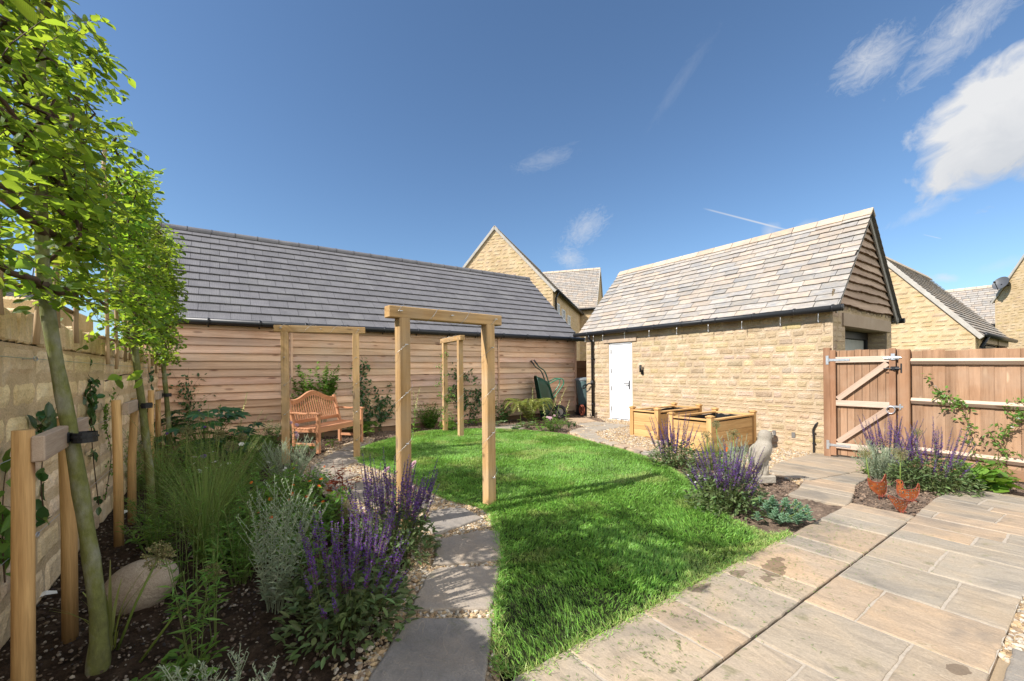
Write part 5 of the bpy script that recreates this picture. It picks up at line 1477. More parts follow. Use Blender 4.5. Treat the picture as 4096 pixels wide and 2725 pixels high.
# ------------------------------------------------------------------ rusty hens
def hen(pos, yaw, outline, label, bow=.03):
    x, y = pos; z = float(gz(x, y))
    h = thing('metal_hen', label, 'garden ornament', (x, y, z), yaw, 'rusted metal hens in the bed')
    o = spline([(a_ * .8, b_ * .8 - .028) for a_, b_ in outline], 4, True); lo, hi = o.min(0), o.max(0)
    m = MB(); cell = .012; nx, ny = int((hi[0] - lo[0]) / cell) + 1, int((hi[1] - lo[1]) / cell) + 1; cx_ = (lo[0] + hi[0]) / 2
    curve = lambda g: np.column_stack([g[:, 0], bow * 4 * ((g[:, 0] - cx_) / (hi[0] - lo[0])) ** 2 - bow, g[:, 1]])
    rim = []
    for a_ in range(nx):
        for b_ in range(ny):
            g = clip_cell(o, lo[0] + a_ * cell, lo[0] + (a_ + 1) * cell, lo[1] + b_ * cell, lo[1] + (b_ + 1) * cell)
            if len(g) >= 3:
                g = np.array(g); v = curve(g); m.add(v, None, None, (1, 1, 1), np.column_stack([g, np.zeros(len(g))]) + pos[0], ngons=[list(range(len(g)))])
    m.build('body_plate', M['rust'], h)
    m = MB(); oc = np.concatenate([o, o[:1]]); tube(m, curve(oc), .004, 5, (.8, .7, .7)); m.build('rim', M['hose'], h)
    for dx in (-.012, .03):
        m = MB(); tube(m, [(cx_ + dx, -bow, lo[1] + .02), (cx_ + dx + .004, -bow, -.06)], .0045, 5, (.7, .6, .6)); tube(m, [(cx_ + dx - .02, -bow - .012, .004), (cx_ + dx + .004, -bow, .014), (cx_ + dx + .02, -bow - .015, .004)], .004, 4, (.7, .6, .6)); m.build('leg', M['hose'], h)
    return h
o1 = [(-.155, .27), (-.14, .27), (-.105, .235), (-.02, .225), (.02, .255), (.055, .30), (.075, .325), (.10, .315), (.115, .295), (.098, .28), (.105, .22), (.112, .15), (.09, .085), (.03, .055), (-.03, .06), (-.09, .10), (-.14, .165)]
o2 = [(.13, .26), (.11, .225), (.08, .195), (.02, .185), (-.03, .18), (-.055, .20), (-.055, .25), (-.065, .29), (-.10, .30), (-.118, .285), (-.105, .265), (-.112, .20), (-.105, .13), (-.07, .085), (0, .055), (.06, .06), (.12, .11), (.152, .18), (.148, .235)]
o3 = [(-.17, .235), (-.155, .25), (-.12, .235), (-.02, .195), (.10, .165), (.20, .145), (.19, .13), (.15, .105), (.09, .06), (.04, .045), (-.02, .06), (-.08, .12), (-.13, .185), (-.15, .205)]
yw = -YAW
hen(at(3515, 1985)[:2], yw + .1, o1, 'rusty pierced metal hen with its head raised, leftmost of the three')
hen(at(3625, 2003)[:2], yw - .12, o2, 'rusty pierced metal hen facing left with raised tail, rightmost of the three')
hen(at(3590, 2050)[:2], yw + .35, o3, 'rusty pierced metal hen pecking head down, frontmost of the three', .02)

# ------------------------------------------------------------------ wheelbarrow leaning on the barn
wb = thing('wheelbarrow', 'dark green wheelbarrow tipped up against the larch boards', 'wheelbarrow', (7.66, 8.78, 0)); wb.scale = (1.1, 1.1, 1.06)
# normal stance: axle at origin, handles towards -x; then swung up about the axle
AX = np.array([0, 0, .17])
lean = R(99); yawb = R(150)
def wbm(p):
    p = np.asarray(p, float).reshape(-1, 3); x, y, z = p[:, 0], p[:, 1], p[:, 2] - .17
    # rotate so that -x goes up
    X = x * math.cos(lean) + z * math.sin(lean); Z = -x * math.sin(lean) + z * math.cos(lean)
    X2 = X * math.cos(yawb) - y * math.sin(yawb); Y2 = X * math.sin(yawb) + y * math.cos(yawb)
    return np.column_stack([X2, Y2, Z + .17])
def wt_(name, pts, r, mat, n=8):
    m = MB(); tube(m, wbm(spline(pts, 4)), r, n); return m.build(name, M[mat], wb, True)
for s in (-1, 1):
    wt_('handle_tube', [(.06, s * .06, .17), (-.15, s * .14, .25), (-.75, s * .24, .34), (-1.1, s * .27, .40), (-1.24, s * .285, .52), (-1.40, s * .29, .60)], .016, 'green')
    wt_('grip', [(-1.31, s * .288, .555), (-1.44, s * .29, .62)], .02, 'black')
    wt_('leg', [(-.78, s * .25, .34), (-.86, s * .25, .10), (-.84, s * .25, .0), (-.76, s * .24, -.02), (-.66, s * .23, .03), (-.40, s * .19, .28)], .014, 'green_lt')
m = MB(); secs = []
for (z, x0_, x1_, hw) in ((.31, -.78, -.20, .19), (.36, -.85, -.12, .235), (.48, -.95, .0, .29), (.60, -1.02, .10, .33), (.605, -1.03, .11, .335)):
    secs.append(((x0_ + x1_) / 2, 0, z, (x1_ - x0_) / 2, hw))
loft(m, secs, 28, power=5); m.ng = m.ng[:1]; m.v[0] = wbm(m.v[0]); m.build('tray', M['green'], wb, True)
m = MB(); pts = [( (secs[-1][0] + secs[-1][3] * np.sign(math.cos(t)) * abs(math.cos(t)) ** .4), secs[-1][4] * np.sign(math.sin(t)) * abs(math.sin(t)) ** .4, .608) for t in np.linspace(0, 6.283, 41)]; tube(m, wbm(pts), .011, 6); m.build('tray_rim', M['green'], wb, True)
m = MB(); pts = [(.145 * math.cos(t), 0, .17 + .145 * math.sin(t)) for t in np.linspace(0, 6.283, 25)]; tube(m, wbm(pts), .042, 10); wh_ = m.build('wheel', M['rubber'], wb, True)
m = MB(); tube(m, wbm([(0, -.03, .17), (0, .03, .17)]), .095, 16); tube(m, wbm([(0, -.09, .17), (0, .09, .17)]), .012, 8); m.build('rim', M['grey_paint'], wh_)
wt_('cross_bar', [(-.84, -.25, .05), (-.84, 0, .05), (-.84, .25, .05)], .01, 'green')

# ------------------------------------------------------------------ water butt, its stand, hose
bx_, by_ = 9.02, 9.17
wbst = thing('butt_stand', 'black plastic stand under the water butt at the garage corner', 'stand', (bx_, by_, -.03))
m = MB(); loft(m, [(bx_, by_, -.03, .25, .25), (bx_, by_, .24, .22, .22), (bx_, by_, .27, .24, .24)], 20, power=3); pb(m, 'stand_body', M['black'], wbst)
butt = thing('water_butt', 'tapered grey green water butt with pale lid half hidden behind the garage', 'water butt', (bx_, by_, .27))
m = MB(); S_ = []
for z in np.linspace(.27, 1.02, 16):
    t = (z - .27) / .75; r = .19 + .075 * t; r += .008 if any(abs(t - k) < .035 for k in (.35, .72)) else 0; S_.append((bx_, by_, z, r, r))
loft(m, S_, 26); pb(m, 'barrel', M['butt'], butt, True)
m = MB(); loft(m, [(bx_, by_, 1.02, .285, .285), (bx_, by_, 1.07, .285, .285), (bx_, by_, 1.075, .27, .27), (bx_, by_, 1.105, .12, .12), (bx_, by_, 1.11, .02, .02)], 26); pb(m, 'lid', M['butt_lid'], butt)
m = MB(); tube(m, [(bx_ - .15, by_ - .18, .36), (bx_ - .2, by_ - .24, .36), (bx_ - .2, by_ - .24, .32)], .018, 7); pb(m, 'tap', M['black'], butt)
dh = thing('diverter_hose', 'black link hose curving from the downpipe towards the water butt', 'hose', (GX - .06, 8.47, .93))
m = MB(); tube(m, spline([(GX - .06, 8.50, .96), (GX - .11, 8.60, .93), (GX - .12, 8.70, .83), (GX - .10, 8.80, .80), (GX - .02, 8.88, .86), (8.9, 9.0, .9)], 5), .019, 8); tube(m, [(GX - .06, 8.47, .90), (GX - .06, 8.47, 1.02)], .05, 10); pb(m, 'hose_tube', M['black'], dh, True)
hs = thing('garden_hose', 'coiled orange hose lying at the foot of the water butt', 'hose', (8.66, 8.93, 0))
m = MB(); pts = []
for t in np.linspace(0, 2 * np.pi * 5, 90): r = .10 + .012 * math.sin(t * .7); pts.append((8.67 + .035 * math.sin(t * .31), 8.93 + r * math.cos(t) * .8, .16 + r * math.sin(t) * 1.35))
tube(m, pts, .011, 6); pb(m, 'hose_coil', M['hose'], hs, True)

# ------------------------------------------------------------------ stone egg and ball
eg = thing('stone_egg', 'large smooth speckled sandstone egg lying on dark soil under the nearest tree', 'garden ornament', (-.39, 3.26, .09))
m = MB(); secs = []
for t in np.linspace(-1, 1, 25):
    r = math.sqrt(max(1 - t * t, 0)) * (1 - .13 * t); secs.append((0, 0, t * .205, .148 * r + .0006, .148 * r + .0006))
loft(m, secs, 40)
A_ = Matrix.Rotation(R(30), 3, 'Z') @ Matrix.Rotation(R(68), 3, 'Y')
dv_ = Vector((CY, -SY, 0)); A_ = Matrix(((dv_.x, SY, 0), (dv_.y, CY, 0), (0, 0, 1))) @ Matrix.Rotation(R(62), 3, 'Y')
m.v[0] = m.v[0] @ np.array(A_).T; m.build('egg', M['egg'], eg, True)
bl = at(2200, 1668)
sb = thing('stone_ball', 'round pale stone ball among the foxgloves near the wheelbarrow', 'garden ornament', (bl[0], bl[1], .08))
m = MB(); loft(m, [(0, 0, .15 * math.sin(t), .15 * math.cos(t) + .0005, .15 * math.cos(t) + .0005) for t in np.linspace(-1.57, 1.57, 17)], 24); m.build('ball', M['egg'], sb, True)

# ------------------------------------------------------------------ tree stakes
def stakes(p0, p1, h, tree, label):
    p0, p1 = np.array(p0), np.array(p1); c = (p0 + p1) / 2
    s = thing('tree_stake', label, 'tree stake', (*c, 0), 0, 'double tree stakes along the wall')
    for q_, hh in ((p0, h), (p1, h * .985)):
        m = MB(); tube(m, [(*q_, -.1), (*(q_ + rng.normal(0, .006, 2)), hh * .5), (*(q_ + rng.normal(0, .012, 2)), hh)], [.031, .030, .029], 14, np.array([1, 1, 1]) * rng.normal(1, .06)); pb(m, 'post', M['stake'], s, True)
        o = s.children[-1]
    Mx, L_ = local(p0, p1); n_ = Mx[:, 1] if Mx[0, 1] > 0 else -Mx[:, 1]
    m = MB(); a_ = np.array([*p0, h - .07]) + n_ * .048 - Mx[:, 0] * .03; b_ = np.array([*p1, h - .07]) + n_ * .048 + Mx[:, 0] * .06
    beam(m, a_, b_, .036, .095, (0, 0, 1), .004, (.85, .85, .85)); pb(m, 'crossbar', M['rail'], s)
    t = np.array(tree); m = MB()
    tube(m, [(t[0] + .042 * math.cos(k), t[1] + .042 * math.sin(k), h - .075) for k in np.linspace(0, 6.283, 16)], .006, 5); 
    V = []; 
    for k in np.linspace(0, 6.283, 17): V += [(t[0] + .043 * math.cos(k), t[1] + .043 * math.sin(k), h - .10), (t[0] + .043 * math.cos(k), t[1] + .043 * math.sin(k), h - .055)]
    m.add(V, [[2 * i_, 2 * i_ + 2, 2 * i_ + 3, 2 * i_ + 1] for i_ in range(16)])
    box(m, (*(t - (.075, 0)), h - .075), (.06, .05, .05), None, .008); pb(m, 'tie', M['black'], s)
stakes((-.60, 2.27), (-.64, 3.04), 1.13, (-.50, 2.62), 'pair of round timber stakes with crossbar, nearest along the wall')
stakes((-.66, 4.42), (-.665, 5.04), 1.13, (-.545, 4.90), 'middle pair of round timber stakes with crossbar along the wall')
stakes((-.70, 6.75), (-.70, 7.38), 1.13, (-.58, 7.12), 'farthest pair of round timber stakes with crossbar near the barn')
# litter and labels on the soil
for (u, v, lb, rz_) in ((180, 2392, 'crumpled white scrap lying on the soil beside the wall', .3), (506, 2055, 'torn paper plant label on the soil behind a stake', 1.0)):
    p = at(u, v); m = MB(); V = [(-.05, -.02, .01), (.0, -.025, .02), (.05, -.02, .008), (-.045, .02, .015), (.005, .022, .03), (.05, .018, .012)]; m.add(V, [[0, 1, 4, 3], [1, 2, 5, 4]])
    o = m.build('paper_scrap', M['tagw']); o.location = (p[0], p[1], .005); o.rotation_euler = (0, 0, rz_); tag(o, lb, 'litter')

# ------------------------------------------------------------------ pleached trees
def hornbeam(base, lean, zc, ztop, y0, y1, xc, thick, ntw, label, lsz=.066):
    b = np.array([*base, 0.0]); t = thing('pleached_hornbeam', label, 'tree', tuple(b), 0, 'pleached trees along the wall')
    top = np.array([xc, base[1] + lean[1], ztop - .1])
    ctl = [b + (0, 0, -.08), b + (.004, .0, .25), b * .6 + np.array([xc, base[1], 0]) * .4 + (0, 0, .9), np.array([xc, base[1] + lean[1] * .6, zc]), np.array([xc, base[1] + lean[1], (zc + ztop) / 2]), top]
    sp_ = spline(ctl, 7); rad = np.interp(sp_[:, 2], [0, .12, 1.2, zc, ztop], [.044, .032, .026, .023, .010]) * (1 + .05 * np.sin(sp_[:, 2] * 17) + .03 * np.sin(sp_[:, 2] * 41))
    m = MB(); tube(m, sp_, rad, 14); pb(m, 'trunk', M['bark'], t, True)
    m = MB(); tw = MB(); lf = MB()
    levels = np.linspace(zc, ztop - .05, 6); src = []
    for z in levels:
        for s in (y0, y1):
            n = 9; yy = np.linspace(base[1] + lean[1] * .5, s, n)
            p = np.column_stack([np.full(n, xc) + rng.normal(0, .02, n), yy, z + .05 * np.linspace(0, 1, n) + rng.normal(0, .015, n)])
            tube(m, p, np.linspace(.017, .007, n), 6); src.append(spline(p, 6))
    for k in range(10):
        y = rng.uniform(y0, y1); p = np.array([[xc + rng.normal(0, .06), y + rng.normal(0, .1) * q_, zc + (ztop - zc) * q_] for q_ in np.linspace(rng.uniform(0, .4), rng.uniform(.6, 1.02), 6)]); tube(m, p, np.linspace(.009, .004, 6), 5); src.append(spline(p, 6))
    pb(m, 'limb', M['twig'], t, True)
    src = np.concatenate(src)
    cl_ = rng.random(len(src)) ** 3; st = src[rng.choice(len(src), ntw, p=cl_ / cl_.sum())] + rng.normal(0, .03, (ntw, 3))
    out = np.column_stack([rng.normal(0, 1, ntw), rng.normal(0, .75, ntw), rng.normal(.15, .75, ntw)]); out = unit(out)
    ln = np.abs(rng.normal(.17, .07, ntw)).clip(.05, .36) * np.where(rng.random(ntw) < .05, 1.7, 1)
    P_, D_, N_, C_, L_ = [], [], [], [], []
    clump = tint(40, .12, .05)
    for i_ in range(ntw):
        a_ = st[i_]; o_ = out[i_]; L1 = ln[i_]
        if abs(a_[0] - xc) > thick: continue
        e = a_ + o_ * L1 * np.array([thick / .24, 1, 1]); e[2] -= L1 * .12
        e[0] = np.clip(e[0], xc - thick * 1.15, xc + thick * 1.15)
        e[2] = min(e[2], ztop + .1 + (.12 if rng.random() < .04 else 0))
        if e[2] < zc - .10: continue
        mid = (a_ + e) / 2 + (0, 0, L1 * .08)
        k = max(3, int(L1 / .026)); tt = np.linspace(.12, 1, k)
        q_ = np.array([(1 - x) ** 2 * a_ + 2 * x * (1 - x) * mid + x * x * e for x in tt])
        if i_ % 3 == 0 or L1 > .25: tube(tw, [a_, mid, e], [.0026, .002, .0012], 3, cap=False)
        sd = unit(np.cross(e - a_, [0, 0, 1.]))
        for r in range(k):
            sg = 1 if r % 2 else -1
            P_.append(q_[r]); D_.append(unit(e - a_) * .55 + sd * sg * .8 + np.array([0, 0, -.18]) + rng.normal(0, .22, 3)); N_.append(np.array([0, 0, 1.]) + rng.normal(0, .55, 3) + np.array([0.15, -.1, 0]))
            C_.append(clump[int((a_[1] * 7 + a_[2] * 5)) % 40] * rng.normal(1, .2)); L_.append(lsz * rng.uniform(.5, 1.15))
    P_, D_, N_, C_, L_ = map(np.array, (P_, D_, N_, C_, L_))
    leaves(lf, P_, D_, N_, L_, L_ * .58, C_.clip(.4, 1.7), 'oval')
    # side shoot low on the trunk
    pb(tw, 'twigs', M['twig'], t); pb(lf, 'crown', M['hornbeam'], t, True)
    return t
hornbeam((-.475, 2.66), (0, -.05), 1.70, 3.02, 1.98, 3.3, -.62, .17, 740, 'nearest pleached hornbeam on a mossy leaning trunk, its crown cut off by the frame', .060)
hornbeam((-.52, 4.90), (0, .0), 1.62, 3.05, 4.12, 5.5, -.62, .19, 880, 'middle pleached hornbeam of the row with bamboo canes in its flat crown', .060)
hornbeam((-.56, 7.12), (0, .0), 1.54, 3.12, 6.5, 7.7, -.62, .2, 880, 'farthest pleached hornbeam, against the end of the grey barn roof', .060)
for (yc, zc, zt, xx, lb) in ((2.72, 1.58, 2.95, -.645, 'bamboo cane frame tied into the crown of the nearest hornbeam'), (4.9, 1.48, 3.0, -.655, 'bamboo cane frame tied into the middle hornbeam'), (7.1, 1.44, 3.1, -.655, 'bamboo cane frame tied into the farthest hornbeam')):
    cf = thing('cane_frame', lb, 'cane frame', (xx, yc, zc), 0, 'bamboo frames in the trees')
    for k, y in enumerate(np.linspace(-.62, .66, 5)):
        m = MB(); n = 12; zz_ = np.linspace(zc - rng.uniform(0, .12), zt - rng.uniform(0, .4), n); tube(m, np.column_stack([np.full(n, xx - .035) + rng.normal(0, .003, n), yc + y + rng.normal(0, .02) + np.linspace(0, rng.normal(0, .05), n), zz_]), .0115 + .0012 * (np.arange(n) % 2), 8, np.array([1, 1, 1]) * rng.normal(1, .12)); pb(m, 'cane', M['cane'], cf, True)
    for z in np.linspace(zc + .12, zt - .3, 4):
        m = MB(); tube(m, [(xx - .06, yc - .72, z), (xx - .055, yc, z + .01), (xx - .06, yc + .74, z - .01)], .0115, 8, (.85, .8, .75)); pb(m, 'cross_cane', M['cane'], cf, True)

# ------------------------------------------------------------------ herbaceous makers: each returns the thing
def base_(x):
    y = min(x[1], 9.22) if x[0] < 8.9 else x[1]
    return np.array([x[0], y, float(gz(x[0], y)) - .01])
def stemset(mb, P0, tips, bend=.25, r=.002, n=5, col=(1, 1, 1), sides=4):
    paths = []
    for a_, e in zip(P0, tips):
        h = e - a_; t = np.linspace(0, 1, n)[:, None]; xy = h * [1, 1, 0]
        p = a_ + h * [0, 0, 1] * t + xy * (t * (1 - bend) + t * t * bend); tube(mb, p, np.linspace(r, r * .55, n), sides, col, cap=False); paths.append(p)
    return paths
def along(p, f):
    n = len(p) - 1; x = np.clip(np.asarray(f) * n, 0, n - 1e-6); i_ = x.astype(int); w = (x - i_)[:, None]
    return p[i_] * (1 - w) + p[i_ + 1] * w, unit(p[i_ + 1] - p[i_])

def salvia(pos, rad, h, nsp, label, nlf=900, lean=(0, 0), squash=1.0):
    b = base_(pos); t = thing('salvia', label, 'salvia', tuple(b), 0, 'purple salvia clumps')
    st, fl, cx, lf = MB(), MB(), MB(), MB()
    a = rng.uniform(0, 6.28, nsp); r = rad * np.sqrt(rng.random(nsp))
    P0 = np.column_stack([r * np.cos(a) * .62, r * np.sin(a) * .45 * squash, np.full(nsp, .02)])
    hh = h * rng.uniform(.5, 1.08, nsp)
    T = np.column_stack([r * np.cos(a) * 1.05 + lean[0] * hh, r * np.sin(a) * 1.05 * squash + lean[1] * hh, hh]) + rng.normal(0, .035, (nsp, 3))
    P0 = P0 + b; T = T + b
    for p, H_ in zip(stemset(st, P0, T, .3, .0021, 6), hh):
        L = min(rng.uniform(.34, .58), .8); nw = int(H_ * L / .0115)
        f = np.repeat(np.linspace(1 - L, .995, nw), 5); q, d = along(p, f)
        rel = (f - (1 - L)) / L
        an = rng.uniform(0, 6.28, len(f)); up = rng.uniform(.1, .7, len(f)) + rel * .6
        dd = np.column_stack([np.cos(an), np.sin(an), up])
        sz = (.0215 * (1 - .6 * rel)) * rng.uniform(.7, 1.15, len(f))
        bl = rng.random(len(f)) < np.clip(.82 - .45 * (rel < .22), 0, 1)
        c = tint(len(f), .22, .10)
        leaves(fl, q[bl], dd[bl], np.tile([0, 0, 1.], (bl.sum(), 1)) + rng.normal(0, .3, (bl.sum(), 3)), sz[bl], sz[bl] * .75, c[bl], 'petal')
        leaves(cx, q[~bl], dd[~bl], np.tile([0, 0, 1.], ((~bl).sum(), 1)), sz[~bl] * .8, sz[~bl] * .6, c[~bl], 'petal')
        k = 8; f = rng.uniform(.05, .6, k); q, d = along(p, f); an = rng.uniform(0, 6.28, k)
        leaves(lf, q, np.column_stack([np.cos(an), np.sin(an), rng.uniform(-.1, .5, k)]), np.tile([0, 0, 1.], (k, 1)) + rng.normal(0, .3, (k, 3)), rng.uniform(.03, .055, k), rng.uniform(.012, .02, k), tint(k, .2))
    n = nlf; a = rng.uniform(0, 6.28, n); r = rad * rng.random(n) ** .6; z = h * .5 * rng.random(n) * np.sqrt(np.clip(1.15 - (r / rad) ** 2, .05, 1))
    q = np.column_stack([r * np.cos(a), r * np.sin(a) * squash, z + .015]) + b + np.column_stack([lean[0] * z, lean[1] * z, 0 * z])
    dd = np.column_stack([np.cos(a) * .8 + rng.normal(0, .5, n), np.sin(a) * .8 + rng.normal(0, .5, n), rng.normal(.15, .45, n)])
    leaves(lf, q, dd, np.tile([0, 0, 1.], (n, 1)) + rng.normal(0, .35, (n, 3)), rng.uniform(.035, .068, n), rng.uniform(.016, .028, n), tint(n, .22, .07), 'oval')
    for i_ in range(60):
        a_ = rng.uniform(0, 6.28); e = np.array([rad * .8 * math.cos(a_), rad * .8 * math.sin(a_) * squash, h * rng.uniform(.15, .4)]) + b; tube(st, [b + rng.normal(0, .03, 3) * [1, 1, 0], (b + e) / 2 + (0, 0, .03), e], .0016, 3, (.7, .6, .6), cap=False)
    pb(st, 'stems', M['stem'], t); pb(fl, 'flower_spikes', M['purple'], t); pb(cx, 'calyces', M['plum'], t); pb(lf, 'foliage', M['sage'], t, True)
    return t

def russian_sage(pos, rad, h, nst, label, mat='silver', fl=False, lsc=1.0, sp=.011):
    b = base_(pos); t = thing('russian_sage', label, 'silver shrub', tuple(b), 0, 'silvery grey leaved plants')
    st, lf = MB(), MB()
    a = rng.uniform(0, 6.28, nst); r = rad * np.sqrt(rng.random(nst)); hh = h * rng.uniform(.55, 1.05, nst)
    P0 = np.column_stack([r * np.cos(a) * .2, r * np.sin(a) * .2, np.zeros(nst)]) + b; T = np.column_stack([r * np.cos(a), r * np.sin(a), hh]) + b
    for p, H_ in zip(stemset(st, P0, T, .35, .0026, 7), hh):
        k = int(H_ / sp); f = np.linspace(.12, .97, k); q, d = along(p, f); an = np.repeat(rng.uniform(0, 6.28), k) + np.arange(k) * 1.57 + rng.normal(0, .3, k)
        for s in (0, np.pi):
            s_ = (1.25 - f * .95)
            leaves(lf, q, np.column_stack([np.cos(an + s), np.sin(an + s), rng.uniform(.2, .9, k)]), np.tile([0, 0, 1.], (k, 1)) + rng.normal(0, .3, (k, 3)), .034 * s_ * rng.uniform(.6, 1.2, k) * lsc, .0105 * s_ * lsc, tint(k, .14, .05))
        for j_ in range(7):         # fine flowering side branches at the top
            f0 = rng.uniform(.45, .92); q0, d0 = along(p, [f0]); an_ = rng.uniform(0, 6.28); L = (1.05 - f0) * .22 * H_ / .6 * 1.6
            e = q0[0] + np.array([math.cos(an_) * L * .6, math.sin(an_) * L * .6, L]); tube(st, [q0[0], (q0[0] + e) / 2 + (0, 0, -.004), e], .0013, 3, cap=False)
            k = 6; w = np.linspace(.25, 1, k)[:, None]; qq = q0[0] * (1 - w) + e * w; an2 = rng.uniform(0, 6.28, k)
            leaves(lf, qq, np.column_stack([np.cos(an2), np.sin(an2), np.ones(k)]), np.tile([0, 0, 1.], (k, 1)), .012 * lsc, .006, tint(k, .14))
    pb(st, 'stems', M[mat], t); pb(lf, 'foliage', M[mat], t)
    return t

def grass_tuft(pos, rad, h, n, label, mat='strap', w=.003, droop=.5, heads=0, name='ornamental_grass', cat='grass'):
    b = base_(pos); t = thing(name, label, cat, tuple(b), 0, 'ornamental grasses')
    m = MB(); a = rng.uniform(0, 6.28, n); hh = h * rng.uniform(.55, 1.05, n); sp = rad * rng.uniform(.1, 1, n)
    P0 = np.column_stack([np.cos(a) * rad * .12 * rng.random(n), np.sin(a) * rad * .12 * rng.random(n), np.zeros(n)]) + b
    D = np.column_stack([np.cos(a), np.sin(a), 0 * a]); k = 6; tt = np.linspace(0, 1, k)
    Z = hh[:, None] * (tt - droop * .55 * tt ** 3 * (sp / rad)[:, None]); X = sp[:, None] * (tt ** 1.8)
    C = P0[:, None] + D[:, None] * X[..., None]; C[..., 2] += Z
    sd = unit(np.cross(D, [0, 0, 1.]) + rng.normal(0, .4, (n, 3))); ww = w * (1 - .85 * tt ** 2)
    V = np.stack([C - sd[:, None] * ww[None, :, None] / 2, C + sd[:, None] * ww[None, :, None] / 2], 2).reshape(-1, 3)
    i_ = (np.arange(n) * 2 * k)[:, None, None] + (np.arange(k - 1) * 2)[None, :, None]
    m.add(V, (i_ + np.array([0, 1, 3, 2])).reshape(-1, 4), None, np.repeat(tint(n, .2, .08), 2 * k, 0))
    pb(m, 'blades', M[mat], t)
    if heads:
        m = MB(); s = MB(); a = rng.uniform(0, 6.28, heads); T = np.column_stack([np.cos(a) * rad * .8, np.sin(a) * rad * .8, h * rng.uniform(1.0, 1.35, heads)]) * rng.uniform(.6, 1, (heads, 1)) + b
        for p in stemset(s, np.tile(b, (heads, 1)), T, .5, .0013, 5, sides=3):
            f = np.linspace(.66, 1, 26); q, d = along(p, f); an = rng.uniform(0, 6.28, 26)
            leaves(m, q, np.column_stack([np.cos(an), np.sin(an), np.full(26, 1.8)]), rng.normal(0, 1, (26, 3)), .014, .004, tint(26, .2))
        pb(s, 'stems', M[mat], t); pb(m, 'seed_heads', M['seed'], t)
    return t

def bushy(pos, rx, ry, h, nst, nlf, L, asp, label, mat='leaf', name='shrub', cat='shrub', group=None, kind='oval', z0=.0, flowers=(), up=.25, dens=.55, stemmat='stem'):
    """many stems with leaves set along them; flowers = (mat, count, size, petals)"""
    b = base_(pos); t = thing(name, label, cat, tuple(b), 0, group)
    st, lf = MB(), MB()
    a = rng.uniform(0, 6.28, nst); r = np.sqrt(rng.random(nst)); dome = np.sqrt(np.clip(1.1 - r ** 2 * dens, .1, 1))
    T = np.column_stack([rx * r * np.cos(a), ry * r * np.sin(a), h * dome * rng.uniform(.6, 1.05, nst)]) + b
    P0 = np.column_stack([rx * r * np.cos(a) * .25, ry * r * np.sin(a) * .25, np.zeros(nst)]) + b
    ps = stemset(st, P0, T, .3, .0022, 6); per = max(2, nlf // nst)
    for p in ps:
        f = z0 + (1 - z0) * rng.random(per) ** .75; q, d = along(p, f); an = np.arange(per) * 2.4 + rng.uniform(0, 6)
        dd = np.column_stack([np.cos(an), np.sin(an), up + rng.normal(0, .35, per)])
        l_ = L * rng.uniform(.55, 1.15, per) * (1.1 - .45 * f ** 3)
        leaves(lf, q, dd, np.tile([0, 0, 1.], (per, 1)) + rng.normal(0, .35, (per, 3)), l_, l_ * asp, tint(per, .19, .06), kind)
    pb(st, 'stems', M[stemmat], t); pb(lf, 'foliage', M[mat], t, True)
    for (fm, cnt, size, pet) in flowers:
        for i_ in range(cnt):
            p = ps[int(rng.integers(0, nst))][-1] + rng.normal(0, .02, 3) + (0, 0, .03); m = MB(); blossom(m, p, size, pet); pb(m, 'flower', M[fm], t)
    return t
def blossom(m, p, size, pet):
    nrm = unit(np.array([rng.normal(0, .5) - .2, rng.normal(0, .5) - .5, 1.0])); Bm = basis(nrm)
    for ring, (sc, cup) in enumerate(((1.0, .15), (.75, .6), (.5, 1.2))[:1 if pet <= 6 else 3]):
        an = np.linspace(0, 6.283, pet, endpoint=False) + ring * .4
        d = np.cos(an)[:, None] * Bm[:, 1] + np.sin(an)[:, None] * Bm[:, 2] + nrm * cup
        leaves(m, np.tile(p, (pet, 1)), d, np.tile(nrm, (pet, 1)), size * sc, size * sc * .9, tint(pet, .06, .03), 'oval')
def allium(pos, h, hr, label, lean=(0, 0), n=150, leafy=False):
    b = base_(pos); t = thing('allium', label, 'allium', tuple(b), 0, 'allium seed heads')
    e = b + np.array([lean[0], lean[1], h]); m = MB(); tube(m, [b, (b + e) / 2 + (lean[0] * -.06, 0, 0), e], [.0065, .0058, .005], 7, (1.2, 1.25, .9)); pb(m, 'stem', M['stem'], t, True)
    m = MB(); d = unit(rng.normal(0, 1, (n, 3))); r = hr * rng.uniform(.8, 1.05, n)
    for q_, rr in zip(d, r):
        tube(m, [e, e + q_ * rr], .0008, 3, cap=False)
    an = rng.normal(0, 1, (n * 3, 3)); leaves(m, np.repeat(e + d * r[:, None], 3, 0), unit(an), rng.normal(0, 1, (n * 3, 3)), .010, .0075, tint(n * 3, .2, .08), 'petal'); pb(m, 'seed_head', M['seed'], t)
    return t
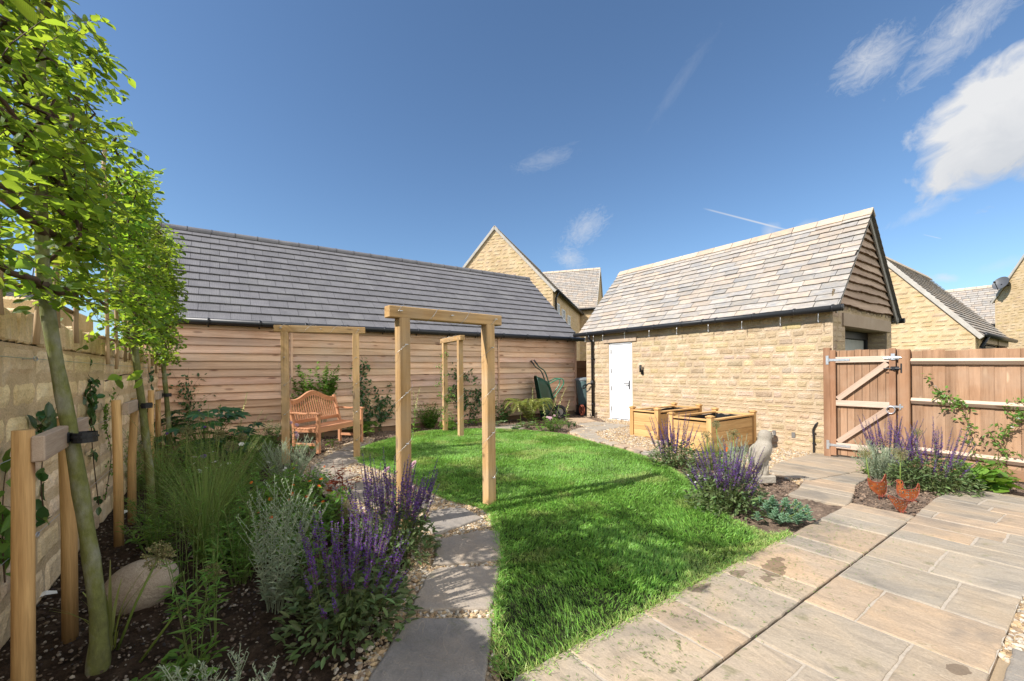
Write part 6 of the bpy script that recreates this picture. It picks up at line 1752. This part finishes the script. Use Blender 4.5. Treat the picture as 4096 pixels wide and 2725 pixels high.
def foxglove(pos, h, label, lean=(0, 0), nl=22, spike=.45):
    b = base_(pos); t = thing('foxglove', label, 'foxglove', tuple(b), 0, 'pale yellow foxglove spires')
    p = spline([b, b + (lean[0] * .25, lean[1] * .25, h * .5), b + (lean[0], lean[1], h)], 8); m = MB(); tube(m, p, np.linspace(.0045, .0018, len(p)), 5, (1.2, 1.3, .9)); pb(m, 'stem', M['stem'], t)
    m = MB(); k = 46; f = np.linspace(1 - spike, .99, k); q, d = along(p, f); an = rng.uniform(0, 6.28, k); s = .034 * (1.15 - (f - (1 - spike)) / spike * .8)
    leaves(m, q, np.column_stack([np.cos(an), np.sin(an), -.35 + 0 * an]), np.tile([0, 0, 1.], (k, 1)), s, s * .6, tint(k, .12), 'oval')
    pb(m, 'flower_spike', M['cream'], t)
    m = MB(); f = rng.random(nl) ** 1.6 * .62; q, d = along(p, f); an = rng.uniform(0, 6.28, nl); L = .14 * (1.1 - f)
    leaves(m, q, np.column_stack([np.cos(an), np.sin(an), .3 + 0 * an]), np.tile([0, 0, 1.], (nl, 1)), L, L * .26, tint(nl, .18), 'oval'); pb(m, 'foliage', M['leaf'], t, True)
    return t
def hosta(pos, r, n, label, mat='fresh', name='hosta', cat='hosta', asp=.5, h=.16):
    b = base_(pos); t = thing(name, label, cat, tuple(b), 0, None); lf, st = MB(), MB()
    a = np.arange(n) * 2.4 + rng.uniform(0, 6); rr = r * (.25 + .55 * rng.random(n))
    for a_, r_ in zip(a, rr):
        q = b + np.array([math.cos(a_) * r_ * .7, math.sin(a_) * r_ * .7, h * rng.uniform(.45, 1.0)]); tube(st, [b, (b + q) / 2 + (0, 0, .03), q], .0028, 4, cap=False); L = r * rng.uniform(.5, .8)
        leaves(lf, q[None], np.array([[math.cos(a_), math.sin(a_), rng.uniform(-.25, .25)]]), np.array([[math.cos(a_) * -.2, math.sin(a_) * -.2, 1.]]), L, L * asp * 1.5, tint(1, .16), 'oval')
    pb(st, 'stems', M['stem'], t); pb(lf, 'foliage', M[mat], t, True); return t
def fern(pos, r, n, label, mat='fresh', up=.8, name='fern', cat='fern', asp=.16):
    b = base_(pos); t = thing(name, label, cat, tuple(b), 0, None); lf, st = MB(), MB()
    for a_ in np.arange(n) * 2.4:
        L = r * rng.uniform(.75, 1.1); e = np.array([math.cos(a_), math.sin(a_), 0]); p = spline([b, b + e * L * .35 + (0, 0, L * up * .6), b + e * L * .75 + (0, 0, L * up * .75), b + e * L + (0, 0, L * up * .5)], 6); tube(st, p, np.linspace(.003, .0008, len(p)), 4, cap=False)
        k = 22; f = np.linspace(.12, .98, k); q, d = along(p, f); sd = unit(np.cross(d, [0, 0, 1.])); s = L * asp * 2 * np.sin(np.pi * (f * .8 + .15)) ** .8
        for sg in (1, -1): leaves(lf, q, sd * sg + d * .35 + [0, 0, -.1], np.tile([0, 0, 1.], (k, 1)), s, s * .26 + .003, tint(k, .12), 'simple')
    pb(st, 'stems', M['stem'], t); pb(lf, 'fronds', M[mat], t); return t
def climber(pts, nlf, L, label, mat='leaf', spread=.06, side=None, flowers=(), r=.004, name='climbing_plant', shoots=8, group='climbers trained on walls and fence'):
    p = spline(pts, 10); b = p[0]; t = thing(name, label, 'climber', tuple(b), 0, group); st, lf = MB(), MB()
    tube(st, p, np.linspace(r, r * .4, len(p)), 5); paths = [p]
    for k in range(shoots):
        f = rng.uniform(.15, .95); q, d = along(p, [f]); e = q[0] + unit(rng.normal(0, 1, 3) * (side if side is not None else np.ones(3)) + (0, 0, .4)) * spread * rng.uniform(1.2, 3.2); s = spline([q[0], (q[0] + e) / 2 + rng.normal(0, .01, 3), e], 5); tube(st, s, .0014, 3, cap=False); paths.append(s)
    wts = np.array([np.linalg.norm(np.diff(q, axis=0), axis=1).sum() for q in paths]); wts = wts / wts.sum()
    for q_, w in zip(paths, wts):
        k = max(2, int(nlf * w)); q, d = along(q_, rng.random(k)); dd = rng.normal(0, 1, (k, 3)) * (side if side is not None else np.ones(3)) + (0, 0, -.2)
        leaves(lf, q + rng.normal(0, spread * .25, (k, 3)) * (side if side is not None else 1), dd, np.array([.3, -.6, .6]) + rng.normal(0, .5, (k, 3)), L * rng.uniform(.55, 1.2, k), L * rng.uniform(.35, .6, k), tint(k, .2), 'oval')
    pb(st, 'vine_stem', M['twig'], t); pb(lf, 'foliage', M[mat], t, True)
    for (fm, pf_, size) in flowers: m = MB(); q, d = along(p, [pf_]); blossom(m, q[0] + (0, -.02, .01), size, 9); pb(m, 'flower', M[fm], t)
    return t

# ---- the near left bed
for (u, v, rx, h, n, L, asp, mt, lb) in ((960, 2330, .20, .46, 260, .07, .2, 'leaf', 'narrow leaved green perennial left of the silver sage'), (1180, 2260, .24, .34, 330, .075, .35, 'leaf', 'leafy plant behind the silver sage stems'), (1230, 2440, .14, .22, 120, .06, .4, 'sage', 'grey green seedling right of the silver sage'),
        (640, 2230, .26, .42, 320, .06, .2, 'fresh', 'airy green perennial left of the grass fountain'), (560, 1960, .26, .55, 380, .06, .3, 'leaf', 'leafy perennial between the stakes and the farthest tree'), (1060, 1850, .30, .42, 420, .05, .3, 'leaf', 'green perennials behind the grey sage mass'), (820, 1900, .34, .62, 560, .06, .2, 'fresh', 'tall feathery greenery in front of the fatsia'), (1300, 2100, .22, .30, 260, .07, .4, 'fresh', 'sunlit leafy clump beside the shaded stepping stone'), (1090, 2200, .26, .50, 420, .08, .22, 'leaf', 'tall green perennial beside the avens'), (900, 2040, .34, .58, 560, .07, .18, 'fresh', 'tall narrow leaved perennial behind the third grass')):
    bushy(at(u, v), rx * 1.1, rx * .9, h * 1.25, max(10, n // 13), n, L, asp, lb, mt, 'leafy_perennial', 'perennial', 'leafy perennials', 'oval' if asp > .24 else 'simple', up=.4)
salvia(at(1400, 2500), .32, .58, 64, 'purple salvia in the near bed, partly sunlit, spilling over the gravel edge', 850, (.05, .08))
salvia(at(1570, 2225), .31, .68, 84, 'tall purple salvia clump at the foot of the nearest arch', 900, (.02, .0))
russian_sage(at(1090, 2440), .30, .76, 17, 'upright silver stemmed sage plant in the middle of the shady bed', lsc=1.45, sp=.018)
russian_sage(at(900, 3050), .22, .40, 15, 'silver sage whose tips just enter the bottom of the frame', lsc=1.3, sp=.016)
russian_sage(at(1150, 1960), .38, .58, 46, 'wide mass of blue grey sage beside the bench path', 'silver', lsc=.9)
grass_tuft(at(820, 2230), .55, .92, 460, 'fountain of fine green grass blades behind the stone egg', 'strap', .0032, .5, 26)
grass_tuft(at(640, 2010), .50, .85, 280, 'second fountain of fine grass farther back by the stakes', 'strap', .003, .45, 22)
grass_tuft(at(1370, 2085), .26, .34, 330, 'wispy pale feather grass arching over the path edge', 'straw', .0016, .9)
allium(at(470, 2590), .42, .065, 'faded allium head leaning over the stone egg', (.16, -.02), 170)
allium(at(560, 2640), .33, .045, 'small allium head in front of the stone egg', (.28, .03), 90)
m_ = grass_tuft(at(440, 2590), .22, .44, 16, 'few yellow green strap leaves rising beside the stone egg', 'olive', .02, .3, name='allium_leaves', cat='allium')
bushy(at(790, 2680), .14, .14, .62, 5, 130, .075, .17, 'tall stem with whorled narrow leaves in front of the grass', 'leaf', 'verbena', 'verbena', 'tall thin stemmed plants', 'simple', .15, up=.35)
bushy(at(860, 2580), .10, .10, .55, 4, 90, .07, .17, 'slender leafy stem in the bare soil right of the egg', 'leaf', 'verbena', 'verbena', 'tall thin stemmed plants', 'simple', .15, up=.35)
bushy(at(760, 2700), .20, .16, .10, 14, 70, .085, .4, 'low dark leafed plant on the soil in front of the egg', 'leaf', 'low_perennial', 'perennial', 'leafy perennials', 'oval')
bushy(at(470, 2820), .30, .14, .10, 26, 220, .03, .45, 'low greyish creeping plant at the bottom of the bed', 'sage', 'low_perennial', 'perennial', 'leafy perennials', 'oval')
bushy(at(1210, 2150), .36, .30, .40, 46, 620, .085, .42, 'leafy green avens dotted with small orange flowers', 'leaf', 'geum', 'perennial', 'leafy perennials', 'oval', flowers=(('orange', 14, .016, 6),))
bushy(at(1015, 2110), .34, .28, .48, 44, 700, .085, .20, 'mid green narrow leaved perennial beside the avens', 'fresh', 'phlox', 'perennial', 'leafy perennials', 'simple', .1, up=.4, flowers=(('orange', 3, .014, 6),))
bushy(at(940, 1965), .40, .34, .50, 60, 1200, .05, .18, 'feathery bright green cosmos with a few white flowers', 'fresh', 'cosmos', 'perennial', 'leafy perennials', 'simple', .1, up=.5, flowers=(('white', 7, .030, 6),))
bushy(at(1240, 1975), .30, .24, .32, 40, 600, .05, .35, 'low green mound below the sage beside the path', 'leaf', 'low_perennial', 'perennial', 'leafy perennials', 'oval', flowers=(('white', 6, .018, 8), ('orange', 3, .014, 6)))
bushy(at(660, 2120), .32, .3, .42, 34, 520, .06, .22, 'tangle of green stems between the stakes and the grass', 'leaf', 'phlox', 'perennial', 'leafy perennials', 'simple', up=.4)
bushy(at(760, 2010), .40, .3, .46, 42, 720, .07, .3, 'shaded leafy perennials in the back of the bed', 'leaf', 'phlox', 'perennial', 'leafy perennials', 'simple', up=.35, flowers=(('white', 5, .022, 6), ('purple', 1, .03, 9)))
bushy(at(1370, 2000), .20, .16, .42, 14, 130, .06, .42, 'young rose with coppery red shoots beside the arch', 'red', 'rose', 'rose', 'rose bushes', 'oval', .3, stemmat='red') 
bushy(at(1620, 2080), .18, .16, .52, 10, 110, .05, .5, 'rose with red shoots and pink blooms at the arch post', 'leaf', 'rose', 'rose', 'rose bushes', 'oval', .35, flowers=(('pink', 5, .034, 11),), stemmat='red')
for i_, (u, v, h, lb) in enumerate(((640, 1990, .95, 'tall thin verbena stem beside the farthest stakes'), (790, 1960, .98, 'wiry verbena stem crossing the larch boards'), (570, 2080, .85, 'thin verbena stem in front of the middle stakes'))):
    t = bushy(at(u, v), .10, .10, h, 3, 16, .06, .14, lb, 'leaf', 'verbena', 'verbena', 'tall thin stemmed plants', 'simple', .1, flowers=(('purple', 2, .014, 9),))
for i_, (u, v, h, lb) in enumerate(((770, 2350, .8, 'thin tall stem rising in front of the grass fountain'), (860, 2400, .7, 'leafless wiry stem left of the silver sage'), (940, 2180, .78, 'tall thin flower stem above the avens'), (720, 2330, .72, 'wiry stem right of the stone egg'), (1060, 2020, .75, 'slender flower stem in front of the grey sage mass'), (850, 1930, .9, 'slender stem crossing the fatsia'))):
    bushy(at(u, v), .12, .12, h, 4, 44, .06, .14, lb, 'leaf', 'verbena', 'verbena', 'tall thin stemmed plants', 'simple', .1, up=.5)
for (u, v, h, hr, ln, lb) in ((740, 1990, .72, .06, (.02, .05), 'faded allium head against the fatsia'), (850, 1980, .66, .055, (.07, .0), 'faded allium head above the cosmos'), (900, 2010, .58, .062, (.06, .02), 'round green allium head in front of the evergreen shrub'), (950, 1960, .60, .05, (.05, .05), 'small allium head left of the bench arch')):
    allium(at(u, v), h, hr, lb, ln, 110)
for (u, v, rx, h, n, L, asp, mt, lb) in ((930, 2230, .26, .26, 420, .07, .3, 'leaf', 'leafy green clump between the silver sage and the grass fountain'), (1010, 2260, .20, .2, 260, .06, .4, 'fresh', 'low fresh green clump behind the silver sage'), (860, 2080, .34, .42, 640, .07, .22, 'leaf', 'bushy perennial right behind the grass fountain'), (1120, 2050, .30, .40, 560, .075, .3, 'fresh', 'bright leafy perennial in front of the grey sage mass'),
        (720, 1930, .34, .5, 560, .06, .3, 'leaf', 'dense shaded foliage at the foot of the farthest stakes'), (1000, 1900, .36, .46, 620, .06, .25, 'leaf', 'mixed greenery below the evergreen shrub'), (1330, 2160, .18, .16, 150, .05, .45, 'fresh', 'small fresh plant between the avens and the salvia'), (1260, 2330, .15, .34, 110, .055, .5, 'fresh', 'yellow green leafy shoot beside the silver sage'), (600, 2180, .18, .2, 170, .06, .3, 'leaf', 'small tangle of leaves by the middle stake')):
    bushy(at(u, v), rx * 1.1, rx * .9, h * 1.25, max(12, n // 14), n, L, asp, lb, mt, 'leafy_perennial', 'perennial', 'leafy perennials', 'oval' if asp > .24 else 'simple', up=.35)
grass_tuft(at(900, 2120), .45, .80, 260, 'third fine grass behind the silver sage', 'strap', .003, .45, 18)
# fatsia: palmate leaves
b = base_(at(830, 1868)); t = thing('fatsia', 'dark fatsia with large hand shaped leaves against the larch boards', 'fatsia', tuple(b)); st, lf = MB(), MB()
for k in range(52):
    a_ = rng.uniform(0, 6.28); r_ = .66 * math.sqrt(rng.random()); e = b + np.array([math.cos(a_) * r_, math.sin(a_) * r_ * .7, .22 + .75 * rng.random() * (1.1 - r_ * .8)]); tube(st, [b, b * .4 + e * .6 + (0, 0, .1), e], [.006, .004, .002], 5, cap=False)
    out = np.array([math.cos(a_), math.sin(a_), -.15]); nn = np.array([math.cos(a_) * .35, math.sin(a_) * .35 - .25, 1.0]); B_ = unit(np.cross(out, nn)); L = rng.uniform(.15, .25); cc = tint(1, .16)
    for w in np.linspace(-2.1, 2.1, 8): leaves(lf, e[None], (out * math.cos(w) + B_ * math.sin(w))[None], nn[None], L * (1 - .12 * abs(w)), L * .30, cc, 'oval')
pb(st, 'stems', M['stem'], t, True); pb(lf, 'foliage', M['dark'], t, True)
fern(at(960, 1845), .42, 18, 'shaded feathery leaved peony like plant beside the fatsia', 'leaf', 1.1, 'feathery_plant', 'perennial', .2)
foxglove(at(955, 1835), 1.04, 'foxglove spire beside the fatsia, catching the sun', (.12, .0))
bushy(at(880, 1850), .05, .05, .98, 2, 40, .10, .22, 'pale yellow leaf rosette on a tall stem above the fatsia', 'olive', 'tall_perennial', 'perennial', None, 'oval', .55)
bushy(at(1085, 1790), .30, .26, .52, 30, 620, .05, .38, 'dark evergreen box like shrub left of the bench arch', 'dark', 'evergreen_shrub', 'shrub', 'evergreen shrubs', 'oval')
hosta(at(1230, 1812), .17, 13, 'pale leaved hosta at the left bench leg')
hosta(at(1330, 1790), .13, 11, 'small bright hosta under the bench front', 'fresh')
hosta(at(1470, 1745), .17, 13, 'rounded hosta right of the bench arch')
bushy(at(1165, 1835), .14, .12, .50, 10, 110, .045, .5, 'rose with blush white blooms beside the bench arm', 'leaf', 'rose', 'rose', 'rose bushes', 'oval', .3, flowers=(('pink', 7, .034, 11),))
# behind the bench
bushy((1.58, 9.14), .50, .16, 1.52, 26, 1700, .095, .48, 'tall leggy evergreen shrub rising behind the bench', 'leaf', 'evergreen_shrub', 'shrub', 'evergreen shrubs', 'oval', .5, dens=.2)
foxglove(at(1158, 1760), .98, 'foxglove spire between arch post and bench back', (.10, .0), 14)
fern(at(1435, 1735), .36, 14, 'yellow green fern at the right arm of the bench', 'fresh', .9)
climber([(2.55, 9.40, 0), (2.62, 9.42, .5), (2.5, 9.42, 1.0), (2.62, 9.42, 1.55)], 330, .085, 'dark leaved climber on the boards above the fern', 'dark', .16, np.array([1, .25, 1]), shoots=22)
climber([(2.95, 9.40, 0), (2.9, 9.42, .4), (3.05, 9.42, .72)], 220, .085, 'low dark climber on the boards right of the bench arch', 'dark', .15, np.array([1, .25, 1]), shoots=16)
# ---- the back bed
foxglove(at(1655, 1728), 1.02, 'leaning foxglove spire left of the clipped green shrub', (.16, 0)); foxglove(at(1660, 1722), .9, 'upright foxglove spire by the nearest arch post', (-.03, 0))
bushy(at(1718, 1712), .36, .28, .60, 44, 1500, .065, .45, 'rounded bright leaved shrub in the middle of the back bed', 'leaf', 'evergreen_shrub', 'shrub', 'evergreen shrubs', 'oval')
climber([(4.16, 8.56, 0), (4.03, 8.44, .4), (4.15, 8.44, .8), (4.02, 8.56, 1.2), (4.14, 8.44, 1.75)], 330, .05, 'leafy climber twining up the farthest arch', 'leaf', .09, shoots=20)
bushy((4.30, 8.75), .25, .2, .45, 20, 300, .06, .42, 'leafy plant at the foot of the farthest arch', 'leaf', 'low_perennial', 'perennial', 'leafy perennials')
climber([(4.95, 9.40, 0), (5.0, 9.42, .5), (4.88, 9.42, 1.0), (5.02, 9.42, 1.30)], 420, .09, 'dark climber on the boards behind the farthest arch', 'dark', .17, np.array([1, .25, 1]), shoots=28)
climber([(5.30, 9.38, 0), (5.32, 9.42, .4), (5.55, 9.42, .78)], 200, .085, 'dark spreading climber right of the farthest arch', 'dark', .16, np.array([1, .25, 1]), shoots=16)
fern(at(1800, 1722), .26, 12, 'small yellow fern between the posts of the farthest arch', 'fresh', .8)
hosta(at(1905, 1700), .20, 13, 'low hosta beside the nearest arch post in the back bed'); hosta(at(1988, 1704), .22, 13, 'pale edged hosta right of the nearest arch', 'sage'); hosta(at(1845, 1706), .15, 9, 'small hosta at the foot of the far arch')
bushy(at(2015, 1690), .34, .26, .55, 22, 320, .11, .3, 'dark lance leaved shrub against the boards near the wheelbarrow', 'dark', 'evergreen_shrub', 'shrub', 'evergreen shrubs', 'oval'); foxglove(at(1985, 1690), .95, 'lone foxglove spire near the barn batten', (.05, 0))
fern(at(2115, 1690), .66, 22, 'feathery yellow green mahonia left of the wheelbarrow', 'olive', 1.15, 'mahonia', 'shrub', .14)
for i_, (u, v, h, lx, lb) in enumerate(((2130, 1700, .92, .02, 'upright foxglove spire in front of the mahonia'), (2145, 1706, .62, -.22, 'foxglove bending left beside the mahonia'), (2180, 1705, .55, -.05, 'short foxglove beside the stone ball'), (2225, 1700, .93, .34, 'foxglove with a hooked tip in front of the wheelbarrow wheel'), (2215, 1695, .82, .12, 'foxglove spire crossing the wheelbarrow leg'), (2262, 1702, .62, .14, 'foxglove spire nearest the water butt'), (2085, 1712, .7, -.12, 'leaning foxglove in the far right of the back bed'))):
    foxglove(at(u, v), h, lb, (lx, 0), 12)
bushy(at(2215, 1725), .42, .22, .38, 34, 520, .05, .42, 'blush rose bush at the end of the back bed', 'leaf', 'rose', 'rose', 'rose bushes', 'oval', flowers=(('pink', 9, .034, 11),))
hosta(at(2110, 1712), .22, 14, 'big cream edged hosta beside the blush rose', 'sage'); hosta(at(2170, 1728), .16, 10, 'hosta tucked under the blush rose')
bushy(at(2060, 1722), .16, .12, .16, 10, 80, .07, .4, 'dark low leaved plant on the bed edge', 'dark', 'low_perennial', 'perennial', 'leafy perennials')
grass_tuft(at(2275, 1712), .13, .20, 60, 'little black leaved grass near the path corner', 'dark', .006, .4); grass_tuft(at(2297, 1706), .12, .18, 50, 'second little dark grass at the path corner', 'dark', .006, .4)
# ---- the bed between lawn and gravel on the right
salvia(at(2700, 1862), .36, .66, 58, 'purple salvia clump in front of the nearer wooden planter', 700)
salvia(at(2905, 2035), .34, .64, 78, 'dense purple salvia clump at the corner of the lawn', 1000)
grass_tuft(at(2838, 1880), .32, .52, 900, 'soft feather grass fountain between the two purple salvias', 'strap', .0022, .85, 0)
grass_tuft(at(2845, 1878), .36, .46, 260, 'straw tips of feather grass behind the salvia', 'straw', .0018, 1.0)
russian_sage(at(2960, 1930), .26, .56, 24, 'silvery sage in front of the owl statue', lsc=.9)
for (u, v, h, hr, ln, lb) in ((2880, 1880, .62, .055, (-.05, .02), 'allium head in front of the planter corner'), (2835, 1905, .50, .07, (.0, .02), 'wide allium head above the feather grass'), (2935, 1900, .52, .07, (.0, .0), 'allium head left of the owl statue'), (2850, 1990, .42, .06, (-.03, .02), 'allium head standing before the purple salvia')):
    allium(at(u, v), h, hr, lb, ln, 110)
bushy(at(2905, 1905), .22, .18, .34, 18, 240, .06, .45, 'green avens with orange flowers in front of the planter', 'leaf', 'geum', 'perennial', 'leafy perennials', 'oval', flowers=(('orange', 5, .022, 6),))
bushy(at(2840, 1965), .24, .18, .16, 40, 420, .022, .35, 'low daisy mat at the lawn edge', 'leaf', 'daisy', 'daisy', 'leafy perennials', 'simple', flowers=(('white', 26, .012, 9),))
bushy(at(2790, 1930), .26, .2, .22, 24, 360, .055, .45, 'broad leaved skirt of foliage under the planter side salvia', 'sage', 'low_perennial', 'perennial', 'leafy perennials')
# sedum: rosettes of fleshy leaves
b = base_(at(3115, 2085)); t = thing('sedum', 'fleshy blue green sedum on bare soil beside the path', 'sedum', tuple(b)); st, lf = MB(), MB()
for k in range(30):
    a_ = rng.uniform(0, 6.28); r_ = .22 * math.sqrt(rng.random()); e = b + np.array([math.cos(a_) * r_, math.sin(a_) * r_, .08 + .22 * rng.random() * (1.15 - r_ / .22 * .7)]); tube(st, [b, (b + e) / 2, e], .004, 5, cap=False); n = 16
    an = np.arange(n) * 2.4; f = np.linspace(0, 1, n); q = e + np.column_stack([0 * f, 0 * f, -.075 * (1 - f)])
    L = .058 * (1 - .72 * f); leaves(lf, q, np.column_stack([np.cos(an), np.sin(an), .35 + f * 1.2]), np.tile([0, 0, 1.], (n, 1)), L, L * .72, tint(n, .1, .04) * (1 + .15 * f[:, None]), 'oval')
pb(st, 'stems', M['stem'], t); pb(lf, 'foliage', M['sedum'], t, True)
# ---- the fence bed
salvia(at(3555, 1905), .36, .80, 70, 'purple salvia rising against the gate foot', 300)
salvia(at(3730, 1960), .40, .74, 58, 'purple salvia clump behind the metal hens', 1300)
russian_sage(at(3525, 1915), .34, .50, 50, 'silver leaved shrub between gate and metal hens', lsc=1.05)
bushy(at(3480, 1900), .10, .16, .16, 14, 130, .05, .6, 'low fresh green leaves spilling onto the gate path', 'fresh', 'low_perennial', 'perennial', 'leafy perennials')
allium(at(3484, 1962), .42, .05, 'slim allium leaning beside the leftmost metal hen', (-.02, .04), 90); allium(at(3602, 1958), .42, .075, 'large allium head behind the rightmost metal hen', (.0, .0), 150); allium(at(3670, 1935), .66, .05, 'allium head among the fence side salvia', (0, 0), 90)
bushy(at(3895, 1955), .34, .40, .34, 26, 170, .17, .85, 'big round leaved bright green plant by the fence', 'fresh', 'broad_leaf_plant', 'perennial', 'leafy perennials', 'oval')
def fpt(u, v, dx=-.06): d = ray(u, v); t_ = (8.62 + dx) / d[0]; return (d[0] * t_, d[1] * t_, HC + d[2] * t_)
climber([fpt(3915, 1880), fpt(3890, 1790), fpt(3870, 1700), fpt(3845, 1610), fpt(3780, 1600), fpt(3740, 1560), fpt(3705, 1500)], 210, .055, 'thin climber with one white bloom trained up the fence', 'leaf', .07, np.array([.3, 1, 1]), flowers=(('white', .86, .035),), shoots=12)
climber([fpt(3985, 1900), fpt(4000, 1790), fpt(4040, 1710), fpt(4070, 1670), fpt(4110, 1650)], 230, .055, 'bushier climber on the fence at the edge of the frame', 'leaf', .08, np.array([.3, 1, 1]), flowers=(('white', .5, .02), ('white', .7, .02)), shoots=16)
bushy(at(3985, 1935), .22, .2, .42, 14, 160, .06, .4, 'young leafy shoots at the foot of the fence climber', 'fresh', 'low_perennial', 'perennial', 'leafy perennials')
# ---- climbers on the garden wall
def wpt(u, v): d = ray(u, v); t_ = -.86 / d[0]; return (-.86, d[1] * t_, HC + d[2] * t_)
W3 = np.array([.25, 1, 1])
climber([wpt(180, 2080), wpt(165, 1950), wpt(170, 1800), wpt(150, 1720), wpt(215, 1690)], 46, .11, 'climber with long drooping leaves beside the nearest stakes', 'dark', .07, W3, shoots=6)
climber([wpt(395, 2020), wpt(370, 1800), wpt(365, 1640), wpt(362, 1560), wpt(395, 1510)], 60, .09, 'climber with long dark leaves in the middle of the wall', 'dark', .08, W3, shoots=7)
climber([wpt(420, 2000), wpt(445, 1820), wpt(420, 1700), wpt(425, 1620)], 130, .035, 'fine leaved climber behind the middle stakes', 'leaf', .08, W3, shoots=10)
climber([wpt(600, 1830), wpt(610, 1650), wpt(605, 1490)], 120, .07, 'dark climber at the far end of the wall', 'dark', .12, W3, shoots=10)
climber([(-.5, 9.40, 0), (-.45, 9.42, .6), (-.5, 9.42, 1.05)], 260, .07, 'leafy climber in the barn corner behind the farthest tree', 'dark', .18, np.array([1, .3, 1]), flowers=(('white', .4, .03),), shoots=18)
climber([wpt(20, 2330), wpt(10, 2150), wpt(15, 1950), wpt(30, 1850)], 40, .11, 'climber leaves entering at the very edge of the frame', 'leaf', .07, W3, shoots=5)
climber([(-.44, 2.66, 1.30), (-.36, 2.62, 1.33), (-.30, 2.58, 1.31)], 8, .065, 'small leafy side shoot on the nearest tree trunk', 'hornbeam', .03, shoots=1, name='side_shoot', group=None)
climber([(8.95, 9.7, 0), (9.15, 9.9, 1.2), (9.3, 9.92, 1.72)], 60, .07, 'bright sprig of climber topping the passage fence', 'fresh', .07, shoots=6)
